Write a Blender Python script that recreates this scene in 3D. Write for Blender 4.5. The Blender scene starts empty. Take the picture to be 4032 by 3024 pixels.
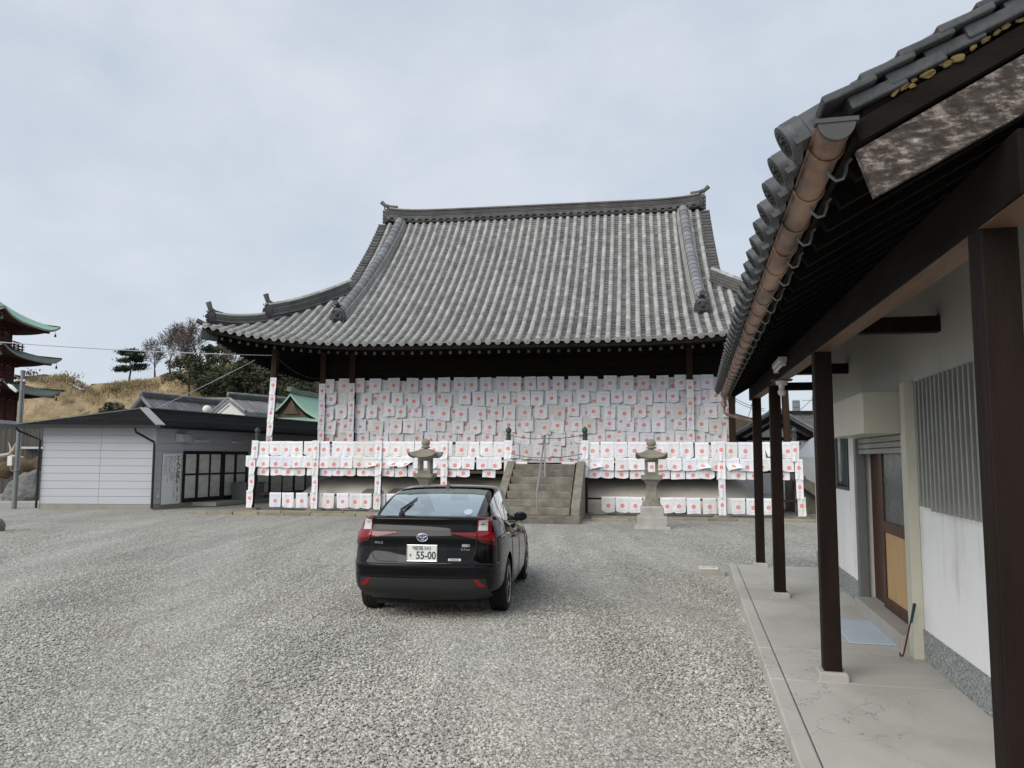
import bpy, bmesh, math, random
import numpy as np
from mathutils import Vector, Matrix
R = math.radians
rng = random.Random(7)
nr = np.random.RandomState(11)
sc = bpy.context.scene
col = sc.collection

# ------------------------------------------------------------------ camera, sky, sun, exposure
CAM_H = 1.9
PITCH, ROLL, FPX = R(5.45), 0.005, 3028.0
cam_d = bpy.data.cameras.new('camera')
cam = bpy.data.objects.new('camera', cam_d); col.objects.link(cam)
cam_d.sensor_width = 36.0; cam_d.lens = FPX / 4032 * 36.0
cam_d.clip_start = 0.05; cam_d.clip_end = 3000
cam.matrix_world = Matrix.Translation((0, 0, CAM_H)) @ Matrix.Rotation(R(90) + PITCH, 4, 'X') @ Matrix.Rotation(ROLL, 4, 'Z')
sc.camera = cam

SUN_EL, SUN_AZ = R(36), R(222)          # behind the camera, a little to its left (azimuth from +Y, clockwise)
world = bpy.data.worlds.new('World'); sc.world = world; world.use_nodes = True
wt = world.node_tree; wt.nodes.clear()
def wn(t, **k):
    n = wt.nodes.new(t)
    for a, b in k.items(): setattr(n, a, b)
    return n
w_out = wn('ShaderNodeOutputWorld')
w_sky = wn('ShaderNodeTexSky', sky_type='NISHITA', sun_disc=False, sun_elevation=SUN_EL, sun_rotation=SUN_AZ)
w_b1 = wn('ShaderNodeBackground'); w_b1.inputs['Strength'].default_value = 0.1
wt.links.new(w_sky.outputs[0], w_b1.inputs['Color'])
w_tc = wn('ShaderNodeTexCoord')
w_map = wn('ShaderNodeMapping'); w_map.inputs['Scale'].default_value = (1.0, 1.0, 1.5); w_map.inputs['Location'].default_value = (3.1, 0.4, 1.3)
wt.links.new(w_tc.outputs['Generated'], w_map.inputs['Vector'])
w_no = wn('ShaderNodeTexNoise'); w_no.inputs['Scale'].default_value = 3.4; w_no.inputs['Detail'].default_value = 9; w_no.inputs['Roughness'].default_value = 0.55; w_no.inputs['Distortion'].default_value = 0.15
wt.links.new(w_map.outputs[0], w_no.inputs['Vector'])
w_cr = wn('ShaderNodeValToRGB')
w_cr.color_ramp.elements[0].position = 0.33; w_cr.color_ramp.elements[0].color = (0.565, 0.635, 0.735, 1)
w_cr.color_ramp.elements[1].position = 0.68; w_cr.color_ramp.elements[1].color = (0.725, 0.775, 0.84, 1)
wt.links.new(w_no.outputs[0], w_cr.inputs[0])
w_b2 = wn('ShaderNodeBackground'); w_b2.inputs['Strength'].default_value = 0.62
wt.links.new(w_cr.outputs[0], w_b2.inputs['Color'])
w_mix = wn('ShaderNodeMixShader'); w_mix.inputs[0].default_value = 0.92
wt.links.new(w_b1.outputs[0], w_mix.inputs[1]); wt.links.new(w_b2.outputs[0], w_mix.inputs[2])
wt.links.new(w_mix.outputs[0], w_out.inputs['Surface'])

sun_d = bpy.data.lights.new('sun', 'SUN'); sun_d.energy = 1.5; sun_d.angle = R(50); sun_d.color = (1.0, 0.95, 0.87)
sun = bpy.data.objects.new('sun', sun_d); col.objects.link(sun)
sdir = Vector((math.sin(SUN_AZ) * math.cos(SUN_EL), math.cos(SUN_AZ) * math.cos(SUN_EL), math.sin(SUN_EL)))
sun.rotation_euler = sdir.to_track_quat('Z', 'Y').to_euler()
sun.location = (0, -20, 40)

vs = sc.view_settings
vs.view_transform = 'Standard'; vs.look = 'None'; vs.gamma = 1.0; vs.exposure = 0.7; vs.use_curve_mapping = False
sc.render.engine = 'CYCLES'
sc.cycles.use_denoising = True
sc.cycles.max_bounces = 7; sc.cycles.transparent_max_bounces = 12

# ------------------------------------------------------------------ helpers
def ray(px, py):                     # direction through a pixel of the 4032 x 3024 photograph
    u, v = (px - 2016) / FPX, -(py - 1512) / FPX
    c, s = math.cos(ROLL), math.sin(ROLL)
    u, v = u * c - v * s, u * s + v * c
    cp, sp = math.cos(PITCH), math.sin(PITCH)
    return Vector((u, cp - v * sp, sp + v * cp))
def at(px, py, Y):
    r = ray(px, py); return Vector((0, 0, CAM_H)) + r * (Y / r.y)
def on_ground(px, py, z=0.0):
    r = ray(px, py); return Vector((0, 0, CAM_H)) + r * ((z - CAM_H) / r.z)
def smooth01(t):
    t = max(0.0, min(1.0, t)); return t * t * (3 - 2 * t)
def gz(y):                            # the yard falls a little towards the hall
    return 0.14 * (1 - smooth01((y - 7.0) / 5.5))

class MB:
    def __init__(s): s.v = []; s.f = []; s.uv = None
    def add(s, vs, fs):
        o = len(s.v); s.v.extend([tuple(p) for p in vs]); s.f.extend([tuple(i + o for i in q) for q in fs]); return s
    def bx(s, x0, x1, y0, y1, z0, z1, m=None):
        vs = [(x, y, z) for z in (z0, z1) for y in (y0, y1) for x in (x0, x1)]
        if m is not None: vs = [m @ Vector(p) for p in vs]
        return s.add(vs, [(0, 2, 3, 1), (4, 5, 7, 6), (0, 1, 5, 4), (2, 6, 7, 3), (0, 4, 6, 2), (1, 3, 7, 5)])
    def bar(s, p0, p1, w, h, up=(0, 0, 1)):
        p0, p1 = Vector(p0), Vector(p1); d = (p1 - p0); L = d.length; d.normalize()
        up = Vector(up); side = d.cross(up)
        if side.length < 1e-6: side = d.cross(Vector((1, 0, 0)))
        side.normalize(); u = side.cross(d)
        vs = []
        for q in (p0, p1):
            for a, b in ((-1, -1), (1, -1), (1, 1), (-1, 1)): vs.append(q + side * (a * w / 2) + u * (b * h / 2))
        return s.add(vs, [(0, 3, 2, 1), (4, 5, 6, 7), (0, 1, 5, 4), (1, 2, 6, 5), (2, 3, 7, 6), (3, 0, 4, 7)])
    def loft(s, rings, closed=True, caps=True):
        n = len(rings[0]); o = len(s.v)
        for r in rings: s.v.extend([tuple(p) for p in r])
        for i in range(len(rings) - 1):
            for j in range(n if closed else n - 1):
                a = o + i * n + j; b = o + i * n + (j + 1) % n
                s.f.append((a, b, b + n, a + n))
        if caps and closed:
            s.f.append(tuple(o + j for j in reversed(range(n))))
            s.f.append(tuple(o + (len(rings) - 1) * n + j for j in range(n)))
        return s
    def grid(s, rows): return s.loft(rows, closed=False, caps=False)
    def tube(s, path, r, n=6, caps=True):
        path = [Vector(p) for p in path]; rr = r if isinstance(r, (list, tuple)) else [r] * len(path)
        rings = []; ref = None
        for i, p in enumerate(path):
            d = (path[min(i + 1, len(path) - 1)] - path[max(i - 1, 0)]).normalized()
            if ref is None or abs(ref.dot(d)) > 0.95:
                ref = Vector((0, 0, 1)) if abs(d.z) < 0.9 else Vector((1, 0, 0))
            a = d.cross(ref).normalized(); b = d.cross(a).normalized(); ref = a.cross(d)
            rings.append([p + (a * math.cos(2 * math.pi * k / n) + b * math.sin(2 * math.pi * k / n)) * rr[i] for k in range(n)])
        return s.loft(rings, True, caps)
    def lathe(s, prof, n=16, c=(0, 0, 0), axis='z'):
        rings = []
        for r, h in prof:
            ring = []
            for k in range(n):
                a = 2 * math.pi * k / n; x, y = r * math.cos(a), r * math.sin(a)
                p = (x, y, h) if axis == 'z' else ((h, x, y) if axis == 'x' else (y, h, x))
                ring.append((p[0] + c[0], p[1] + c[1], p[2] + c[2]))
            rings.append(ring)
        return s.loft(rings)
    def sq(s, prof, c=(0, 0, 0), ch=0.12, rot=0.0):     # stacked chamfered squares: (half, z)
        rings = []
        for h, z in prof:
            k = h * (1 - ch)
            pts = [(h, -k), (h, k), (k, h), (-k, h), (-h, k), (-h, -k), (-k, -h), (k, -h)]
            cr, sr = math.cos(rot), math.sin(rot)
            rings.append([(c[0] + x * cr - y * sr, c[1] + x * sr + y * cr, c[2] + z) for x, y in pts])
        return s.loft(rings)
    def prism(s, poly, d0, d1, axis='y'):               # polygon (a, b) swept along an axis
        def P(a, b, d): return (a, d, b) if axis == 'y' else ((d, a, b) if axis == 'x' else (a, b, d))
        return s.loft([[P(a, b, d0) for a, b in poly], [P(a, b, d1) for a, b in poly]])
    def mesh(s, name='mesh', smooth=None):
        me = bpy.data.meshes.new(name); me.from_pydata(s.v, [], s.f)
        bm = bmesh.new(); bm.from_mesh(me); bmesh.ops.recalc_face_normals(bm, faces=bm.faces); bm.to_mesh(me); bm.free()
        if smooth is not None:
            me.polygons.foreach_set('use_smooth', [True] * len(me.polygons)); me.set_sharp_from_angle(angle=R(smooth))
        me.update(); return me
    def build(s, name, m, parent=None, smooth=None, bevel=None):
        me = s.mesh(name, smooth); me.materials.append(m)
        return put(name, me, parent, bevel)
def put(name, me, parent=None, bevel=None):
    o = bpy.data.objects.new(name, me); col.objects.link(o)
    if parent is not None: o.parent = parent
    if bevel:
        b = o.modifiers.new('bevel', 'BEVEL'); b.width = bevel; b.segments = 2; b.limit_method = 'ANGLE'; b.harden_normals = False
    return o
def tag(o, label=None, cat=None, group=None, kind=None):
    if label: o['label'] = label
    if cat: o['category'] = cat
    if group: o['group'] = group
    if kind: o['kind'] = kind
    return o
def thing(name, label, cat, loc=(0, 0, 0), rz=0.0, group=None):
    o = bpy.data.objects.new(name, None); col.objects.link(o); o.location = loc; o.rotation_euler = (0, 0, rz)
    o.empty_display_size = 0.2
    return tag(o, label, cat, group)
def copy_tree(o, parent=None):
    c = o.copy(); col.objects.link(c); c.parent = parent
    for ch in list(o.children): copy_tree(ch, c)
    return c
def ordinal(n):
    return f"{n}{'th' if 10 <= n % 100 <= 20 else {1: 'st', 2: 'nd', 3: 'rd'}.get(n % 10, 'th')}"

# ------------------------------------------------------------------ materials
def nodes_of(name):
    m = bpy.data.materials.new(name); m.use_nodes = True; nt = m.node_tree
    return m, nt, nt.nodes['Principled BSDF']
class NT:
    def __init__(s, nt): s.nt = nt; s.n = nt.nodes; s.l = nt.links
    def put(s, sock, v):
        if isinstance(v, bpy.types.NodeSocket): s.l.new(v, sock)
        elif isinstance(v, (tuple, list)) and len(v) == 3 and sock.type == 'RGBA': sock.default_value = (*v, 1)
        else: sock.default_value = v
    def m(s, op, a, b=0.0, c=0.0, clamp=False):
        n = s.n.new('ShaderNodeMath'); n.operation = op; n.use_clamp = clamp
        s.put(n.inputs[0], a); s.put(n.inputs[1], b); s.put(n.inputs[2], c); return n.outputs[0]
    def mix(s, f, a, b, mode='MIX'):
        n = s.n.new('ShaderNodeMix'); n.data_type = 'RGBA'; n.blend_type = mode
        s.put(n.inputs[0], f); s.put(n.inputs[6], a); s.put(n.inputs[7], b); return n.outputs[2]
    def tc(s, which='Object'): return s.n.new('ShaderNodeTexCoord').outputs[which]
    def geo(s, which='Position'): return s.n.new('ShaderNodeNewGeometry').outputs[which]
    def mapv(s, v, scale=(1, 1, 1), loc=(0, 0, 0), rot=(0, 0, 0)):
        n = s.n.new('ShaderNodeMapping'); s.l.new(v, n.inputs[0]); n.inputs['Scale'].default_value = scale; n.inputs['Location'].default_value = loc; n.inputs['Rotation'].default_value = rot; return n.outputs[0]
    def noise(s, v, scale, detail=4, rough=0.55, dist=0.0, out=0):
        n = s.n.new('ShaderNodeTexNoise'); s.l.new(v, n.inputs['Vector']); n.inputs['Scale'].default_value = scale; n.inputs['Detail'].default_value = detail; n.inputs['Roughness'].default_value = rough; n.inputs['Distortion'].default_value = dist; return n.outputs[out]
    def vor(s, v, scale, feature='F1', out='Distance', rnd=1.0):
        n = s.n.new('ShaderNodeTexVoronoi'); n.feature = feature; s.l.new(v, n.inputs['Vector']); n.inputs['Scale'].default_value = scale; n.inputs['Randomness'].default_value = rnd; return n.outputs[out]
    def ramp(s, f, *stops):
        n = s.n.new('ShaderNodeValToRGB'); s.put(n.inputs[0], f); e = n.color_ramp.elements
        while len(e) < len(stops): e.new(0.5)
        for i, (p, c) in enumerate(stops):
            e[i].position = p; e[i].color = (*(c if isinstance(c, (tuple, list)) else (c, c, c)), 1)
        return n.outputs[0]
    def bump(s, h, strength, dist=0.01, normal=None):
        n = s.n.new('ShaderNodeBump'); n.inputs['Strength'].default_value = strength; n.inputs['Distance'].default_value = dist; s.l.new(h, n.inputs['Height'])
        if normal: s.l.new(normal, n.inputs['Normal'])
        return n.outputs[0]
    def xyz(s, v):
        n = s.n.new('ShaderNodeSeparateXYZ'); s.l.new(v, n.inputs[0]); return n.outputs
    def rnd(s):                       # differs per object and per loose piece of a mesh
        a = s.n.new('ShaderNodeObjectInfo').outputs['Random']; b = s.geo('Random Per Island')
        return s.m('FRACT', s.m('ADD', a, b))
def mat(name, c, c2=None, rough=0.7, metal=0.0, nscale=3.0, namt=0.7, fine=40.0, bump=0.25, bdist=0.004, rnd=0.0, stretch=(1, 1, 1), coat=0.0, spec=0.35):
    m, nt, b = nodes_of(name); t = NT(nt)
    v = t.mapv(t.tc('Object'), scale=stretch)
    n1 = t.noise(v, nscale, 6, 0.6); n2 = t.noise(v, fine, 3, 0.6)
    f = t.ramp(t.m('ADD', t.m('MULTIPLY', n1, 0.7), t.m('MULTIPLY', n2, 0.3)), (0.36, 0.0), (0.64, 1.0))
    if c2 is None: c2 = tuple(x * 0.72 for x in c)
    colr = t.mix(t.m('MULTIPLY', f, namt), c, c2)
    if rnd:
        k = t.m('ADD', t.m('MULTIPLY', t.rnd(), 2 * rnd), 1 - rnd)
        h = nt.nodes.new('ShaderNodeHueSaturation'); t.put(h.inputs['Value'], k); t.put(h.inputs['Color'], colr); colr = h.outputs[0]
    t.put(b.inputs['Base Color'], colr)
    b.inputs['Metallic'].default_value = metal; b.inputs['Specular IOR Level'].default_value = spec
    t.put(b.inputs['Roughness'], t.m('ADD', t.m('MULTIPLY', n1, 0.25), rough - 0.12, clamp=True))
    if bump: t.put(b.inputs['Normal'], t.bump(t.m('ADD', n2, t.m('MULTIPLY', n1, 0.6)), bump, bdist))
    if coat: b.inputs['Coat Weight'].default_value = coat; b.inputs['Coat Roughness'].default_value = 0.03
    return m
M = {}
M['tile_old'] = mat('weathered_roof_tile', (0.40, 0.397, 0.378), (0.22, 0.219, 0.213), rough=0.75, nscale=2.2, fine=22, rnd=0.2, bump=0.3)
M['tile_pan'] = mat('roof_pan_tile', (0.38, 0.38, 0.365), (0.22, 0.22, 0.215), rough=0.78, nscale=2.2, fine=22, rnd=0.3, bump=0.3)
M['tile_ridge'] = mat('ridge_tile', (0.125, 0.125, 0.12), (0.035, 0.036, 0.037), rough=0.7, nscale=1.6, fine=14, rnd=0.3)
M['tile_blue'] = mat('descending_ridge_tile', (0.235, 0.24, 0.252), (0.13, 0.133, 0.14), rough=0.6, nscale=2, rnd=0.2)
M['tile_dark'] = mat('dark_ornament_tile', (0.055, 0.057, 0.06), (0.02, 0.02, 0.022), rough=0.6, nscale=5, fine=25, bump=0.6, bdist=0.01)
M['tile_smoke'] = mat('smoked_silver_tile', (0.105, 0.11, 0.118), (0.03, 0.032, 0.035), rough=0.5, nscale=6, fine=60, rnd=0.22)
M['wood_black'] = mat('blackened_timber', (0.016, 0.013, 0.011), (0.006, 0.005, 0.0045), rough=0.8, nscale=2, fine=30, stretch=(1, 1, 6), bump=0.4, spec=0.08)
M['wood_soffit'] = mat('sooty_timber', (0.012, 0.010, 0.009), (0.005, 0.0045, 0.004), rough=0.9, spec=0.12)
M['wood_dark'] = mat('dark_brown_post_timber', (0.020, 0.012, 0.009), (0.008, 0.0055, 0.0045), rough=0.6, nscale=5, fine=60, stretch=(2.5, 2.5, 0.25), bump=0.45, spec=0.12)
M['wood_beam'] = mat('brown_beam_timber', (0.16, 0.085, 0.045), (0.05, 0.027, 0.016), rough=0.6, nscale=4, fine=45, stretch=(3, 0.25, 3), bump=0.35)
M['wood_pillar'] = mat('dark_pillar_timber', (0.055, 0.032, 0.022), (0.02, 0.012, 0.009), rough=0.7, nscale=3, fine=40, stretch=(3, 3, 0.3), spec=0.12)
M['rafter_end'] = mat('faded_rafter_end', (0.06, 0.055, 0.05), (0.02, 0.018, 0.016), rough=0.8, rnd=0.6)
M['plaster'] = mat('beige_plaster', (0.74, 0.69, 0.60), (0.52, 0.475, 0.40), rough=0.85, nscale=1.1, fine=9, bump=0.15)
M['stone'] = mat('granite', (0.27, 0.245, 0.20), (0.10, 0.092, 0.075), rough=0.85, nscale=2.6, fine=40, rnd=0.14, namt=0.9, bump=0.45)
M['stone_pale'] = mat('pale_granite', (0.46, 0.44, 0.41), (0.30, 0.29, 0.27), rough=0.85, nscale=4, fine=70, bump=0.4, rnd=0.08)
M['stone_lantern'] = mat('lantern_stone', (0.30, 0.275, 0.225), (0.13, 0.12, 0.10), rough=0.88, nscale=4.5, fine=50, bump=0.55, namt=0.85)
M['stone_dark'] = mat('garden_rock', (0.20, 0.20, 0.195), (0.05, 0.05, 0.05), rough=0.85, nscale=3, fine=15, bump=0.8, bdist=0.03, stretch=(1, 1, 2))
M['stone_curb'] = mat('mossy_curb_stone', (0.33, 0.295, 0.22), (0.17, 0.155, 0.115), rough=0.9, nscale=3, fine=30, rnd=0.15)
M['apron'] = mat('earthy_apron', (0.25, 0.245, 0.23), (0.15, 0.145, 0.13), rough=0.9, nscale=2, fine=30)
M['bronze'] = mat('green_bronze', (0.075, 0.11, 0.09), (0.03, 0.04, 0.034), rough=0.5, metal=0.5, nscale=9)
M['steel'] = mat('stainless_steel', (0.58, 0.58, 0.57), (0.45, 0.45, 0.44), rough=0.32, metal=1.0, nscale=3, namt=0.5, bump=0.05)
M['steel_dull'] = mat('galvanised_steel', (0.24, 0.25, 0.25), (0.17, 0.18, 0.18), rough=0.5, metal=0.5, bump=0.05)
M['rope'] = mat('grey_rope', (0.16, 0.14, 0.125), rough=0.9, fine=60)
M['cable'] = mat('pale_cable', (0.45, 0.46, 0.5), rough=0.6)
M['cable_dark'] = mat('dark_cable', (0.03, 0.03, 0.03), rough=0.6)
M['siding'] = mat('pale_grey_siding', (0.50, 0.51, 0.545), (0.45, 0.46, 0.49), rough=0.55, nscale=0.7, fine=12, namt=0.5, bump=0.08)
M['shingle'] = mat('dark_roof_shingle', (0.024, 0.024, 0.025), (0.011, 0.011, 0.012), rough=0.85, nscale=2, fine=60, rnd=0.4, stretch=(1, 1, 3), spec=0.06)
M['flashing'] = mat('grey_metal_flashing', (0.36, 0.365, 0.36), (0.27, 0.27, 0.265), rough=0.5, metal=0.3, bump=0.05)
M['black_metal'] = mat('black_brown_metal', (0.02, 0.019, 0.018), rough=0.45, bump=0.05)
M['bronze_frame'] = mat('dark_bronze_aluminium', (0.035, 0.029, 0.025), rough=0.4, metal=0.4, bump=0.03)
M['concrete'] = mat('concrete', (0.42, 0.40, 0.365), (0.30, 0.285, 0.26), rough=0.85, nscale=1.2, fine=50, bump=0.15)
M['concrete_base'] = mat('foundation_concrete', (0.33, 0.315, 0.28), (0.24, 0.23, 0.20), rough=0.9, nscale=1.4)
M['white_paint'] = mat('white_paint', (0.86, 0.86, 0.85), (0.76, 0.76, 0.75), rough=0.5, namt=0.5, bump=0.05)
M['cream'] = mat('cream_painted_metal', (0.60, 0.58, 0.48), (0.50, 0.48, 0.40), rough=0.42, nscale=2, namt=0.45, bump=0.04)
M['ink'] = mat('black_ink', (0.02, 0.02, 0.022), rough=0.6, bump=0)
M['copper_green'] = mat('verdigris_copper_roof', (0.31, 0.50, 0.385), (0.23, 0.40, 0.30), rough=0.65, nscale=0.8, fine=12, stretch=(1, 1, 0.4), bump=0.1)
M['copper_grey'] = mat('grey_green_copper_roof', (0.20, 0.25, 0.215), (0.12, 0.14, 0.125), rough=0.6, nscale=1, bump=0.1)
M['vermilion'] = mat('faded_red_timber', (0.24, 0.062, 0.042), (0.13, 0.035, 0.026), rough=0.7, nscale=2)
M['red_dark'] = mat('dark_red_timber', (0.11, 0.036, 0.027), (0.05, 0.018, 0.014), rough=0.75, nscale=2)
M['kura_white'] = mat('storehouse_plaster', (0.66, 0.65, 0.62), (0.54, 0.53, 0.50), rough=0.85, nscale=0.9, bump=0.1)
M['gable_wood'] = mat('weathered_gable_wood', (0.11, 0.075, 0.05), (0.04, 0.028, 0.02), rough=0.8, nscale=3, stretch=(4, 1, 0.5))
M['tile_far'] = mat('far_grey_tile', (0.27, 0.275, 0.29), (0.13, 0.133, 0.14), rough=0.65, nscale=1.4, fine=5, rnd=0.2, namt=0.85)
M['fence_wood'] = mat('grey_fence_board', (0.10, 0.092, 0.085), (0.055, 0.05, 0.047), rough=0.85, nscale=2, stretch=(6, 6, 0.4), rnd=0.2)
M['bark'] = mat('tree_bark', (0.115, 0.092, 0.075), (0.06, 0.05, 0.042), rough=0.9, nscale=2)
M['twig'] = mat('twig_bark', (0.145, 0.12, 0.105), (0.075, 0.063, 0.056), rough=0.9, nscale=0.6)
M['driftwood'] = mat('bleached_wood', (0.52, 0.46, 0.38), (0.33, 0.28, 0.22), rough=0.8, nscale=3)
M['log'] = mat('brown_log', (0.15, 0.105, 0.062), (0.035, 0.026, 0.018), rough=0.9, nscale=2.5, bump=0.6, bdist=0.02)
# ------------------------------------------------------------------ ground and gravel
def gravel_colour(t, f):
    return t.ramp(f, (0.0, (0.215, 0.205, 0.18)), (0.3, (0.37, 0.357, 0.315)), (0.6, (0.53, 0.51, 0.455)), (0.85, (0.66, 0.64, 0.575)), (1.0, (0.82, 0.80, 0.73)))
def tracks(t, P):                      # faint wheel tracks sweeping across the yard
    a = t.noise(t.mapv(P, scale=(0.9, 0.16, 1), rot=(0, 0, -0.55)), 1.0, 4, 0.55, 0.3); b = t.noise(t.mapv(P, scale=(2.6, 0.22, 1), rot=(0, 0, -0.75), loc=(4, 2, 0)), 1.0, 3, 0.5, 0.2)
    return t.m('ADD', t.m('MULTIPLY', t.ramp(a, (0.35, 0.0), (0.65, 1.0)), 0.17), t.m('ADD', t.m('MULTIPLY', t.ramp(b, (0.38, 0.0), (0.62, 1.0)), 0.10), 0.80))
def toned(t, c, k):
    n = t.n.new('ShaderNodeVectorMath'); n.operation = 'SCALE'; t.l.new(c, n.inputs[0]); t.l.new(k, n.inputs['Scale']); return n.outputs[0]
def ground_mat():
    m, nt, b = nodes_of('grey_gravel_ground'); t = NT(nt); P = t.geo('Position')
    cell = t.vor(P, 34, out='Color'); d = t.vor(P, 34)
    v = t.xyz(cell)[0]
    c = gravel_colour(t, v)
    c = t.mix(t.m('MULTIPLY', t.ramp(d, (0.25, 0.0), (0.75, 1.0)), 0.55), c, (0.13, 0.13, 0.12))
    big = t.noise(t.mapv(P, scale=(0.5, 0.16, 1), rot=(0, 0, 0.5)), 1.0, 4, 0.6)
    c = t.mix(t.ramp(big, (0.38, 0.0), (0.62, 0.35)), c, (0.45, 0.44, 0.40))
    dirt = t.noise(P, 0.33, 4, 0.6)
    c = t.mix(t.ramp(dirt, (0.56, 0.0), (0.74, 0.55)), c, (0.37, 0.33, 0.25))
    damp = t.noise(t.mapv(P, loc=(7, 3, 0)), 0.22, 5, 0.6)
    c = t.mix(t.ramp(damp, (0.52, 0.0), (0.7, 0.45)), c, (0.24, 0.24, 0.235))
    c = toned(t, c, tracks(t, P)); t.put(b.inputs['Base Color'], c); b.inputs['Roughness'].default_value = 0.9; b.inputs['Specular IOR Level'].default_value = 0.2
    t.put(b.inputs['Normal'], t.bump(t.m('SUBTRACT', 1.0, d), 0.9, 0.02))
    return m
def stone_mat():
    m, nt, b = nodes_of('gravel_stone'); t = NT(nt)
    r = nt.nodes.new('ShaderNodeObjectInfo').outputs['Random']
    c = gravel_colour(t, r)
    c = t.mix(0.35, c, t.mix(t.noise(t.tc('Object'), 1.3, 3), (0.29, 0.28, 0.255), (0.58, 0.565, 0.515)))
    P = t.geo('Position')
    dirt = t.noise(P, 0.33, 4, 0.6)
    c = t.mix(t.ramp(dirt, (0.56, 0.0), (0.74, 0.45)), c, (0.38, 0.345, 0.27))
    damp = t.noise(t.mapv(P, loc=(7, 3, 0)), 0.22, 5, 0.6)
    c = t.mix(t.ramp(damp, (0.52, 0.0), (0.7, 0.35)), c, (0.25, 0.25, 0.245))
    c = toned(t, c, tracks(t, P)); t.put(b.inputs['Base Color'], c); b.inputs['Roughness'].default_value = 0.85; b.inputs['Specular IOR Level'].default_value = 0.2
    return m
M['ground'] = ground_mat(); M['gravel_stone'] = stone_mat()
mb = MB()
xs = [-600, -200, -80, -40, -25, -18, -12, -8, -5, -3, -1, 1, 3, 5, 8, 12, 18, 25, 40, 80, 200, 600]
ys = [-60, -10, 0, 3, 5, 6, 7] + [7.5 + 0.5 * i for i in range(12)] + [15, 20, 30, 45, 60, 90, 150, 300, 700]
mb.grid([[(x, y, gz(y)) for x in xs] for y in ys])
tag(mb.build('ground', M['ground'], smooth=60), 'grey gravel yard in front of the hall', None, None, 'structure')

def scatter_gravel():
    pts = []
    def band(y0, y1, dens, x0f, x1f):
        area = 0
        n = int((y1 - y0) * ((abs(x0f(y0)) + abs(x1f(y0)) + abs(x0f(y1)) + abs(x1f(y1))) / 2) * dens)
        y = nr.uniform(y0, y1, n); u = nr.uniform(0, 1, n)
        a = np.array([x0f(q) for q in y]); b = np.array([x1f(q) for q in y])
        x = a + (b - a) * u
        pts.append(np.stack([x, y], 1))
    L = lambda y: -0.70 * y - 0.5
    Rr = lambda y: min(0.70 * y + 0.4, 0.575 + 0.2327 * y)
    band(3.6, 6.0, 4300, L, Rr); band(6.0, 9.0, 2300, L, Rr); band(9.0, 13.0, 1000, L, Rr); band(13.0, 20.0, 260, lambda y: -0.68 * y, lambda y: 0.5 * y)
    P = np.concatenate(pts)
    z = np.array([gz(y) for y in P[:, 1]])
    # loose heaps: shallow ruts left by cars
    z = z + 0.006 * np.sin(P[:, 0] * 2.1 + P[:, 1] * 0.7) + 0.004
    V = np.concatenate([P, z[:, None]], 1)
    me = bpy.data.meshes.new('gravel'); me.vertices.add(len(V)); me.vertices.foreach_set('co', V.ravel()); me.update()
    o = put('gravel', me); tag(o, 'loose grey gravel stones covering the yard', None, None, 'stuff')
    cc = bpy.data.collections.new('stone_shapes')
    for k in range(6):
        bm = bmesh.new(); bmesh.ops.create_icosphere(bm, subdivisions=1, radius=1)
        for q in bm.verts:
            q.co = q.co * rng.uniform(0.72, 1.18); q.co.z *= 0.55; q.co.x *= 1.2; q.co.y *= 0.9
        m2 = bpy.data.meshes.new('stone_shape'); bm.to_mesh(m2); bm.free(); m2.materials.append(M['gravel_stone'])
        cc.objects.link(bpy.data.objects.new('stone_shape', m2))
    g = bpy.data.node_groups.new('scatter', 'GeometryNodeTree')
    g.interface.new_socket('Geometry', in_out='INPUT', socket_type='NodeSocketGeometry')
    g.interface.new_socket('Geometry', in_out='OUTPUT', socket_type='NodeSocketGeometry')
    n = g.nodes; l = g.links
    gi, go = n.new('NodeGroupInput'), n.new('NodeGroupOutput')
    ci = n.new('GeometryNodeCollectionInfo'); ci.inputs['Collection'].default_value = cc; ci.inputs['Separate Children'].default_value = True; ci.inputs['Reset Children'].default_value = True
    iop = n.new('GeometryNodeInstanceOnPoints'); iop.inputs['Pick Instance'].default_value = True
    rr = n.new('FunctionNodeRandomValue'); rr.data_type = 'FLOAT_VECTOR'; rr.inputs[0].default_value = (-0.5, -0.5, 0); rr.inputs[1].default_value = (0.5, 0.5, 6.283)
    rs = n.new('FunctionNodeRandomValue'); rs.data_type = 'FLOAT'; rs.inputs[2].default_value = 0.0; rs.inputs[3].default_value = 1.0; rs.inputs['Seed'].default_value = 5
    pw = n.new('ShaderNodeMath'); pw.operation = 'POWER'; pw.inputs[1].default_value = 2.2; l.new(rs.outputs[1], pw.inputs[0])
    ma = n.new('ShaderNodeMath'); ma.operation = 'MULTIPLY_ADD'; ma.inputs[1].default_value = 0.0105; ma.inputs[2].default_value = 0.0068; l.new(pw.outputs[0], ma.inputs[0])
    l.new(gi.outputs[0], iop.inputs['Points']); l.new(ci.outputs[0], iop.inputs['Instance']); l.new(rr.outputs[0], iop.inputs['Rotation']); l.new(ma.outputs[0], iop.inputs['Scale'])
    l.new(iop.outputs[0], go.inputs[0])
    md = o.modifiers.new('scatter', 'NODES'); md.node_group = g
scatter_gravel()

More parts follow.
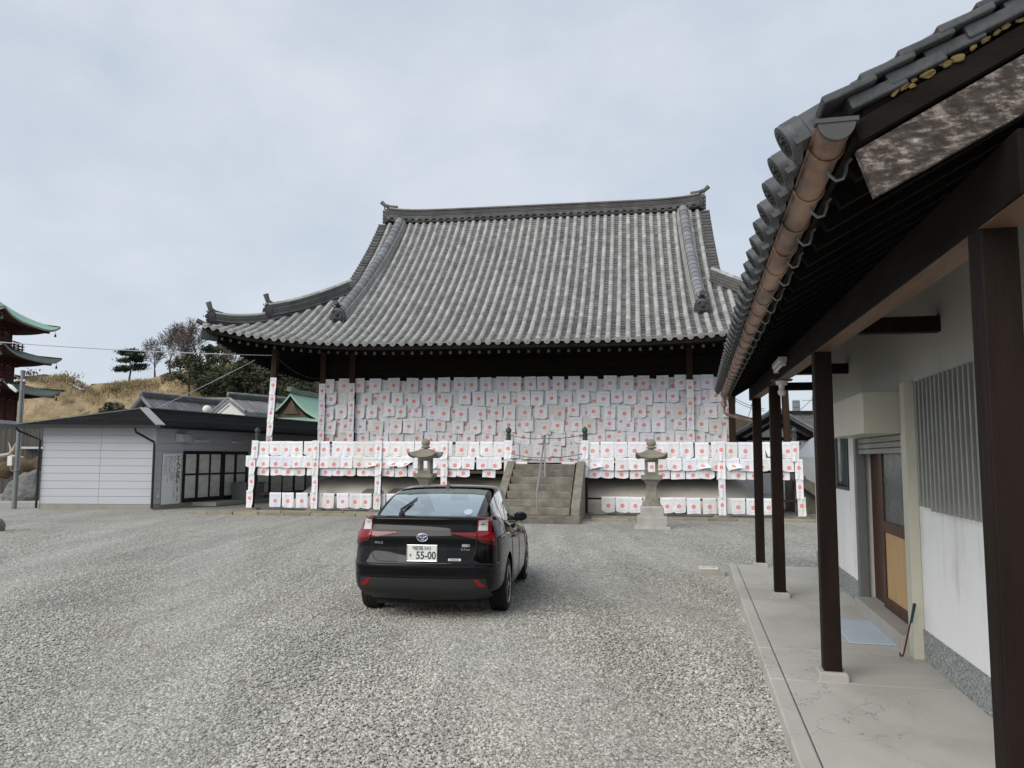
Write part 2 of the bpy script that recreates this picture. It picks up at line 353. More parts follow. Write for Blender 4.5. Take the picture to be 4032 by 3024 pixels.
# ------------------------------------------------------------------ the hall
TO, TR = Vector((-0.015, 25.84, 0)), R(-9)
TM = Matrix.Translation(TO) @ Matrix.Rotation(TR, 4, 'Z')
hall = thing('temple_hall', 'old timber temple hall with grey tiled hip-and-gable roof and walls covered in towels', 'temple', TO, TR)
EX, EY, RY, GX = 10.95, -0.85, 7.75, 7.15         # eave corner x, eave y, ridge y, gable x
_pf = np.polyfit([-0.85, 0, 1.5, 2.74, 3.92, 5.35, 6.27, 7.24, 7.75], [5.66, 6.10, 7.06, 8.00, 8.95, 10.2, 11.1, 12.15, 12.75], 4)
def prof(y): return float(np.polyval(_pf, y))
def lift(a): return 0.8 * max(0.0, (abs(a) - 3) / 7.95) ** 2.6
def fade(y): return max(0.0, 1 - (y - EY) / 4.6) ** 1.5
def Zf(x, y): return prof(y) + lift(x) * fade(y)
def Zs(x, y):
    e = EX - abs(x) + EY; return prof(e) + lift(abs(y - RY) + EX - (RY - EY)) * fade(e)
def hip_y(x): return EY + (EX - abs(x))
def frame_at(x, y, side=None):
    d = 0.03
    if side is None:
        o = Vector((x, y, Zf(x, y))); ty = Vector((0, 2 * d, Zf(x, y + d) - Zf(x, y - d))).normalized(); tx = Vector((2 * d, 0, Zf(x + d, y) - Zf(x - d, y))).normalized()
    else:
        o = Vector((x, y, Zs(x, y))); ty = Vector((-side * 2 * d, 0, Zs(x - side * d, y) - Zs(x + side * d, y))).normalized(); tx = Vector((0, side * 2 * d, side * (Zs(x, y + d) - Zs(x, y - d)))).normalized()
    n = tx.cross(ty).normalized(); tx = ty.cross(n)
    m = Matrix.Identity(4)
    for i, a in enumerate((tx, ty, n)):
        for k in range(3): m[k][i] = a[k]
    m.translation = o
    return m
PITCHX, NCOL = 0.326, 33
# one cover tile (half round, tapering) and one pan tile (shallow trough)
def cover_mesh(length, r0, r1, eave=False):
    b = MB(); n = 8; rings = []
    st = [(0, r0), (length, r1)] if not eave else [(-0.03, r0 * 1.12), (0.03, r0 * 1.12), (0.032, r0), (length, r1)]
    for y, r in st:
        rings.append([(r * math.cos(math.pi * k / n), y, r * math.sin(math.pi * k / n) * 0.95 + 0.045) for k in range(n + 1)] + [(-r, y, -0.01), (r, y, -0.01)])
    b.loft(rings)
    if eave:                                   # the round face with its raised rim
        rr = r0 * 1.15; b.lathe([(rr, -0.05), (rr, -0.02)], 14, (0, 0, 0.04), 'y'); b.lathe([(rr * 0.45, -0.062), (rr * 0.45, -0.045)], 8, (0, 0, 0.04), 'y')
    return b
def pan_mesh(w, length, th):
    b = MB(); xs_ = [-0.5, -0.3, 0, 0.3, 0.5]; dip = [0.0, -0.018, -0.034, -0.018, 0.0]
    rows = [[(x * w, 0.0, d + 0.050) for x, d in zip(xs_, dip)], [(x * w, 0.0, d + 0.050 + th) for x, d in zip(xs_, dip)], [(x * w, length, d + 0.004) for x, d in zip(xs_, dip)]]
    b.grid(rows); return b
cov, cov_e, pan = cover_mesh(0.33, 0.087, 0.083), cover_mesh(0.33, 0.087, 0.083, True), pan_mesh(0.27, 0.21, 0.034)
cov_me, cov_e_me, pan_me = cov.mesh('cover_tile', 40), cov_e.mesh('cover_tile_end', 40), pan.mesh('pan_tile', 40)
cov_me.materials.append(M['tile_old']); cov_e_me.materials.append(M['tile_old']); pan_me.materials.append(M['tile_pan'])
# arc-length table down the slope
_yy = np.linspace(EY, RY, 600); _zz = np.polyval(_pf, _yy); _ss = np.concatenate([[0], np.cumsum(np.hypot(np.diff(_yy), np.diff(_zz)))])
def y_of(s): return float(np.interp(s, _ss, _yy))
def s_of(y): return float(np.interp(y, _yy, _ss))
covers, pans = [], []                            # (course, matrix, eave?)
for j in range(-NCOL, NCOL + 1):
    x = j * PITCHX; top = s_of(7.5) if abs(x) < GX else s_of(max(EY + 0.1, hip_y(x) - 0.05))
    k, s = 0, 0.0
    while s < top - 0.05:
        m = frame_at(x, y_of(s)); jit = Matrix.Translation((rng.uniform(-.006, .006), 0, rng.uniform(-.004, .004))) @ Matrix.Rotation(rng.uniform(-.012, .012), 4, 'Z')
        covers.append((k, m @ jit, k == 0)); s += 0.30; k += 1
    if j < NCOL:
        xm = x + PITCHX / 2; top = s_of(7.5) if abs(xm) < GX else s_of(max(EY + 0.1, hip_y(xm) - 0.02)); k, s = 0, -0.02
        while s < top - 0.05:
            m = frame_at(xm, y_of(max(0, s))) @ Matrix.Rotation(rng.uniform(-.02, .02), 4, 'Z')
            pans.append((k, m, False)); s += 0.15; k += 1
def lay(items, base_list, parent, single_name, rest_name, mesh_pick, material, limit=300):
    items.sort(key=lambda q: q[0])
    for k, m, e in items[:limit]:
        o = put(single_name, mesh_pick(e), parent); o.matrix_local = m
    V, F, off = [], [], 0
    bv = np.array(base_list.v); bf = base_list.f
    for k, m, e in items[limit:]:
        A = np.array(m); V.append(bv @ A[:3, :3].T + A[:3, 3])
    if not V: return
    n = len(bv); V = np.concatenate(V); F = [tuple(i + q * n for i in f) for q in range(len(items) - limit) for f in bf]
    me = bpy.data.meshes.new(rest_name); me.from_pydata(V.tolist(), [], F)
    me.polygons.foreach_set('use_smooth', [True] * len(me.polygons)); me.set_sharp_from_angle(angle=R(40)); me.materials.append(material); me.update()
    o = put(rest_name, me, parent); o['kind'] = 'stuff'
lay(covers, cov, hall, 'cover_tile', 'cover_tile_field', lambda e: cov_e_me if e else cov_me, M['tile_old'])
lay(pans, pan, hall, 'pan_tile', 'pan_tile_field', lambda e: pan_me, M['tile_pan'])
# side slopes: seen edge-on only, laid as fields
sc_, sp_ = [], []
for side in (-1, 1):
    for j in range(-25, 26):
        y = RY + j * PITCHX; x0 = EX; lim = EX - (min(RY - abs(y - RY) - EY, EX - GX + 0.4) - 0.1)
        k = 0; x = EX
        while x > lim:
            sc_.append((k, frame_at(side * x, y, side), k == 0)); x -= 0.27; k += 1
        x = EX
        while x > lim:
            sp_.append((0, frame_at(side * x, y + PITCHX / 2, side), False)); x -= 0.14
lay(sc_, cov_e, hall, 'cover_tile', 'side_cover_tile_field', lambda e: cov_me, M['tile_old'], 0)
lay(sp_, pan, hall, 'pan_tile', 'side_pan_tile_field', lambda e: pan_me, M['tile_pan'], 0)
# the bed under the tiles (front, back, sides)
mb = MB()
for f in (lambda x, y: (x, y, Zf(x, y) - 0.02), lambda x, y: (x, 2 * RY - y, Zf(x, y) - 0.02)):
    rows = []
    for y in np.linspace(EY + 0.06, RY, 22):
        hx = max(GX, EX - (y - EY)) - 0.02
        rows.append([f(x, y) for x in np.linspace(-hx, hx, 41)])
    mb.grid(rows)
for side in (-1, 1):
    rows = []
    for e in np.linspace(0.06, EX - GX + 0.5, 10):
        x = side * (EX - e); hy = (RY - EY) - e
        rows.append([(x, RY + u * hy, Zs(x, RY + u * hy) - 0.02) for u in np.linspace(-1, 1, 31)])
    mb.grid(rows)
mb.build('roof_bed', M['tile_dark'], hall, smooth=30)
# eave board and soffit
mb = MB(); rows = []
ex = np.linspace(-EX + 0.05, EX - 0.05, 61)
for dy, dz in ((0.0, -0.03), (0.0, -0.17), (0.14, -0.20), (0.14, -0.06)): rows.append([(x, EY + 0.04 + dy, Zf(x, EY) + dz) for x in ex])
rows.append(rows[0]); mb.grid(rows)
for side in (-1, 1):
    rows = []
    for dx, dz in ((0.0, -0.03), (0.0, -0.17), (0.14, -0.20), (0.14, -0.06)): rows.append([(side * (EX - 0.04 - dx), y, Zs(EX, y) + dz) for y in np.linspace(EY + 0.05, 2 * RY - EY - 0.05, 41)])
    rows.append(rows[0]); mb.grid(rows)
mb.build('eave_board', M['wood_black'], hall)
WY, WX0, WX1, WB = 2.3, -7.65, 7.5, 13.2           # wall front y, left and right x, back y
mb = MB()
ring_o = [(x, EY + 0.1, Zf(x, EY) - 0.19) for x in ex] + [(EX - 0.1, y, Zs(EX, y) - 0.19) for y in np.linspace(EY + 0.1, 2 * RY - EY - 0.1, 31)] + [(x, 2 * RY - EY - 0.1, Zf(x, EY) - 0.19) for x in ex[::-1]] + [(-EX + 0.1, y, Zs(EX, y) - 0.19) for y in np.linspace(2 * RY - EY - 0.1, EY + 0.1, 31)]
ring_i = [(max(WX0 - .1, min(WX1 + .1, p[0])), max(WY - .1, min(WB + .1, p[1])), 6.35) for p in ring_o]
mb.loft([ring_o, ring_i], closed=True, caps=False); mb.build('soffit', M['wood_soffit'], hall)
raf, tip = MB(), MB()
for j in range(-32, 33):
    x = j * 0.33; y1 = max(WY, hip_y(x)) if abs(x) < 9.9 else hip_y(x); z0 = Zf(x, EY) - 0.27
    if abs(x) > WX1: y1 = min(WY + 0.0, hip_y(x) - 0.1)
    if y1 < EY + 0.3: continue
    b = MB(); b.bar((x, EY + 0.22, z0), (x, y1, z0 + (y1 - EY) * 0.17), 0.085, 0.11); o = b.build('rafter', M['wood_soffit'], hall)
    b = MB(); b.bx(x - 0.044, x + 0.044, EY + 0.212, EY + 0.219, z0 - 0.056, z0 + 0.056); b.build('rafter_end', M['rafter_end'], o)
for side in (-1, 1):
    for j in range(0, 26):
        y = EY + 0.8 + j * 0.33; z0 = Zs(EX, y) - 0.27; x1 = max(7.6, EX - (y - EY) + 0.1)
        b = MB(); b.bar((side * (EX - 0.22), y, z0), (side * x1, y, z0 + (EX - x1) * 0.17), 0.085, 0.11); b.build('rafter', M['wood_soffit'], hall)
    b = MB(); b.bar((side * (EX - 0.18), EY + 0.18, Zf(EX, EY) - 0.30), (side * 7.6, 2.4, 6.3), 0.2, 0.26); o = b.build('hip_rafter', M['wood_black'], hall)
    b = MB(); b.bar((side * (EX - 0.02), EY + 0.02, Zf(EX, EY) - 0.31), (side * (EX - 0.42), EY + 0.42, Zf(EX, EY) - 0.36), 0.23, 0.3); b.build('rafter_cap', M['bronze'], o)
# gable ends
for side in (-1, 1):
    pl = [(RY - 4.6, 8.2), (RY + 4.6, 8.2)]
    ys_ = np.linspace(RY + 4.6, RY - 4.6, 25)
    poly = [(RY - 4.6, 7.2), (RY + 4.6, 7.2)] + [(y, prof(RY - abs(y - RY)) - 0.12) for y in ys_]
    b = MB(); b.prism(poly, side * (GX - 0.75), side * (GX - 0.6), 'x'); b.build('gable_wall', M['wood_black'], hall)
    for sg in (-1, 1):
        rows = []
        for y in np.linspace(2.6, RY, 14):
            yy = RY + sg * (RY - y); z = prof(y)
            rows.append([(side * (GX - 0.02), yy, z - 0.06), (side * (GX - 0.02), yy, z - 0.42), (side * (GX - 0.10), yy, z - 0.42), (side * (GX - 0.10), yy, z - 0.06)])
        b = MB(); b.loft(rows); b.build('bargeboard', M['wood_black'], hall)
    s = s_of(2.75)
    vt = cover_mesh(0.30, 0.075, 0.07, True).mesh('verge_tile', 40); vt.materials.append(M['tile_ridge'])
    while s < s_of(7.45):                          # short round tiles with their ends out over the gable
        m = frame_at(side * GX, y_of(s)); o = put('verge_tile', vt, hall)
        o.matrix_local = m @ Matrix.Translation((side * 0.14, 0, 0.02)) @ Matrix.Rotation(side * R(90), 4, 'Z')
        s += 0.245
# ornaments
def oni(name, parent, w, h, m, t=0.16):
    P = [(-.5, 0), (-.56, .3), (-.46, .62), (-.34, .8), (-.2, .86), (-.1, 1.0), (.1, 1.0), (.2, .86), (.34, .8), (.46, .62), (.56, .3), (.5, 0), (.3, -.08), (.2, .06), (-.2, .06), (-.3, -.08)]
    b = MB(); b.prism([(x * w, z * h) for x, z in P], -t, 0)
    b.prism([(x * w * .72, .08 * h + z * h * .78) for x, z in P], -t - 0.05, -t + 0.01)
    b.lathe([(0.02 * w, -t - .14), (.13 * w, -t - .12), (.17 * w, -t - .02)], 10, (0, 0, h * .45), 'y')
    for sx in (-1, 1):
        b.lathe([(0.01, -t - .10), (.07 * w, -t - .09), (.08 * w, -t - .02)], 8, (sx * w * .22, 0, h * .62), 'y')
        b.tube([(sx * w * .12, -t - .03, h * .85), (sx * w * .28, -t - .07, h * .93), (sx * w * .4, -t - .05, h * 1.06)], [.05 * w, .045 * w, .015 * w], 6)
        b.tube([(sx * w * .05, -t - .06, h * .2), (sx * w * .25, -t - .07, h * .17), (sx * w * .38, -t - .04, h * .28)], [.06 * w, .05 * w, .02 * w], 6)
    o = b.build(name, M['tile_dark'], parent, smooth=40); o.matrix_local = m; return o
def rotm(loc, rz=0.0, rx=0.0): return Matrix.Translation(loc) @ Matrix.Rotation(rz, 4, 'Z') @ Matrix.Rotation(rx, 4, 'X')
# main ridge: stacked courses, capped, rising at both ends
def rlift(x): return 0.20 * (abs(x) / 7.1) ** 8
rb = prof(RY) - 0.30
rx_ = np.linspace(-6.95, 6.95, 41)
for i in range(6):
    hw = 0.30 - 0.012 * i + (0.05 if i == 5 else 0); z0 = rb + 0.19 + i * 0.076; th = 0.058
    rows = [[(x, RY + sy * hw, z0 + rlift(x) + dz) for sy, dz in ((-1, 0), (-1, th), (1, th), (1, 0))] for x in rx_]
    b = MB(); b.loft(rows); b.build('ridge_course', M['tile_ridge'], hall)
rows = [[(x, RY - 0.24, rb + rlift(x) + 0.1), (x, RY - 0.24, rb + 0.64 + rlift(x)), (x, RY + 0.24, rb + 0.64 + rlift(x)), (x, RY + 0.24, rb + rlift(x) + 0.1)] for x in rx_]
b = MB(); b.loft(rows); b.build('ridge_core', M['tile_dark'], hall)
rows = []
for x in rx_: rows.append([(x, RY + 0.13 * math.cos(a), rb + 0.63 + rlift(x) + 0.11 * math.sin(a)) for a in np.linspace(0, math.pi, 8)])
b = MB(); b.loft(rows); b.build('ridge_cap', M['tile_old'], hall, smooth=40)
for j in range(-21, 22):                            # round tile ends set along the foot of the ridge
    x = (j) * PITCHX
    b = MB(); b.lathe([(0.09, RY - 0.50), (0.09, RY - 0.2)], 12, (x, 0, rb + 0.12 + rlift(x)), 'y'); b.lathe([(0.05, RY - 0.515), (0.05, RY - 0.49)], 8, (x, 0, rb + 0.12 + rlift(x)), 'y')
    b.build('ridge_foot_tile', M['tile_ridge'], hall, smooth=40)
rows = [[(x, RY - 0.44, rb + 0.02 + rlift(x)), (x, RY - 0.46, rb + 0.055 + rlift(x)), (x, RY - 0.2, rb + 0.07 + rlift(x)), (x, RY - 0.2, rb + rlift(x))] for x in rx_]
b = MB(); b.loft(rows); b.build('ridge_foot_course', M['tile_ridge'], hall)
for side in (-1, 1):
    zt = rb + rlift(7.0)
    oni('ridge_end_ornament', hall, 0.62, 0.74, rotm((side * 6.93, RY, zt - 0.05), side * R(90)))
    b = MB(); z = zt + 0.72
    b.tube([(side * 6.6, RY, z - .02), (side * 6.95, RY, z + .02), (side * 7.2, RY, z + .12), (side * 7.36, RY, z + .27)], [0.09, 0.09, 0.085, 0.1], 10); b.build('ridge_horn', M['tile_ridge'], hall, smooth=40)
    for i in range(4):
        b = MB(); b.lathe([(0.085, 0), (0.085, 0.3)], 10, (0, 0, 0), 'y'); o = b.build('ridge_end_tile', M['tile_ridge'], hall, smooth=40)
        o.matrix_local = Matrix.Translation((side * 7.22, RY - 0.16, zt - 0.0 + i * 0.16)) @ Matrix.Rotation(side * R(90), 4, 'Z')
# a ridge swept along a path: n courses and a rolled cap
def small_ridge(name, path, w, h, m1, m2, parent, n=4, caplen=0.36):
    path = [Vector(p) for p in path]; rows_by = [[] for _ in range(n)]; cap = []
    for i, p in enumerate(path):
        d = (path[min(i + 1, len(path) - 1)] - path[max(i - 1, 0)]).normalized(); s = d.cross(Vector((0, 0, 1))).normalized(); u = s.cross(d).normalized()
        for k in range(n):
            hw = w / 2 * (1 - 0.06 * k); a, c = k * h / n, (k + 0.80) * h / n
            rows_by[k].append([p - s * hw + u * a, p - s * hw + u * c, p + s * hw + u * c, p + s * hw + u * a])
    for k in range(n):
        b = MB(); b.loft(rows_by[k]); b.build(name + '_course', m1, parent)
    core = []
    for i, p in enumerate(path):
        d = (path[min(i + 1, len(path) - 1)] - path[max(i - 1, 0)]).normalized(); s = d.cross(Vector((0, 0, 1))).normalized(); u = s.cross(d).normalized()
        core.append([p - s * w * .36 - u * .1, p - s * w * .36 + u * h, p + s * w * .36 + u * h, p + s * w * .36 - u * .1])
    b = MB(); b.loft(core); b.build(name + '_core', M['tile_dark'], parent)
    # cap tiles, one by one
    acc = 0.0
    seg = [(path[i], path[i + 1]) for i in range(len(path) - 1)]; tot = sum((b_ - a_).length for a_, b_ in seg)
    def pos(t):
        for a_, b_ in seg:
            L = (b_ - a_).length
            if t <= L: return a_ + (b_ - a_) * (t / L), (b_ - a_).normalized()
            t -= L
        return seg[-1][1], (seg[-1][1] - seg[-1][0]).normalized()
    b = MB(); r = w * 0.36; ring = lambda y, q: [(q * math.cos(math.pi * k / 8), y, q * math.sin(math.pi * k / 8)) for k in range(9)]
    b.loft([ring(0, r), ring(caplen + .03, r * .9)]); cm = b.mesh('cap_tile', 40); cm.materials.append(m2)
    while acc < tot - 0.1:
        p, d = pos(acc); s = d.cross(Vector((0, 0, 1))).normalized(); u = s.cross(d).normalized()
        m = Matrix.Identity(4)
        for i, a in enumerate((s, d, u)):
            for k in range(3): m[k][i] = a[k]
        m.translation = p + u * (h - 0.01)
        o = put('cap_tile', cm, parent); o.matrix_local = m; acc += caplen
for side in (-1, 1):
    ys_ = np.linspace(1.08, 7.35, 26); kx = lambda y: side * ((6.62 if side < 0 else 6.40) + ((6.25 if side < 0 else 6.22) - (6.62 if side < 0 else 6.40)) * (y - .7) / 6.7); x = kx(.75)
    small_ridge('descending_ridge', [(kx(y), y, Zf(kx(y), y) + 0.05) for y in ys_], 0.54, 0.30, M['tile_old'], M['tile_blue'], hall)
    m = rotm((x, 1.06, Zf(x, 1.0) + 0.02)); oni('descending_ridge_ornament', hall, 0.52, 0.62, m)
    b = MB(); z = Zf(x, 1.0) + 0.62; b.tube([(x, 1.3, z - .02), (x, 0.95, z + .02), (x, 0.72, z + .10)], [0.085, 0.085, 0.1], 10); b.build('descending_ridge_horn', M['tile_dark'], hall, smooth=40)
    # hip ridges in two steps
    hp = lambda e, dz=0.05: (side * (EX - e), EY + e, Zf(EX - e, EY + e) + dz)
    low = [hp(e) for e in np.linspace(0.32, 2.0, 9)]; upp = [hp(e, 0.08) for e in np.linspace(1.75, 4.0, 9)]
    low = [(p[0], p[1], p[2] + 0.16 * (1 - i / 8) ** 2) for i, p in enumerate(low)]
    upp = [(p[0], p[1], p[2] + 0.14 * (1 - i / 8) ** 2) for i, p in enumerate(upp)]
    small_ridge('hip_ridge', low, 0.30, 0.26, M['tile_ridge'], M['tile_old'], hall)
    small_ridge('hip_ridge', upp, 0.32, 0.40, M['tile_ridge'], M['tile_old'], hall)
    for path, hh, sc_o in ((low, 0.26, 0.42), (upp, 0.40, 0.5)):
        p = Vector(path[0]); d = Vector((side, -1, 0)).normalized()
        oni('hip_ridge_ornament', hall, sc_o * .8, sc_o, rotm(p + d * 0.02 + Vector((0, 0, -0.06)), side * R(45)))
        q = p + Vector((0, 0, hh + 0.02)); b = MB()
        b.tube([q - d * 0.3, q - d * 0.02 + Vector((0, 0, .03)), q + d * 0.13 + Vector((0, 0, .13)), q + d * .22 + Vector((0, 0, .38))], [0.07, 0.09, 0.085, 0.1], 9); b.build('hip_ridge_horn', M['tile_ridge'], hall, smooth=40)
    b = MB(); p = Vector(hp(0.05)); d = Vector((side, -1, 0)).normalized(); b.tube([p - d * .35, p - d * .05 + Vector((0, 0, .02)), p + d * .2 + Vector((0, 0, .12))], [.08, .085, .09], 9); b.build('corner_tile', M['tile_ridge'], hall, smooth=40)
# ------------------------------------------------------------------ hall body, veranda, stairs
FZ = 1.72                                             # veranda floor
b = MB(); b.bx(WX0, WX1, WY, WB, FZ, 4.9); b.build('wall', M['wood_black'], hall)
for i in range(4):                                    # heavy lintel boards under the eaves
    z0 = 4.72 + i * 0.42; b = MB(); b.bx(WX0 - 0.02, WX1 + 0.02, WY - 0.06 - 0.03 * (i % 2), WY + 0.3, z0, z0 + 0.405); b.build('lintel_board', M['wood_black'], hall)
for i in range(11):
    x = -7.2 + i * 1.44; b = MB(); b.bx(x - .16, x + .16, WY - .42, WY - .05, 5.75, 5.95); b.bx(x - .3, x + .3, WY - .3, WY - .08, 5.96, 6.12); b.build('bracket', M['wood_soffit'], hall)
PILLARS = [(-7.6, WY - .12), (-6.42, WY - .16), (6.02, WY - .16), (7.45, WY - .12)]
for x, y in PILLARS:
    b = MB(); b.bx(x - .11, x + .11, y - .11, y + .11, FZ, 6.2); b.build('pillar', M['wood_pillar'], hall, bevel=0.012)
b = MB(); b.bar((-8.96, 0.6, FZ), (-8.80, 0.6, 5.75), 0.2, 0.2, (0, 1, 0)); b.build('corner_prop', M['wood_pillar'], hall, bevel=0.012)
b = MB(); b.bar((9.0, 0.6, FZ), (8.9, 0.6, 5.75), 0.2, 0.2, (0, 1, 0)); b.build('corner_prop', M['wood_pillar'], hall, bevel=0.012)
VX0, VX1 = -9.15, 9.1
for i, y in enumerate(np.arange(-0.02, 2.3, 0.29)):
    b = MB(); b.bx(VX0, VX1, y, y + 0.283, FZ - 0.06, FZ - 0.003 * (i % 2)); b.build('veranda_board', M['wood_dark'], hall)
b = MB(); b.bx(VX0, VX1, 0.05, 0.2, FZ - 0.28, FZ - 0.065); b.build('veranda_beam', M['wood_pillar'], hall)
STAIR0, STAIR1 = -0.09, 2.46
POSTX = [-9.2, -6.86, -4.59, -2.28, STAIR0, STAIR1, 4.62, 6.81, 9.17]
def giboshi(b, c, r=0.075):
    b.lathe([(r * 1.02, 0), (r * 1.02, .2), (r * 1.25, .21), (r * 1.25, .235), (r * .95, .25), (r * .75, .275), (r * .9, .30), (r * 1.22, .34), (r * 1.28, .38), (r * 1.05, .43), (r * .6, .465), (r * .2, .49), (0.003, .515)], 14, c)
for i, x in enumerate(POSTX):
    lean = -0.10 if i == 0 else (0.10 if i == 8 else 0)
    tall = i in (0, 4, 5, 8); top = 2.42 if tall else 2.36
    b = MB(); b.bar((x + lean * .5, 0, 0.08), (x - lean, 0, top), 0.17, 0.17, (0, 1, 0)); o = b.build('railing_post', M['wood_pillar'], hall, bevel=0.01)
    if tall:
        b = MB(); giboshi(b, (x - lean, 0, top + .002)); b.build('finial', M['bronze'], o, smooth=35)
    b = MB(); b.sq([(0.30, 0), (0.27, 0.08), (0.22, 0.11)], (x + lean * .5, 0, 0), ch=.3, rot=rng.uniform(-.1, .1)); b.build('post_base_stone', M['stone'], hall)
for x0, x1 in ((POSTX[0] - .1, STAIR0), (STAIR1, POSTX[-1] + .1)):
    for z, th in ((2.37, .075), (1.85, .075), (1.55, .07), (0.57, .06)):
        b = MB(); b.bx(x0, x1, -0.045 if z > 1.6 else 0.02, 0.045 if z > 1.6 else 0.09, z - th / 2, z + th / 2); b.build('rail', M['wood_pillar'], hall, bevel=0.008)
for x, sg in ((POSTX[0] + .05, 1), (POSTX[-1] - .05, -1)):          # side rails running back
    for z in (2.37, 1.85):
        b = MB(); b.bx(x - .04, x + .04, .08, 8, z - .035, z + .035); b.build('rail', M['wood_pillar'], hall)
# white plaster mound under the floor
rows = []
for x in np.linspace(-8.75, 8.6, 60):
    e = min((x + 8.75) / 2.3, (8.6 - x) / 1.6, 1.0); hgt = 0.06 + 1.22 * (1 - (1 - max(e, 0)) ** 2.2); row = []
    for u in np.linspace(0, 1, 14):
        a = u * math.pi / 2; row.append((x, 0.42 + 1.5 * (1 - math.cos(a)) + .9 * (1 - e), hgt * math.sin(a) ** 0.9))
    row.append((x, 3.2, hgt)); rows.append(row)
b = MB(); b.grid(rows); b.build('plaster_mound', M['plaster'], hall, smooth=60)
# grey cement repairs with a ragged outline
for cx, w_, h0, h1 in ((-5.0, 0.62, .12, 0.78), (-4.05, 0.55, .12, 0.80), (5.3, .5, .1, .6)):
    rows = []
    for i in range(9):
        u = i / 8; z = h0 + (h1 - h0) * u; a = math.asin(min(1, (z / 1.28) ** (1 / .9))); yy = 0.42 + 1.5 * (1 - math.cos(a)) - 0.012
        ww = w_ * (1 - .55 * u * u); rows.append([(cx + (v * 2 - 1) * ww + rng.uniform(-.04, .04), yy, z) for v in (0, .33, .66, 1)])
    b = MB(); b.grid(rows); b.build('cement_patch', M['apron'], hall)
# stairs
sx0, sx1 = 0.20, 2.17; n_st = 8; rise = FZ / n_st; run = 0.37; ys0 = -0.15 - n_st * run
for i in range(n_st):
    y0 = ys0 + i * run + (0.0 if i else -0.08); z1 = (i + 1) * rise - (0.03 if i == n_st - 1 else 0)
    x0, x1 = (sx0, sx1) if i else (sx0 - 0.3, sx1 + 0.33)
    b = MB(); xx = np.linspace(x0, x1, 14); rows = []
    for x in xx:
        j = rng.uniform(-.008, .008); k = rng.uniform(-.006, .006)
        rows.append([(x, y0 + j, z1 - rise + .006), (x, y0 + j, z1 - 0.02 + k), (x, y0 + 0.02 + j, z1 + k), (x, y0 + run + 0.05, z1 + k), (x, y0 + run + .05, z1 - rise + .006)])
    b.loft(rows); b.build('stone_step', M['stone'], hall)
for x in (sx0 - 0.16, sx1 + 0.17):
    poly = [(ys0 + .33, 0.02), (ys0 + .40, 0.42), (-0.24, FZ + .06), (-0.06, FZ + .06), (-0.06, 0.02)]
    b = MB(); b.prism(poly, x - .13, x + .13, 'x'); b.build('stair_cheek_stone', M['stone_lantern'], hall, bevel=0.012)
b = MB(); b.bx(sx0 + .1, sx1 - .1, -0.14, -.02, FZ - .3, FZ - .06); b.build('stair_head_beam', M['fence_wood'], hall)
# apron and curb stones around the foot of the hall
b = MB(); b.bx(-9.9, 9.9, -1.05, 9, -.02, 0.035); tag(b.build('pavement', M['apron'], None), 'earthy stone apron around the hall', None, None, 'structure').matrix_world = TM
curb_root = thing('curb', 'low worn stone curb running along the front of the hall', 'curb', TO, TR); 
for y, x0, x1 in ((-1.15, -9.9, -0.4), (-1.15, 2.75, 10.3), (-1.95, -10.6, -0.45), (-1.9, 2.75, 3.9)):
    x = x0
    while x < x1 - .3:
        L = min(rng.uniform(0.8, 1.6), x1 - x); b = MB()
        b.bx(x + .008, x + L - .008, y + rng.uniform(-.015, .015), y + .2, -0.05, 0.085 + rng.uniform(-.02, .02)); b.build('curb_stone', M['stone_curb'], curb_root, bevel=0.015); x += L

# handrail of the stairs
hr = thing('stair_handrail', 'stainless steel handrail standing in the middle of the stone stairs', 'handrail', TO, TR)
A, B_ = (1.24, ys0 + .1, 0.90), (1.27, -1.15, 2.60)
b = MB(); b.tube([(A[0], A[1] + .02, rise), (A[0], A[1], .5), A], .026, 10); b.build('post', M['steel'], hr, smooth=40)
b = MB(); b.tube([(B_[0], B_[1], 5 * rise + .15), (B_[0], B_[1], 2.0), B_], .026, 10); b.build('post', M['steel'], hr, smooth=40)
b = MB(); b.tube([A, B_], .03, 10); b.build('top_rail', M['steel'], hr, smooth=40)
# ropes closing the stairs
def sag(p, q, d, n=10): return [Vector(p).lerp(Vector(q), i / n) - Vector((0, 0, d * 4 * (i / n) * (1 - i / n))) for i in range(n + 1)]
for z, lab in ((2.66, 'upper grey rope strung between the stair posts and handrail'), (2.05, 'lower grey rope strung between the stair posts and handrail')):
    b = MB(); b.tube(sag((STAIR0, -.05, z), (1.27, -1.1, z - .16), .05), .012, 5); b.tube(sag((1.27, -1.1, z - .16), (STAIR1, -.05, z), .04), .012, 5)
    o = b.build('rope', M['rope']); tag(o, lab, 'rope', 'ropes across the stairs'); o.matrix_world = TM

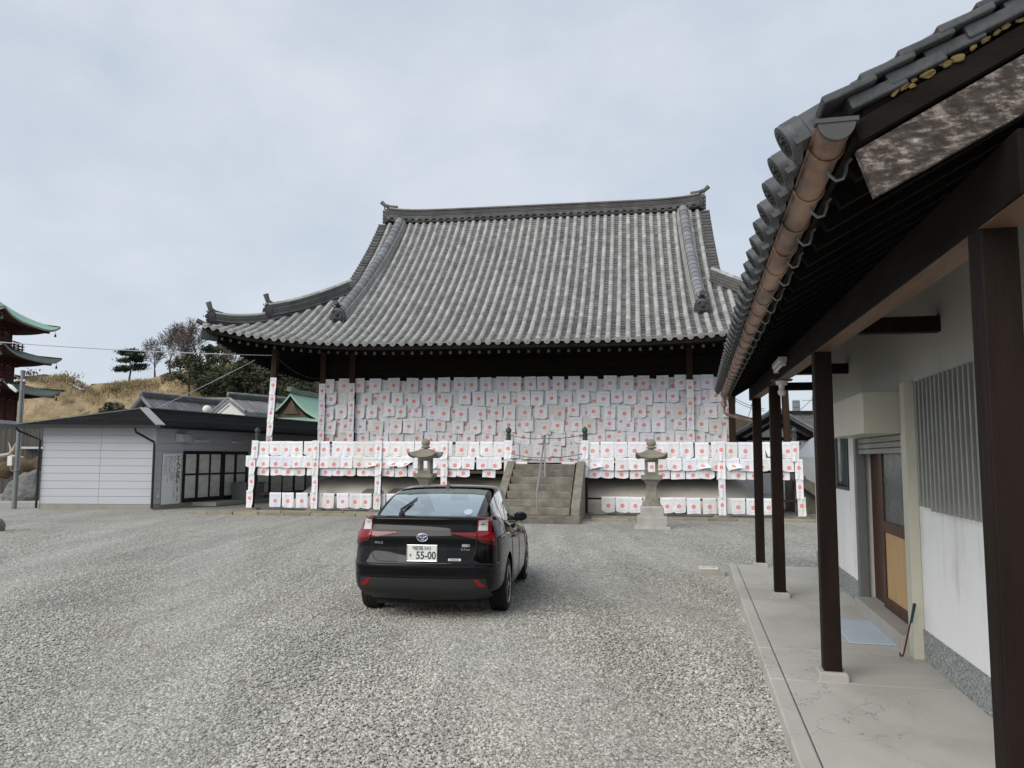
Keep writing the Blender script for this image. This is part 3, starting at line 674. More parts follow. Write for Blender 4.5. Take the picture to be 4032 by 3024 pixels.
# ------------------------------------------------------------------ stone lanterns
def lantern(label, x, y):
    g = thing('stone_lantern', label, 'lantern', TM @ Vector((x, y, 0)), TR, 'stone lanterns flanking the stairs')
    m = M['stone_lantern']
    b = MB(); b.sq([(.48, 0), (.48, .05), (.46, .06)], ch=.03); b.build('base_slab', M['stone_pale'], g)
    b = MB(); b.sq([(.395, .062), (.40, .31), (.385, .33)], ch=.04); b.build('base_block', M['stone_pale'], g)
    b = MB(); b.sq([(.315, .332), (.315, .55), (.29, .60)], ch=.05); b.build('upper_base_block', M['stone_pale'], g)
    b = MB(); b.sq([(.235, .602), (.235, .66), (.20, .74), (.165, .86), (.145, 1.0), (.14, 1.1), (.155, 1.17), (.19, 1.215), (.19, 1.235)], ch=.2); b.build('shaft', m, g, smooth=30)
    b = MB(); b.sq([(.19, 1.237), (.21, 1.27), (.275, 1.31), (.285, 1.33), (.285, 1.43)], ch=.12); b.build('platform', m, g)
    fb = MB()
    for sx in (-1, 1):
        for sy in (-1, 1): fb.bx(min(sx * .105, sx * .18), max(sx * .105, sx * .18), min(sy * .105, sy * .18), max(sy * .105, sy * .18), 1.5, 1.79)
    fb.bx(-.181, .181, -.181, .181, 1.432, 1.512); fb.bx(-.181, .181, -.181, .181, 1.785, 1.865)
    fb.build('fire_box', m, g)
    # cap with upturned corners
    rings = []
    for h, z, up_ in ((.36, 1.867, .10), (.43, 1.90, .13), (.42, 1.94, .12), (.33, 1.985, .055), (.25, 2.045, .015), (.16, 2.10, 0), (.10, 2.125, 0)):
        ring = []
        for k in range(32):
            a = 2 * math.pi * k / 32 + math.pi / 4; q = max(abs(math.cos(a)), abs(math.sin(a))); px, py = h * math.cos(a) / q, h * math.sin(a) / q
            cn = (min(abs(px), abs(py)) / h) ** 3; ring.append((px, py, z + up_ * cn))
        rings.append(ring)
    b = MB(); b.loft(rings); b.build('cap', m, g, smooth=35)
    b = MB(); b.lathe([(.075, 2.127), (.08, 2.15), (.13, 2.17), (.14, 2.195), (.10, 2.215), (.09, 2.23), (.12, 2.26), (.13, 2.31), (.11, 2.37), (.06, 2.405), (.004, 2.43)], 14); b.build('finial', m, g, smooth=40)
lantern('stone lantern with stacked base blocks standing near the porch posts, fully in view', 4.53, -3.83)
lantern('stone lantern rising behind the roof of the parked black car', -1.9, -3.83)

# ------------------------------------------------------------------ towels
def towel_mat():
    m, nt, b = nodes_of('printed_cotton_towel'); t = NT(nt)
    uv = t.xyz(t.tc('UV')); u, v = uv[0], uv[1]
    dx = t.m('SUBTRACT', u, 0.5); dy = t.m('MULTIPLY', t.m('SUBTRACT', v, 0.44), 1.18)
    r = t.m('SQRT', t.m('ADD', t.m('MULTIPLY', dx, dx), t.m('MULTIPLY', dy, dy))); th = t.m('ARCTAN2', dy, dx)
    q = math.pi / 4
    tf = t.m('SUBTRACT', t.m('FLOORED_MODULO', t.m('ADD', th, q / 2), q), q / 2)
    RR = 0.165
    ax = t.m('SUBTRACT', t.m('MULTIPLY', r, t.m('COSINE', tf)), RR * .70); ay = t.m('MULTIPLY', r, t.m('SINE', tf))
    d = t.m('SQRT', t.m('ADD', t.m('MULTIPLY', ax, ax), t.m('MULTIPLY', ay, ay)))
    pet = t.m('LESS_THAN', d, RR * .285); dot = t.m('LESS_THAN', d, RR * .09)
    ctr = t.m('LESS_THAN', r, RR * .40); ring = t.m('MULTIPLY', t.m('LESS_THAN', r, RR * .26), t.m('GREATER_THAN', r, RR * .16))
    mask = t.m('MAXIMUM', pet, t.m('SUBTRACT', ctr, ring, clamp=True)); mask = t.m('SUBTRACT', mask, t.m('MULTIPLY', dot, 0.25), clamp=True)
    rn = t.rnd()
    # faint printed lines of small writing above and below the crest
    vec = t.mapv(t.tc('UV'), scale=(30, 6, 1)); nn = t.noise(vec, 1.6, 2, 0.7)
    band = t.m('MAXIMUM', t.m('LESS_THAN', t.m('ABSOLUTE', t.m('SUBTRACT', v, 0.80)), .05), t.m('LESS_THAN', t.m('ABSOLUTE', t.m('SUBTRACT', v, 0.14)), .03))
    txt = t.m('MULTIPLY', t.m('MULTIPLY', band, t.m('GREATER_THAN', nn, 0.53)), t.m('MULTIPLY', t.m('LESS_THAN', t.m('ABSOLUTE', dx), .33), 0.5))
    base = t.ramp(rn, (0.0, (0.85, 0.85, 0.86)), (0.3, (0.81, 0.81, 0.82)), (0.45, (0.76, 0.76, 0.84)), (0.6, (0.84, 0.84, 0.88)), (0.8, (0.77, 0.77, 0.77)), (1.0, (0.70, 0.69, 0.66)))
    c = t.mix(txt, base, (0.25, 0.25, 0.26)); c = t.mix(t.m('MULTIPLY', mask, 0.9), c, (0.80, 0.12, 0.09))
    t.put(b.inputs['Base Color'], c); b.inputs['Roughness'].default_value = 0.9; b.inputs['Specular IOR Level'].default_value = 0.15
    b.inputs['Sheen Weight'].default_value = 0.1
    wv = t.noise(t.mapv(t.tc('UV'), scale=(1, 1, 1)), 5.0, 3, 0.6)
    t.put(b.inputs['Normal'], t.bump(wv, 0.6, 0.035))
    return m
M['towel'] = towel_mat()
def towel_mesh(seed, w=0.43, h=0.5, kind='rail', thick=0.0):
    r = random.Random(seed); n, k = 9, 10; rows = []; uvs = []
    p1, p2, a1, a2 = r.uniform(0, 6), r.uniform(0, 6), r.uniform(.006, .016), r.uniform(.004, .012)
    curl = r.choice([0, 0, 1, -1]); flip = kind == 'blown'; shr = r.uniform(-.03, .03)
    vs_, uv_ = [], []
    sched = []
    if kind in ('rail', 'blown'): sched = [('back', .25), ('back', .08), ('top', 0)]
    for tag_, u in sched:
        if tag_ == 'back': rows.append([((i / (n - 1) - .5) * w, .075, -u * h) for i in range(n)]); uvs.append([(i / (n - 1), 1.0) for i in range(n)])
        else: rows.append([((i / (n - 1) - .5) * w, .03, .045) for i in range(n)]); uvs.append([(i / (n - 1), 1.0) for i in range(n)])
    for j in range(k + 1):
        v = j / k; row = []
        for i in range(n):
            s = i / (n - 1) - .5; x = s * w * (1 - abs(shr) * v) + shr * v * .4; z = -v * h + .03
            y = -.012 - (a1 * math.sin(s * 7 + p1 + v * 1.5) + a2 * math.sin(s * 13 + p2)) * (.25 + v)
            z += h * v * ((.10 if kind != 'wall' else .015) * (2 * s) ** 4 * (.5 + .5 * math.sin(seed * 1.7)) + .02 * math.sin(s * 5 + p1))
            if kind == 'wall': y = -.008 - abs(y) * (.6 + 1.2 * v * v)
            if curl and v > .6 and s * curl > .2:
                q = (v - .6) * (s * curl - .2) * 3; z += q * .3 * h; y -= q * .14
            if flip:
                q = max(0, v - .45); x += q * .35 * w * (1 if r is None else (1 if seed % 2 else -1)); z += q * .38 * h * (1 + s); y -= q * .30 * (.6 + s * (1 if seed % 2 else -1))
            row.append((x, y, z))
        rows.append(row); uvs.append([(.5 + (i / (n - 1) - .5) * w / .43, 1 - v * h / .5) for i in range(n)])
    b = MB(); b.grid(rows); me = bpy.data.meshes.new('towel'); me.from_pydata(b.v, [], b.f)
    flat = [q for row in uvs for q in row]; ul = me.uv_layers.new(name='UVMap')
    for lp in me.loops: ul.data[lp.index].uv = flat[lp.vertex_index]
    me.polygons.foreach_set('use_smooth', [True] * len(me.polygons)); me.materials.append(M['towel']); me.update(); return me
TW_RAIL = [towel_mesh(s, .43, .50) for s in range(7)] + [towel_mesh(20 + s, .43, .5, 'blown') for s in range(2)]
TW_LOW = [towel_mesh(40 + s, .45, .40) for s in range(6)] + [towel_mesh(50 + s, .44, .42, 'blown') for s in range(3)]
TW_WALL = [towel_mesh(60 + s, .46, .54, 'wall') for s in range(6)] + [towel_mesh(80 + s, .42, .50, 'wall') for s in range(5)]
TW_POST = [towel_mesh(90 + s, .27, .64, 'wall') for s in range(3)]
def hang(me, x, y, z, label, group, tilt=0.0, rz=0.0, sx=1.0):
    o = put('towel', me); tag(o, label, 'towel', group)
    o.matrix_world = TM @ Matrix.Translation((x, y, z)) @ Matrix.Rotation(rz, 4, 'Z') @ Matrix.Rotation(tilt, 4, 'Y') @ Matrix.Diagonal((sx, 1, 1, 1)); return o
def rail_row(x0, x1, z, y, meshes, where, group, pitch=.445, skip=0.0, blown=.10, nb=2):
    x = x0 + .24; i = 0
    while x < x1 - .15:
        if rng.random() > skip:
            i += 1; k = rng.randrange(len(meshes) - nb, len(meshes)) if rng.random() < blown else rng.randrange(len(meshes) - nb)
            hang(meshes[k], x + rng.uniform(-.03, .03), y - .006 * (i % 3) , z + rng.uniform(-.008, .008), f'white crest towel, {ordinal(i)} from left {where}', group, rng.uniform(-.03, .03))
        x += pitch * rng.uniform(.86, 1.12)
LS, RS = 'left of the stairs', 'right of the stairs'
for side, x0, x1 in ((LS, -9.05, STAIR0 - .05), (RS, STAIR1 + .05, 9.05)):
    rail_row(x0, x1, 2.38, -.045, TW_RAIL, 'on the top rail ' + side, 'towels on the top rail', skip=.0)
    rail_row(x0 - (.4 if side == LS else 0), x1 + (.2 if side == RS else 0), 1.87, -.055, TW_LOW, 'on the middle rail ' + side, 'towels on the middle rail', blown=.18, nb=3)
    rail_row(x0, x1, 1.60, .03, TW_LOW, 'hung under the middle rail ' + side, 'towels under the middle rail', pitch=.46, skip=.04, blown=.03, nb=3)
    rail_row(x0 + .45, x1 - .35, 0.60, .02, TW_RAIL, 'on the lowest rail ' + side, 'towels on the lowest rail', pitch=.47, skip=.0, blown=.05)
ROWN = ['top', 'second', 'third', 'fourth', 'fifth', 'lowest']
# the under-layer: towels pasted edge to edge, mostly hidden by the ones hung over them
ul = MB(); uvl = []
for r_ in range(7):
    x = WX0 + .12 + rng.uniform(0, .2); zt = 4.76 - r_ * .44
    while x < WX1 - .1:
        w_, h_ = rng.uniform(.42, .52), rng.uniform(.50, .60); yy = WY - .066 - .003 * ((int(x * 7) + r_) % 4); dz = rng.uniform(-.05, .05); ti = rng.uniform(-.04, .04); cx_, cz_ = rng.uniform(-.12, .12), rng.uniform(-.15, .2)
        rows = []
        for j in range(5):
            rows.append([(x + (i / 4 - .5) * w_, yy - .010 * (1 + math.sin(i * 2.1 + x * 9 + j)), zt + dz - j / 4 * h_ + (i / 4 - .5) * ti) for i in range(5)]); uvl += [(.5 + (i / 4 - .5) * w_ / .43 + cx_, 1 - j / 4 * h_ / .5 + cz_) for i in range(5)]
        ul.grid(rows); x += rng.uniform(.36, .46)
me = bpy.data.meshes.new('towel_layer'); me.from_pydata(ul.v, [], ul.f); lay_ = me.uv_layers.new(name='UVMap')
for lp in me.loops: lay_.data[lp.index].uv = uvl[lp.vertex_index]
me.polygons.foreach_set('use_smooth', [True] * len(me.polygons)); me.materials.append(M['towel']); me.update()
o = put('towel_layer', me); o.matrix_world = TM; tag(o, 'under-layer of crest towels pasted over the hall wall', None, None, 'stuff')
for r_, zt in enumerate((4.80, 4.30, 3.80, 3.30, 2.85, 2.38)):
    x = WX0 + .28 + (.1 if r_ % 2 else 0); i = 0
    while x < WX1 - .15:
        i += 1; k = rng.randrange(len(TW_WALL))
        hang(TW_WALL[k], x, WY - .10 - .009 * (5 - r_) - .006 * ((i * 3) % 4) - (.0 if r_ else .02), zt + (rng.uniform(-.10, .07) if r_ else rng.uniform(-.012, .012)), f'white crest towel, {ordinal(i)} from left in the {ROWN[r_]} wall row', f'towels in the {ROWN[r_]} row on the wall', rng.uniform(-.045, .045))
        x += rng.uniform(.44, .76)
for x, lab in ((.34, 'left'), (1.93, 'right')):
    hang(TW_LOW[1 if lab == 'left' else 3], x, -.17, FZ + .0, f'single white towel with red crest over the stair head, {lab} of the handrail', 'towels over the stair head')
for n_, (x, y) in zip(('hall corner pillar', 'second hall pillar', 'hall pillar beside the gutter end'), PILLARS[:3]):
    for i in range(4):
        hang(TW_POST[i % 3], x, y - .118 - .004 * (i % 2), 4.62 - i * .56, f'narrow towel wrapped on the {n_}, {ordinal(i + 1)} from the top', 'towels wrapped on pillars', 0, 0, .95)
for i in range(5):
    hang(TW_POST[i % 3], -8.80 - .02 * i, .6 - .118 - .004 * (i % 2), 4.70 - i * .5, f'narrow towel wrapped on the leaning corner prop, {ordinal(i + 1)} from the top', 'towels wrapped on the corner prop', 0.04, 0, .88)
for pi in (0, 1, 2, 3, 6, 7, 8):
    x = POSTX[pi] + (.0 if pi not in (0, 8) else (.0 if pi else .0))
    nm = {0: 'leftmost', 1: 'second', 2: 'third', 3: 'fourth', 6: 'seventh', 7: 'eighth', 8: 'rightmost'}[pi]
    lx = {0: -.05, 8: .05}.get(pi, 0)
    for i_, z_ in enumerate((1.86,) if pi in (0, 8) else (2.42, 1.86)): hang(TW_POST[(pi + i_) % 3], x, -.098 - .004 * i_, z_, f'narrow towel on the {nm} railing post, {("middle" if pi in (0, 8) else ("upper", "lower")[i_])} one beside the rails', 'towels wrapped on upper railing posts', 0, 0, .9)
    hang(TW_POST[pi % 3], x + lx * .2, -.098, 1.26, f'narrow towel wrapped on the {nm} railing post under the veranda', 'towels wrapped on railing posts', 0, 0, .8)
    if pi not in (0, 8): hang(TW_POST[(pi + 1) % 3], x, -.102, .67, f'narrow towel round the foot of the {nm} railing post', 'towels round railing post feet', 0, 0, .85)
    if pi in (0, 8):
        hang(TW_POST[0], x + lx * 1.0, -.104, .68, f'crumpled towel at the foot of the {nm} railing post', 'towels at the feet of railing posts', 0.0, 0, .9)
        hang(TW_POST[1], x - lx * 1.8, -.10, 2.42, f'towel tied round the head of the {nm} railing post', 'towels round railing post heads', 0.05, 0, .9)
for x, lab in ((STAIR0, 'left'), (STAIR1, 'right')):
    for i, z in enumerate((2.44, 1.86)): hang(TW_POST[i], x, -.10 - .004 * i, z, f'towel wrapped on the {lab} stair post, {("upper", "lower")[i]} of two', 'towels on the stair posts', 0.03, 0, .95)
# ------------------------------------------------------------------ the near building with its porch
BR = R(-13.1); BM = Matrix.Rotation(BR, 4, 'Z')
def stucco():
    m, nt, b = nodes_of('white_stucco'); t = NT(nt); P = t.tc('Object'); z = t.xyz(P)[2]
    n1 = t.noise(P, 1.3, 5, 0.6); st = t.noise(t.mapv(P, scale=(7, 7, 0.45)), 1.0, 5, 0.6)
    top = t.m('ADD', t.ramp(t.m('ADD', t.m('MULTIPLY', z, 0.3), t.m('MULTIPLY', st, 0.16)), (0.60, 0.0), (0.92, 0.72)), 0.0)  # upper wall darkened in colour: dirt plus painted-in shade below the eave
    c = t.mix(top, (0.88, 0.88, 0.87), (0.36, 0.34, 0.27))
    c = t.mix(t.ramp(t.m('MULTIPLY', st, n1), (0.25, 0.0), (0.40, 0.5)), c, (0.55, 0.54, 0.49))
    t.put(b.inputs['Base Color'], c); b.inputs['Roughness'].default_value = 0.85; b.inputs['Specular IOR Level'].default_value = 0.2
    t.put(b.inputs['Normal'], t.bump(t.noise(P, 70, 3, 0.7), 0.2, 0.004)); return m
def porch_concrete():
    m, nt, b = nodes_of('cracked_concrete'); t = NT(nt); P = t.tc('Object')
    n1 = t.noise(P, 0.9, 6, 0.62, 0.6); n2 = t.noise(P, 60, 3, 0.6)
    c = t.ramp(t.m('ADD', t.m('MULTIPLY', n1, .8), t.m('MULTIPLY', n2, .2)), (0.3, (0.36, 0.345, 0.31)), (0.5, (0.49, 0.475, 0.43)), (0.7, (0.57, 0.555, 0.51)))
    dist = nt.nodes.new('ShaderNodeVectorMath'); dist.operation = 'ADD'; wob = nt.nodes.new('ShaderNodeVectorMath'); wob.operation = 'SCALE'
    nt.links.new(t.noise(P, 3.5, 4, 0.6, out=1), wob.inputs[0]); wob.inputs['Scale'].default_value = 0.5
    nt.links.new(P, dist.inputs[0]); nt.links.new(wob.outputs[0], dist.inputs[1])
    e = t.vor(dist.outputs[0], 1.35, 'DISTANCE_TO_EDGE'); gate = t.ramp(t.noise(t.mapv(P, loc=(2.2, 1.0, 0)), 0.55, 2), (0.46, 0.0), (0.53, 1.0))
    cr = t.m('MULTIPLY', t.m('LESS_THAN', e, 0.005), gate)
    c = t.mix(t.m('MULTIPLY', cr, 0.5), c, (0.14, 0.135, 0.125))
    t.put(b.inputs['Base Color'], c); t.put(b.inputs['Roughness'], t.m('ADD', t.m('MULTIPLY', n1, 0.35), 0.5)); b.inputs['Specular IOR Level'].default_value = 0.35
    t.put(b.inputs['Normal'], t.bump(t.m('SUBTRACT', n2, t.m('MULTIPLY', cr, 2.0)), 0.2, 0.004)); return m
def terrazzo():
    m, nt, b = nodes_of('speckled_granite_skirting'); t = NT(nt); P = t.tc('Object')
    v = t.xyz(t.vor(P, 90, out='Color'))[0]
    c = t.ramp(v, (0.0, (0.12, 0.13, 0.125)), (0.4, (0.24, 0.26, 0.25)), (0.75, (0.36, 0.385, 0.37)), (1.0, (0.52, 0.54, 0.52)))
    t.put(b.inputs['Base Color'], c); b.inputs['Roughness'].default_value = 0.7; t.put(b.inputs['Normal'], t.bump(v, 0.3, 0.004)); return m
def weathered_board():
    m, nt, b = nodes_of('weathered_bargeboard'); t = NT(nt); P = t.tc('Object')
    v = t.mapv(P, scale=(16, 16, 46), rot=(0, R(28), 0)); n = t.noise(v, 1.0, 8, 0.72, 0.2); n2 = t.noise(P, 14, 8, 0.75)
    f = t.m('ADD', t.m('MULTIPLY', n, .55), t.m('MULTIPLY', n2, .45))
    c = t.ramp(f, (0.42, (0.022, 0.016, 0.014)), (0.50, (0.06, 0.046, 0.038)), (0.56, (0.20, 0.17, 0.15)), (0.64, (0.48, 0.45, 0.41)))
    t.put(b.inputs['Base Color'], c); b.inputs['Roughness'].default_value = 0.85; t.put(b.inputs['Normal'], t.bump(n, 0.5, 0.006)); return m
def copper():
    m, nt, b = nodes_of('tarnished_copper'); t = NT(nt); P = t.tc('Object')
    n = t.noise(t.mapv(P, scale=(6, 2.0, 6)), 1.0, 5, 0.6, 0.3)
    c = t.ramp(n, (0.36, (0.11, 0.072, 0.055)), (0.5, (0.29, 0.175, 0.125)), (0.66, (0.42, 0.275, 0.205)))
    t.put(b.inputs['Base Color'], c); b.inputs['Metallic'].default_value = 0.45; t.put(b.inputs['Roughness'], t.m('ADD', t.m('MULTIPLY', n, .3), .32)); return m
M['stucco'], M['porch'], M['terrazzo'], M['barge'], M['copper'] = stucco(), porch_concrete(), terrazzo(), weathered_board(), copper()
M['door_brown'] = mat('varnished_door_wood', (0.075, 0.027, 0.014), (0.035, 0.013, 0.008), rough=0.4, nscale=3, stretch=(4, 4, 0.3))
M['door_tan'] = mat('tan_door_panel', (0.56, 0.35, 0.17), (0.43, 0.26, 0.12), rough=0.5, nscale=2.5, fine=30, namt=0.7, stretch=(4, 4, 0.5), bump=0.12)
M['glass_dark'] = mat('frosted_dark_glass', (0.075, 0.10, 0.10), (0.04, 0.055, 0.055), rough=0.25, nscale=8, spec=0.5, bump=0.3)
M['glass_teal'] = mat('teal_window_glass', (0.035, 0.10, 0.095), (0.02, 0.06, 0.06), rough=0.12, spec=0.5, bump=0.05)
M['mat_blue'] = mat('pale_blue_doormat', (0.50, 0.58, 0.66), (0.42, 0.50, 0.58), rough=0.9, fine=120, bump=0.4)
M['mortar'] = mat('ochre_clay_mortar', (0.40, 0.30, 0.12), (0.24, 0.18, 0.08), rough=0.95, nscale=12, bump=0.8, bdist=0.01)
M['rod_red'] = mat('rusty_red_rod', (0.10, 0.03, 0.022), rough=0.5); M['rod_grip'] = mat('dark_teal_grip', (0.02, 0.06, 0.07), rough=0.5)
M['lamp_white'] = mat('white_enamel', (0.78, 0.78, 0.74), rough=0.35, bump=0.02)
M['slat_grey'] = mat('grey_aluminium_slat', (0.36, 0.37, 0.35), (0.28, 0.29, 0.27), rough=0.45, metal=0.3, bump=0.03)

CZ = 0.25
M['cap_grey'] = mat('dark_grey_cap_metal', (0.10, 0.10, 0.10), (0.06, 0.06, 0.06), rough=0.6, spec=0.2)
# porch floor of cast panels
pf = bpy.data.objects.new('porch_floor', None); col.objects.link(pf); pf.rotation_euler = (0, 0, BR); tag(pf, 'cracked concrete porch floor', None, None, 'structure')
ysb = [1.0, 4.1, 6.27, 7.25, 9.6, 12.72]
for a, c in zip(ysb, ysb[1:]):
    b = MB(); b.bx(.668, 2.0, a + .004, c - .004, -.1, CZ); b.build('concrete_panel', M['porch'], pf, bevel=.004)
    b = MB(); b.bx(.545, .66, a + .003, c - .003, -.1, CZ + .002); b.build('edge_panel', M['porch'], pf, bevel=.012)
bld = thing('porch_building', 'long white-walled building with dark timber porch posts and tiled eaves', 'building', (0, 0, 0), BR)
WXB = 1.86
# wall with its openings: (y0, y1, z0, z1)
wl = MB()
for y0, y1, z0, z1 in ((1.0, 5.0, .2, 3.6), (5.0, 6.93, .2, 1.53), (5.0, 6.93, 2.52, 3.6), (6.93, 7.42, .2, 3.6), (7.42, 9.42, 2.3, 3.6), (9.42, 10.1, .2, 3.6), (10.1, 11.3, .2, 1.55), (10.1, 11.3, 2.2, 3.6), (11.3, 12.75, .2, 3.6)):
    wl.bx(WXB, WXB + .16, y0, y1, z0, z1)
wl.bx(WXB + .16, 4.6, 12.55, 12.75, .2, 4.4); wl.bx(WXB + .16, 4.6, 1.0, 1.2, .2, 4.4)
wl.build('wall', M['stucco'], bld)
for y0, y1 in ((1.0, 7.15), (9.5, 12.76)):
    b = MB(); b.bx(WXB - .012, WXB - .001, y0, y1, CZ - .05, .50); b.build('skirting', M['terrazzo'], bld)
# posts on stone pads
for y, s_ in ((2.86, .118), (6.4, .13), (9.92, .13), (12.6, .13)):
    z1 = 2.68 + .0175 * (y - 2.5)
    b = MB(); b.bx(1.01 - s_ / 2, 1.01 + s_ / 2, y - s_ / 2, y + s_ / 2, CZ + .06, z1 + .01); b.build('post', M['wood_dark'], bld, bevel=.008)
    b = MB(); b.sq([(.108, CZ - .01), (.105, CZ + .045), (.09, CZ + .063)], (1.01, y, 0), ch=.08); b.build('post_stone', M['stone_pale'], bld)
def bz(y): return 2.67 + .0175 * (y - 2.5)
b = MB(); b.loft([[(x, y, bz(y) + dz) for x, dz in ((.945, 0), (1.075, 0), (1.075, .20), (.945, .20))] for y in (2.45, 13.25)]); b.build('eaves_beam', M['wood_black'], bld, bevel=.006)
b = MB(); b.loft([[(x, y, bz(y) + dz) for x, dz in ((.952, -.006), (1.068, -.006), (1.068, -.001), (.952, -.001))] for y in (2.45, 13.24)]); b.build('beam_underside', M['wood_beam'], bld)
for y, z in ((6.4, 2.93), (9.92, 2.99), (12.6, 3.02)):
    b = MB(); b.bx(1.08, WXB + .02, y - .05, y + .05, z - .06, z + .06); b.build('tie_beam', M['wood_dark'], bld)
b = MB(); b.bx(1.08, WXB + .02, 12.55, 12.65, 3.2, 3.28); b.build('tie_beam', M['wood_dark'], bld)
# roof: boards, rafters, tiles
RS_ = 0.56
def rz_(x): return 2.975 + RS_ * (x - .40)
YN, YF = 2.50, 13.42
b = MB(); ov = lambda y: .36 + .009 * (y - 2.5)
b.loft([[(.545, YN + .02, rz_(.545) - .05), (.545, YN + .02, rz_(.545) - .08), (4.6, YN + .02, rz_(4.6) - .08), (4.6, YN + .02, rz_(4.6) - .05)], [(.63, YF, rz_(.63) - .05), (.63, YF, rz_(.63) - .08), (4.6, YF, rz_(4.6) - .08), (4.6, YF, rz_(4.6) - .05)]])
b.build('roof_boarding', M['wood_soffit'], bld)
for i in range(34):
    y = YN + .12 + i * .325
    b = MB(); b.bar((.58 + .009 * (y - 2.5), y, rz_(.58) - .125), (2.2, y, rz_(2.2) - .125), .05, .085); b.build('rafter', M['wood_soffit'], bld)
b = MB(); b.loft([[(x, y, rz_(.54) - .03), (x, y, rz_(.54) - .12), (x + .02, y, rz_(.54) - .12), (x + .02, y, rz_(.54) - .03)] for x, y in ((.525, YN + .03), (.61, YF))]); b.build('fascia', M['wood_black'], bld)
def bmat(x, y):
    t_ = Vector((1, 0, RS_)).normalized(); n = Vector((-RS_, 0, 1)).normalized(); s = t_.cross(n)
    m = Matrix.Identity(4)
    for i, a in enumerate((s, t_, n)):
        for k in range(3): m[k][i] = a[k]
    m.translation = (x, y, rz_(x)); return m
ce = MB(); nseg = 12
rg = lambda y, r: [(r * math.cos(math.pi * k / nseg), y, r * math.sin(math.pi * k / nseg) + .025) for k in range(nseg + 1)] + [(-r, y, -.02), (r, y, -.02)]
ce.loft([rg(-.02, .058), rg(.035, .058), rg(.04, .053), rg(.26, .050)])
ce.lathe([(.061, -.035), (.061, .0)], 20, (0, 0, .02), 'y')
ce_me = ce.mesh('eave_cover_tile', 35); ce_me.materials.append(M['tile_smoke'])
fc = MB(); fc.lathe([(.046, -.0345), (.046, -.038), (.040, -.038), (.040, -.0345)], 20, (0, 0, .02), 'y')
for k in range(12): a = k * math.pi / 6; fc.lathe([(.007, -.034), (.006, -.040), (.002, -.041)], 6, (.034 * math.cos(a), 0, .02 + .034 * math.sin(a)), 'y')
for k in range(3):
    a0 = k * 2.094; pth = [(.020 * (1 - u * .5) * math.cos(a0 + u * 2.6), -.036, .02 + .020 * (1 - u * .5) * math.sin(a0 + u * 2.6)) for u in (0, .25, .5, .75, 1)]
    fc.tube(pth, [.011, .010, .008, .005, .002], 6)
fc_me = fc.mesh('tile_crest', 35); fc_me.materials.append(M['tile_dark'])
pe = MB(); pxs = [-.5, -.3, -.1, .1, .3, .5]
pe.grid([[(x * .2, 0, -.03 * (1 - (2 * x) ** 2) - .002) for x in pxs], [(x * .2, 0, -.03 * (1 - (2 * x) ** 2) + .03) for x in pxs], [(x * .2, .22, -.03 * (1 - (2 * x) ** 2)) for x in pxs]])
pe_me = pe.mesh('eave_pan_tile', 35); pe_me.materials.append(M['tile_smoke'])
PB = .27; y = YN + .14; first = True; fieldC, fieldP = [], []
while y < YF - .05:
    o = put('cover_tile', ce_me, bld); o.matrix_local = bmat(ov(y), y); q = put('tile_crest', fc_me, o)
    for i in range(1, 18): fieldC.append((i, bmat(ov(y) + .21 * i, y), False))
    if y + PB / 2 < YF - .05:
        o = put('pan_tile', pe_me, bld); o.matrix_local = bmat(ov(y) + .02, y + PB / 2)
        for i in range(1, 30): fieldP.append((i, bmat(ov(y) + .02 + .125 * i, y + PB / 2), False))
    y += PB
cf = MB(); cf.loft([rg(0, .054), rg(.25, .050)]); pf_ = MB(); pf_.grid([[(x * .2, 0, -.03 * (1 - (2 * x) ** 2) + .005) for x in pxs], [(x * .2, 0, -.03 * (1 - (2 * x) ** 2) + .03) for x in pxs], [(x * .2, .16, -.03 * (1 - (2 * x) ** 2)) for x in pxs]])
lay(fieldC, cf, bld, 'cover_tile', 'cover_tile_field', lambda e: None, M['tile_smoke'], 0)
lay(fieldP, pf_, bld, 'pan_tile', 'pan_tile_field', lambda e: None, M['tile_smoke'], 0)
# far slope, plain bed
b = MB(); b.grid([[(x, y, rz_(4.6) - RS_ * (x - 4.6) - .05) for x in (4.6, 8.8)] for y in (YN, YF)]); b.build('roof_bed', M['tile_smoke'], bld)
# verge at the near gable: two stepped rows of tile edges, clay, bargeboard
ux = Vector((1, 0, RS_)).normalized(); un = Vector((-RS_, 0, 1)).normalized()
def slab(name, x, off, L, th, y0, y1, tilt, m, pr=bld):
    p = Vector((x, 0, rz_(x))) + un * off; d = (ux + un * tilt).normalized(); n = Vector((-d.z, 0, d.x))
    b = MB(); q = [p, p + d * L, p + d * L + n * th * .8, p + n * th]
    b.loft([[(a.x, y0, a.z) for a in q], [(a.x, y1, a.z) for a in q]]); return b.build(name, m, pr, bevel=.006)
for i in range(26):
    x = .43 + i * .112
    slab('verge_tile', x, .012, .17, .028, YN - .035 + rng.uniform(-.004, .004), YN + .14, -.12, M['tile_smoke'])
for i in range(25):
    x = .49 + i * .112
    slab('verge_tile', x, -.042, .18, .045, YN - .012 + rng.uniform(-.005, .005), YN + .16, -.10, M['tile_smoke'])
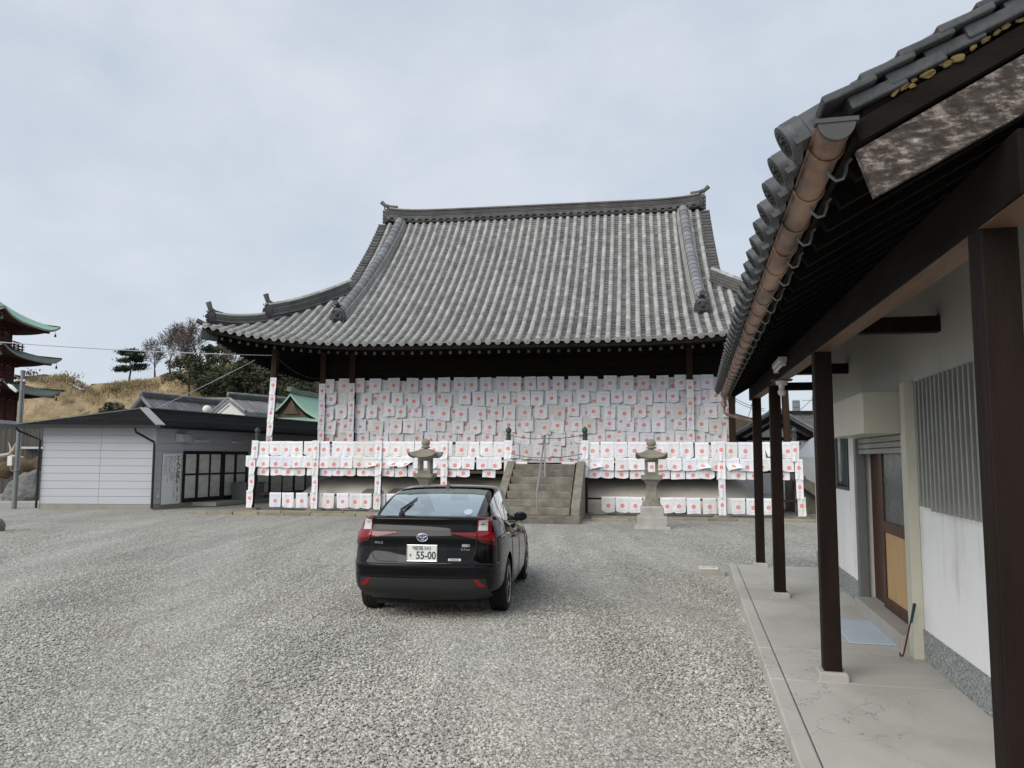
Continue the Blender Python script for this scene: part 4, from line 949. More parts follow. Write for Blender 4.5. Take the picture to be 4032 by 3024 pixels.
for i in range(30):
    x = .60 + (i / 30) ** 1.5 * 1.0 + rng.uniform(-.02, .02); p = Vector((x, 0, rz_(x))) + un * (-.064 + rng.uniform(-.008, .006)); bm = bmesh.new(); bmesh.ops.create_icosphere(bm, subdivisions=2, radius=1)
    for v_ in bm.verts: v_.co *= rng.uniform(.6, 1.25)
    m2 = bpy.data.meshes.new('clay_mortar'); bm.to_mesh(m2); bm.free(); m2.materials.append(M['mortar']); o = put('clay_mortar', m2, bld); k = rng.uniform(.006, .016); o.scale = (k * 1.5, k * .6, k * .8); o.location = (p.x, YN + .006, p.z); o.rotation_euler = (0, R(-29) + rng.uniform(-.4, .4), 0)
b = MB(); x1 = 4.2; lo = lambda x: 2.705 + .535 * (x - .56)
b.prism([(.565, lo(.565)), (x1, lo(x1)), (x1, lo(x1) + .20), (.518, lo(.518) + .175)], YN, YN + .03); b.build('bargeboard', M['barge'], bld)
b = MB(); b.prism([(.535, lo(.535) + .20), (x1, lo(x1) + .20), (x1, lo(x1) + .29), (.51, lo(.51) + .275)], YN + .012, YN + .05); b.build('verge_batten', M['wood_black'], bld)
b = MB(); b.prism([(1.1, 2.98), (3.4, 4.2), (3.4, 2.98)], 2.95, 3.0); b.build('gable_boarding', M['wood_soffit'], bld)
# copper gutter with bands, hooks and downpipe
def gx(y): return .458 + .0083 * (y - 2.5)
def gzz(y): return 2.945 + .002 * (y - 2.5)
GR = .052; ny = np.linspace(YN - .02, YF - .05, 14)
arc = lambda r, y, zt=0: [(gx(y) + r * math.cos(a), y, gzz(y) + r * math.sin(a) * 1.05) for a in np.linspace(math.pi, 2 * math.pi, 15)]
b = MB(); b.loft([arc(GR, y) + arc(GR - .004, y)[::-1] for y in ny]); b.build('gutter', M['copper'], bld, smooth=40)
b = MB(); b.tube([(gx(y) - GR, y, gzz(y) + .004) for y in ny], .007, 8); b.build('gutter_bead', M['copper'], bld, smooth=40)
b = MB(); c_ = arc(GR + .004, YN - .02); b.loft([[(p[0], YN - .03, p[2]) for p in c_], [(p[0], YN - .012, p[2]) for p in c_]]); b.bx(gx(YN) - GR - .012, gx(YN) + GR + .012, YN - .034, YN - .0, gzz(YN) - .002, gzz(YN) + .012); b.build('gutter_end_cap', M['cap_grey'], bld, smooth=40)
yb = YN + .16; i = 0
while yb < YF - .15:
    b = MB(); q = [(gx(yb) + (GR + .004) * math.cos(a), yb, gzz(yb) + (GR + .004) * 1.05 * math.sin(a)) for a in np.linspace(math.pi, 2 * math.pi, 13)]
    b.tube(q, .0045, 6); b.build('gutter_band', M['copper'], bld, smooth=40)
    yh = yb + .10; hx = gx(yh) + GR * .55; hz = gzz(yh) - GR * .75
    b = MB(); b.tube([(hx - .012, yh, hz + .004), (hx - .006, yh, hz - .03), (hx + .014, yh, hz - .05), (hx + .036, yh, hz - .044), (hx + .046, yh, hz - .018), (hx + .05, yh, hz + .008), (hx + .064, yh, hz + .024)], .0065, 7); b.build('gutter_hook', M['steel_dull'], bld, smooth=50)
    yb += .42; i += 1
ye = YF - .12
b = MB(); b.lathe([(.05, 0), (.05, .03), (.034, .09), (.03, .14)], 12, (gx(ye), ye, gzz(ye) - .2)); b.tube([(gx(ye), ye, gzz(ye) - .19), (gx(ye), ye, gzz(ye) - .30), (gx(ye) + .05, ye - .05, gzz(ye) - .345), (.95, 12.72, 2.50), (1.0, 12.70, 2.44)], .026, 10); b.build('downpipe', M['copper'], bld, smooth=40)
# shutter box, frames, shutter, door
b = MB(); b.bx(1.50, WXB - .001, 7.40, 9.32, 2.13, 2.50); b.build('shutter_box', M['cream'], bld, bevel=.006)
b = MB(); b.bx(1.505, 1.512, 8.02, 8.03, 2.14, 2.5); b.build('box_seam', M['slat_grey'], bld)
b = MB(); b.bx(1.80, WXB + .1, 7.28, 7.40, CZ, 2.128); b.build('door_frame', M['cream'], bld, bevel=.004)
b = MB(); b.bx(1.775, WXB - .002, 7.14, 7.275, CZ, 2.56); b.build('door_frame', M['cream'], bld, bevel=.004)
b = MB(); b.bx(1.80, 1.90, 9.36, 9.46, CZ, 2.128); b.build('shutter_guide', M['steel_dull'], bld, bevel=.004)
b = MB(); b.bx(1.84, 1.93, 9.47, 9.5, CZ, 2.128); b.build('shutter_guide_shade_strip', M['black_metal'], bld)  # solid black strip standing in for the shade beside the guide
for i in range(3):
    b = MB(); b.bx(1.83, 1.85, 7.40, 9.36, 1.955 + i * .058, 2.008 + i * .058); b.build('shutter_slat', M['slat_grey'], bld, bevel=.008)
b = MB(); b.bx(1.74, 2.05, 7.40, 9.36, CZ - .02, .385); b.build('door_step', M['concrete'], bld, bevel=.01)
dl = MB(); dl.bx(1.955, 1.985, 8.78, 9.36, .386, 2.3); dl.build('door_leaf', M['door_brown'], bld)
d2 = MB(); X0, X1_ = 1.915, 1.948
d2.bx(X0, X1_, 7.42, 7.52, .388, 2.3); d2.bx(X0, X1_, 8.66, 8.78, .388, 2.3); d2.bx(X0, X1_, 7.52, 8.66, .388, .50); d2.bx(X0, X1_, 7.52, 8.66, 1.16, 1.27); d2.bx(X0, X1_, 7.52, 8.66, 2.15, 2.3)
d2 = d2.build('door_leaf', M['door_brown'], bld)
b = MB(); b.bx(1.928, 1.936, 7.52, 8.66, .50, 1.16); b.build('door_panel', M['door_tan'], d2)
b = MB(); b.bx(1.928, 1.936, 7.52, 8.66, 1.27, 2.15); b.build('door_pane', M['glass_dark'], d2)
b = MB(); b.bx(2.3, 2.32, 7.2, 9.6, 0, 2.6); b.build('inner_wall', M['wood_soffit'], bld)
# slatted window near the post
wn_ = MB(); wn_.bx(WXB + .06, WXB + .07, 5.0, 6.93, 1.53, 2.52); wo = wn_.build('window', M['glass_dark'], bld)
for i in range(18):
    y = 6.90 - i * .105; b = MB(); b.bx(WXB - .06, WXB - .02, y - .014, y + .014, 1.50 + (.02 if i < 3 else 0), 2.545); b.build('window_slat', M['slat_grey'], wo, bevel=.003)
b = MB(); b.bx(WXB - .018, WXB - .002, 5.0, 6.94, 1.56, 1.60); b.bx(WXB - .018, WXB - .002, 5.0, 6.94, 2.44, 2.48); b.build('window_rail', M['slat_grey'], wo)
b = MB(); b.bx(WXB + .02, WXB + .055, 5.0, 6.93, 1.53, 1.56); b.build('window_sill', M['slat_grey'], wo)
w2 = MB(); w2.bx(WXB + .05, WXB + .06, 10.1, 11.3, 1.55, 2.2); w2 = w2.build('window', M['glass_teal'], bld)
b = MB(); b.bx(WXB - .015, WXB + .02, 10.07, 10.11, 1.52, 2.23); b.bx(WXB - .015, WXB + .02, 10.111, 11.3, 1.52, 1.56); b.build('window_frame', M['black_metal'], w2)
for i in range(7):
    y = 11.27 - i * .075; b = MB(); b.bx(WXB - .05, WXB - .018, y - .012, y + .012, 1.54, 2.22); b.build('window_slat', M['slat_grey'], w2)
# lamps under the beam
lf = thing('fluorescent_lamp', 'white fluorescent tube fitting fixed to the porch beam', 'lamp', BM @ Vector((.90, 8.3, 2.86)), BR)
b = MB(); b.bx(-.04, .04, -.33, .33, .0, .05); b.build('housing', M['lamp_white'], lf, bevel=.006)
b = MB(); b.tube([(0, -.31, -.022), (0, .31, -.022)], .016, 10); b.build('tube', M['lamp_white'], lf, smooth=40)
for s in (-1, 1):
    b = MB(); b.bx(-.025, .025, s * .33 - .012, s * .33 + .012, -.045, 0); b.build('socket', M['lamp_white'], lf)
bl = thing('ceiling_bulb', 'white round bulb in a porcelain holder under the porch beam', 'lamp', BM @ Vector((1.0, 9.05, 2.675)), BR)
b = MB(); b.bx(-.11, .11, -.08, .08, .095, .11); b.build('mounting_board', M['wood_beam'], bl)
b = MB(); b.lathe([(.06, .05), (.065, .094)], 14); b.lathe([(.03, .0), (.035, .05)], 12); b.build('holder', M['lamp_white'], bl, smooth=40)
b = MB(); b.lathe([(.01, -.075), (.03, -.068), (.043, -.045), (.045, -.02), (.03, .0)], 14); b.build('bulb', M['lamp_white'], bl, smooth=60)
# mat, shutter pole
b = MB(); b.bx(-.24, .24, -.53, .53, 0, .012); o = b.build('doormat', M['mat_blue'], None, bevel=.004); tag(o, 'pale blue rectangular doormat lying before the brown door', 'mat'); o.location = BM @ Vector((1.605, 8.13, CZ + .002)); o.rotation_euler = (0, 0, BR - .01)
sp = thing('shutter_pole', 'thin hooked shutter pole with dark grip leaning on the cream door frame', 'pole', (0, 0, 0), BR)
b = MB(); b.tube([(1.76, 7.04, .70), (1.705, 7.20, CZ + .03), (1.70, 7.215, CZ + .008), (1.685, 7.225, CZ + .006), (1.68, 7.215, CZ + .03)], .007, 8); b.build('rod', M['rod_red'], sp, smooth=40)
b = MB(); b.tube([(1.763, 7.03, .72), (1.745, 7.085, .56)], [.014, .011], 8); b.build('grip', M['rod_grip'], sp, smooth=40)
# meter box lid in the gravel
lid = thing('meter_box', 'concrete utility box with pale lid at the porch corner', 'utility box', (3.33, 12.95, 0.0), BR)
b = MB(); b.bx(-.27, .2, -.2, .2, -.05, .07); b.build('slab', M['concrete'], lid, bevel=.008)
b = MB(); b.bx(-.22, .1, -.13, .15, .072, .11); b.build('lid', M['cream'], lid, bevel=.012)
for x in (-.14, .02):
    b = MB(); b.lathe([(.014, .1105), (.014, .1135)], 8, (x, 0, 0)); b.build('lid_hole', M['ink'], lid)
# ------------------------------------------------------------------ the parked car
def simple(name, c, rough=.5, metal=0.0, coat=0.0, spec=.5, emis=None, trans=0.0):
    m, nt, b = nodes_of(name); t = NT(nt)
    n = t.noise(t.tc('Object'), 6, 3); t.put(b.inputs['Base Color'], t.mix(t.m('MULTIPLY', n, .2), c, tuple(x * .8 for x in c)))
    t.put(b.inputs['Roughness'], t.m('ADD', t.m('MULTIPLY', n, .06), max(0, rough - .03))); b.inputs['Metallic'].default_value = metal; b.inputs['Coat Weight'].default_value = coat; b.inputs['Coat Roughness'].default_value = .02; b.inputs['Specular IOR Level'].default_value = spec
    return m
def car_glass(name, tint, extra=0.0):
    m, nt, b = nodes_of(name); t = NT(nt); nt.nodes.remove(b)
    tr = nt.nodes.new('ShaderNodeBsdfTransparent'); tr.inputs[0].default_value = (*tint, 1)
    gl = nt.nodes.new('ShaderNodeBsdfGlossy'); gl.inputs['Roughness'].default_value = .02; gl.inputs[0].default_value = (.9, .97, .97, 1)
    fr = nt.nodes.new('ShaderNodeFresnel'); fr.inputs[0].default_value = 1.6
    mx = nt.nodes.new('ShaderNodeMixShader'); nt.links.new(t.m('ADD', t.m('MULTIPLY', fr.outputs[0], 1.7), extra, clamp=True), mx.inputs[0]); nt.links.new(tr.outputs[0], mx.inputs[1]); nt.links.new(gl.outputs[0], mx.inputs[2])
    nt.links.new(mx.outputs[0], nt.nodes['Material Output'].inputs[0]); return m
M['paint'] = simple('black_car_paint', (.003, .003, .0035), .05, 0, 0.0, .33)
M['plastic'] = simple('dark_bumper_plastic', (.022, .022, .023), .5, 0, 0, .4)
M['gloss_black'] = simple('gloss_black_panel', (.002, .002, .0025), .05, 0, 0.0, .4)
M['rubber'] = mat('tyre_rubber', (.014, .014, .014), (.024, .023, .022), rough=.85, nscale=9, bump=.2)
M['alloy'] = simple('silver_alloy', (.62, .62, .63), .28, .9)
M['chrome'] = simple('chrome', (.8, .8, .82), .12, 1.0)
M['red_lens'] = simple('red_tail_lens', (.22, .006, .008), .08, 0, .3)
M['red_dark_lens'] = simple('dark_red_tail_lens', (.08, .003, .004), .08, 0, .3)
M['clear_lens'] = simple('clear_tail_lens', (.62, .58, .58), .12, .15, 1.0)
M['blue_badge'] = simple('blue_emblem_ground', (.03, .05, .16), .1, .3, 1.0)
M['plate'] = simple('licence_plate_white', (.74, .75, .73), .45)
M['plate_ink'] = simple('plate_green_ink', (.02, .045, .035), .5)
M['interior'] = simple('dark_cabin_trim', (.02, .02, .021), .7)
M['glass_rear'] = car_glass('tinted_rear_glass', (.90, 1.0, .985), .24); M['glass_side'] = car_glass('dark_side_glass', (.12, .16, .16)); M['glass_front'] = car_glass('windscreen_glass', (.88, 1.0, .99))

def cr(xs_, ys_, x):                                   # Catmull-Rom through given points
    i = max(0, min(len(xs_) - 2, int(np.searchsorted(xs_, x)) - 1)); x0, x1 = xs_[i], xs_[i + 1]; h = x1 - x0; u = (x - x0) / h
    m0 = (ys_[i + 1] - ys_[i - 1]) / (xs_[i + 1] - xs_[i - 1]) if i > 0 else (ys_[1] - ys_[0]) / (xs_[1] - xs_[0])
    m1 = (ys_[i + 2] - ys_[i]) / (xs_[i + 2] - xs_[i]) if i + 2 < len(xs_) else (ys_[i + 1] - ys_[i]) / h
    return (2 * u**3 - 3 * u**2 + 1) * ys_[i] + (u**3 - 2 * u**2 + u) * h * m0 + (-2 * u**3 + 3 * u**2) * ys_[i + 1] + (u**3 - u**2) * h * m1
LEV = [  # z rear, z mid, z front, half width, rear y
    (.22, .17, .20, .70, -.72), (.32, .21, .25, .83, -.88), (.37, .27, .30, .862, -.925), (.49, .40, .40, .875, -.945), (.505, .45, .43, .876, -.940),
    (.62, .55, .50, .88, -.945), (.65, .62, .56, .88, -.925), (.80, .72, .62, .876, -.895), (.92, .80, .68, .866, -.90), (.97, .86, .72, .85, -.885),
    (1.06, .91, .76, .815, -.855), (1.115, .94, .785, .785, -.875), (1.14, .955, .80, .75, -.86)]
kk = list(range(len(LEV)))
KF = np.linspace(0, len(LEV) - 1, (len(LEV) - 1) * 4 + 1)
def lev(k, i): return cr(kk, [q[i] for q in LEV], k)
PLAN = [(0, 'r', 0), (.14, 'r', .001), (.28, 'r', .005), (.42, 'r', .012), (.55, 'r', .024), (.66, 'r', .042), (.755, 'r', .07), (.83, 'r', .11), (.888, 'r', .17), (.928, 'r', .25), (.958, 'r', .36),
        (.98, 'a', -.32), (.992, 'a', -.1), (1, 'a', .3), (1, 'a', .9), (1, 'a', 1.5), (1, 'a', 2.1), (.995, 'a', 2.6), (.975, 'a', 2.95), (.93, 'a', 3.25), (.83, 'a', 3.45), (.6, 'a', 3.57), (.3, 'a', 3.61), (0, 'a', 3.62)]
def lev_z(k, y):
    a, b_, c = lev(k, 0), lev(k, 1), lev(k, 2)
    if y < .9: return a + (b_ - a) * smooth01((y + .45) / 1.6)
    return b_ + (c - b_) * smooth01((y - 1.2) / 2.2)
def plan_pt(k, j):
    f, mode, v = PLAN[j]; y = lev(k, 4) + v if mode == 'r' else v
    return f * lev(k, 3), y
JS = np.linspace(0, len(PLAN) - 1, (len(PLAN) - 1) * 3 + 1); jj = list(range(len(PLAN)))
def body_ring(k):
    px = [plan_pt(k, j)[0] for j in jj]; py = [plan_pt(k, j)[1] for j in jj]
    half = [(max(0.0, cr(jj, px, j)), cr(jj, py, j)) for j in JS]
    half[0] = (0.0, half[0][1]); half[-1] = (0.0, half[-1][1])
    return half
def full(half, k, zfun):
    pts = [(x, y, zfun(k, y)) for x, y in half]; return pts + [(-x, y, z) for x, y, z in pts[-2:0:-1]]
car = thing('parked_car', 'glossy black hatchback parked on the gravel with its rear to the viewer', 'car', (-.89, 9.5, gz(9.5) - .005), R(-5.7))
car.rotation_euler = (R(-1.1), 0, R(-5.7))
rings = [full(body_ring(k), k, lev_z) for k in KF]
topk = KF[-1]; H0 = body_ring(topk)
for s, dy, dz in ((.93, .05, .008), (.82, .14, .012), (.6, .35, .02)):
    rings.append([(x * s, 1.36 + (y - 1.36) * (s if s < .7 else .5 + .5 * s), z + dz) for x, y, z in full(H0, topk, lev_z)])
b = MB(); b.loft(rings); body = b.build('body', M['paint'], None, smooth=38)
cut = MB()
for y in (0, 2.70):
    for s in (-1, 1): cut.lathe([(.375, .60 * s), (.375, 1.2 * s)], 40, (0, y, .325), 'x')
cutter = cut.build('arch_cutter', M['paint'])
md = body.modifiers.new('arches', 'BOOLEAN'); md.operation = 'DIFFERENCE'; md.object = cutter; md.solver = 'EXACT'; md.use_self = True
dg = bpy.context.evaluated_depsgraph_get(); new = bpy.data.meshes.new_from_object(body.evaluated_get(dg)); body.modifiers.clear()
if len(new.polygons) > 500: body.data = new
body.data.polygons.foreach_set('use_smooth', [True] * len(body.data.polygons)); body.data.set_sharp_from_angle(angle=R(38))
bpy.data.objects.remove(cutter); body.parent = car
# surface sampler for the rear and flanks (right half)
SK = np.linspace(0, len(LEV) - 1, 150); SG = []
for k in SK:
    px = [plan_pt(k, j)[0] for j in jj]; py = [plan_pt(k, j)[1] for j in jj]
    SG.append([(cr(jj, px, j), cr(jj, py, j)) for j in np.linspace(0, 15, 160)])
SG = np.array([[(x, y, lev_z(k, y)) for x, y in row] for k, row in zip(SK, SG)])
NG = np.cross(np.gradient(SG, axis=1), np.gradient(SG, axis=0)); NG /= np.linalg.norm(NG, axis=2, keepdims=True) + 1e-9
if NG[75, 5, 1] > 0: NG = -NG
def on_rear(x, z, off=.005):
    s = 1 if x >= 0 else -1; q = SG[:, :100]; d = (q[..., 0] - abs(x)) ** 2 + (q[..., 2] - z) ** 2
    i, j = np.unravel_index(np.argmin(d), d.shape); p, n = q[i, j], NG[i, j]
    y = p[1] - ((abs(x) - p[0]) * n[0] + (z - p[2]) * n[2]) / (n[1] if abs(n[1]) > .25 else -.25) * (1 if abs(n[1]) > .25 else 0)
    return Vector((s * (abs(x) + n[0] * off), y + n[1] * off, z + n[2] * off))
def on_side(y, z, off=.004, s=1):
    q = SG; d = (q[..., 1] - y) ** 2 + (q[..., 2] - z) ** 2; d = d + (q[..., 0] < .6) * 9
    i, j = np.unravel_index(np.argmin(d), d.shape); p, n = q[i, j], NG[i, j]; return Vector((s * (p[0] + n[0] * off), y, z))
def patch(name, quad, m, off=.006, nx=8, nz=5, parent=car, depth=.012):
    a, b_, c, d = quad; F_, K_ = [], []
    for i in range(nz + 1):
        v = i / nz; F_.append([]); K_.append([])
        for j in range(nx + 1):
            u = j / nx; x = (a[0] * (1 - u) + b_[0] * u) * (1 - v) + (d[0] * (1 - u) + c[0] * u) * v; z = (a[1] * (1 - u) + b_[1] * u) * (1 - v) + (d[1] * (1 - u) + c[1] * u) * v
            F_[-1].append(on_rear(x, z, off)); K_[-1].append(on_rear(x, z, off - depth))
    mb_ = MB(); mb_.grid(F_)
    per = lambda G: [G[0][j] for j in range(nx + 1)] + [G[i][nx] for i in range(1, nz + 1)] + [G[nz][j] for j in range(nx - 1, -1, -1)] + [G[i][0] for i in range(nz - 1, 0, -1)]
    mb_.loft([per(F_), per(K_)], True, False)
    return mb_.build(name, m, parent, smooth=30)
def seam(name, pts, r=.0035, fn=on_rear, parent=car):
    P_ = []
    for (x0, z0), (x1, z1) in zip(pts, pts[1:]):
        n = max(2, int(math.hypot(x1 - x0, z1 - z0) / .05))
        P_ += [fn(x0 + (x1 - x0) * i / n, z0 + (z1 - z0) * i / n, .0005) for i in range(n)]
    P_.append(fn(*pts[-1], .0005)); mb_ = MB(); mb_.tube(P_, r, 5); return mb_.build(name, M['interior'], parent)
for s in (1, -1):
    Q = lambda pts: [(s * x, z) for x, z in pts]
    tl = patch('tail_light', Q([(.592, .972), (.745, .965), (.728, 1.135), (.600, 1.128)]), M['red_lens'], .008)
    patch('clear_lens', Q([(.603, .995), (.700, .992), (.692, 1.112), (.606, 1.108)]), M['clear_lens'], .013, parent=tl)
    patch('lamp_bowl', Q([(.625, 1.055), (.665, 1.055), (.662, 1.09), (.628, 1.09)]), M['chrome'], .016, 4, 3, parent=tl)
    patch('red_lens', Q([(.603, .905), (.790, .845), (.765, .972), (.600, .975)]), M['red_lens'], .012, parent=tl)
    patch('red_lens', Q([(.615, .885), (.795, .825), (.790, .87), (.605, .93)]), M['red_dark_lens'], .014, parent=tl)
    patch('light_bar', Q([(.30, .963), (.590, .935), (.590, .977), (.30, .975)]), M['red_lens'], .009, 10, 2)
    patch('light_bar', Q([(.36, .953), (.590, .912), (.590, .936), (.36, .959)]), M['red_dark_lens'], .008, 10, 2)
    patch('reflector', Q([(.560, .478), (.615, .478), (.700, .395), (.628, .398)]), M['red_lens'], .016, 4, 4)
    seam('hatch_seam', Q([(.593, 1.13), (.595, .90), (.575, .74), (.545, .685), (.50, .66), (.0, .652)]))
patch('rear_bumper_skirt', [(-.74, .245), (.74, .245), (.700, .486), (-.700, .486)], M['plastic'], .012, 40, 9)
patch('lower_rear_window', [(-.545, .995), (.545, .995), (.54, 1.098), (-.54, 1.098)], M['gloss_black'], .004, 30, 4)
patch('plate_recess', [(-.275, .655), (.275, .655), (.27, .855), (-.27, .855)], M['gloss_black'], .004, 16, 4)
def text_mesh(s, size, ext=.0015, align='CENTER', spacing=1.0, off=0.0):
    cu = bpy.data.curves.new('txt', 'FONT'); cu.body = s; cu.size = size; cu.extrude = ext; cu.align_x = align; cu.align_y = 'CENTER'; cu.space_character = spacing
    cu.resolution_u = 3; cu.offset = off
    o = bpy.data.objects.new('txt', cu); col.objects.link(o); d = bpy.context.evaluated_depsgraph_get(); me = bpy.data.meshes.new_from_object(o.evaluated_get(d)); bpy.data.objects.remove(o); bpy.data.curves.remove(cu); return me
def lettering(name, s, size, m, parent, mtx, bold=0.0, **k):
    me = text_mesh(s, size, **k); me.materials.clear(); me.materials.append(m); o = put(name, me, parent); o.matrix_local = mtx; return o
UPR = Matrix.Rotation(R(90), 4, 'X')                     # text standing up, facing -y
py_ = on_rear(0, .755).y - .022
pl = MB(); pl.bx(-.165, .165, py_, py_ + .012, .672, .838); pl = pl.build('license_plate', M['plate'], car, bevel=.004)
b = MB()
for a, c in (((-.168, .669), (.168, .669)), ((.168, .669), (.168, .841)), ((.168, .841), (-.168, .841)), ((-.168, .841), (-.168, .669))): b.tube([(a[0], py_ - .001, a[1]), (c[0], py_ - .001, c[1])], .004, 6)
b.build('plate_frame', M['chrome'], pl, smooth=40)
T_ = lambda x, z, dy=-.0016, sx=1.0, sz=1.0: Matrix.Translation((x, py_ + dy, z)) @ UPR @ Matrix.Diagonal((sx, sz, 1, 1))
lettering('plate_number', '55-00', .115, M['plate_ink'], pl, T_(.045, .728, sx=.84, sz=1.0), ext=.001, off=.002)
lettering('plate_class', '343', .055, M['plate_ink'], pl, T_(.062, .805), ext=.001)
lettering('plate_office', '姫路', .052, M['plate_ink'], pl, T_(-.035, .805), ext=.001)
lettering('plate_kana', 'そ', .042, M['plate_ink'], pl, T_(-.128, .726), ext=.001)
b = MB(); b.lathe([(.013, -.006), (.010, .0)], 12, (-.098, py_ - .001, .816), 'y'); b.build('plate_seal', M['chrome'], pl, smooth=40)
# emblem of three ellipses
ez = .925; ey = on_rear(0, ez).y - .008; em = MB(); em.lathe([(.058, -.004), (.058, .008)], 28, (0, 0, 0), 'y'); em = em.build('emblem', M['blue_badge'], car, smooth=40); em.location = (0, ey, ez); em.scale = (1, 1, .72)
def ell(a, c, z, r): return [(a * math.cos(q), -.007, z + c * math.sin(q)) for q in np.linspace(0, 2 * math.pi, 25)]
for a, c, z in ((.060, .060, 0), (.047, .026, .024), (.0165, .048, .006)):
    b = MB(); b.tube(ell(a, c, z, 0), .0065, 6, False); b.build('emblem_ring', M['chrome'], em, smooth=50)
for s_, x, z, sz in (('PRIUS', -.50, .858, .036), ('E-Four', .475, .795, .034)):
    p = on_rear(x, z, .007); o = lettering('badge', s_, sz, M['chrome'], car, Matrix.Translation(p) @ Matrix.Rotation(math.atan2(p.x, 3.2) * .6, 4, 'Z') @ UPR, ext=.003, spacing=1.1)
p = on_rear(.475, .838, .006); b = MB(); b.bx(-.04, .025, -.004, 0, -.014, .016); b.bx(.031, .038, -.004, 0, -.014, .016); b.bx(.041, .047, -.004, 0, -.012, .016); o = b.build('badge', M['chrome'], car); o.location = p; o.rotation_euler = (0, 0, .08)
p = on_rear(.36, .685, .006); b = MB(); b.bx(-.07, .07, -.003, 0, -.011, .013); o = b.build('sticker', M['plate'], car); o.location = p; o.rotation_euler = (0, 0, .05)
b = MB()
for i in range(9): b.bx(-.05 + i * .011, -.043 + i * .011, -.0045, -.0035, -.005, .006)
b.build('sticker_print', M['ink'], o)
# cabin
CS = [(-.74, 1.135, 1.10, .67, .60), (-.5, 1.213, 1.115, .695, .605), (-.2, 1.306, 1.095, .725, .605), (.1, 1.383, 1.065, .74, .60), (.42, 1.436, 1.035, .755, .595), (.8, 1.466, 1.005, .765, .59), (1.2, 1.47, .98, .77, .585), (1.55, 1.445, .965, .77, .575), (1.85, 1.36, .95, .765, .575), (2.2, 1.20, .93, .745, .59), (2.55, 1.03, .915, .70, .60), (2.78, .93, .90, .65, .56)]
cy = [q[0] for q in CS]
def arch(y):
    zt, zb, wb, wr = [cr(cy, [q[i] for q in CS], y) for i in (1, 2, 3, 4)]; zb = min(zb, zt - .03)
    h = [(wb + .012, zb - .05), (wb, zb + .012), (wb - .45 * (wb - wr), zb + .5 * (zt - .07 - zb)), (wr + .035, zt - .078), (wr + .008, zt - .042), (wr * .93, zt - .022), (wr * .72, zt - .009), (wr * .38, zt - .002), (0, zt)]
    h = [(x, min(z, zt)) if i > 2 else (x, min(z, zt - .02)) for i, (x, z) in enumerate(h)]
    return [(x, y, z) for x, z in h] + [(-x, y, z) for x, z in h[-2::-1]]
CY = list(np.linspace(-.74, 2.78, 67)); AR = [arch(y) for y in CY]; NA = len(AR[0])
def near(v): return int(np.argmin([abs(c - v) for c in CY]))
i_r0, i_r1, i_w0, i_w1 = near(-.70), near(.46), near(1.55), near(2.70)
sw0, sw1 = near(-.12), near(2.25)
gl = {'rear_window': [], 'windscreen': [], 'right_side': [], 'left_side': []}; shell = []
for i in range(len(CY) - 1):
    for j in range(NA - 1):
        f = (i, j); top_ = 5 <= j < NA - 6; sideR = j in (1, 2); sideL = j in (NA - 3, NA - 4)
        if top_ and i_r0 <= i < i_r1: gl['rear_window'].append(f)
        elif top_ and i_w0 <= i < i_w1: gl['windscreen'].append(f)
        elif sideR and sw0 <= i < sw1: gl['right_side'].append(f)
        elif sideL and sw0 <= i < sw1: gl['left_side'].append(f)
        else: shell.append(f)
def faces_obj(name, fs, m, parent=car):
    idx = {}; b_ = MB()
    def vid(i, j):
        if (i, j) not in idx: idx[(i, j)] = len(b_.v); b_.v.append(tuple(AR[i][j]))
        return idx[(i, j)]
    for i, j in fs: b_.f.append((vid(i, j), vid(i, j + 1), vid(i + 1, j + 1), vid(i + 1, j)))
    return b_.build(name, m, parent, smooth=40)
faces_obj('roof_and_pillars', shell, M['paint']); rw = faces_obj('rear_window', gl['rear_window'], M['glass_rear']); faces_obj('windscreen', gl['windscreen'], M['glass_front'])
def pil(y, s, w=.05):
    a = arch(y); c = arch(y + w); idx = (1, 2, 3) if s > 0 else (NA - 2, NA - 3, NA - 4)
    mb_ = MB(); rows = [[Vector(q[k]) + Vector((s * .004, 0, 0)) for k in idx] for q in (a, c)]; mb_.grid(rows); return mb_
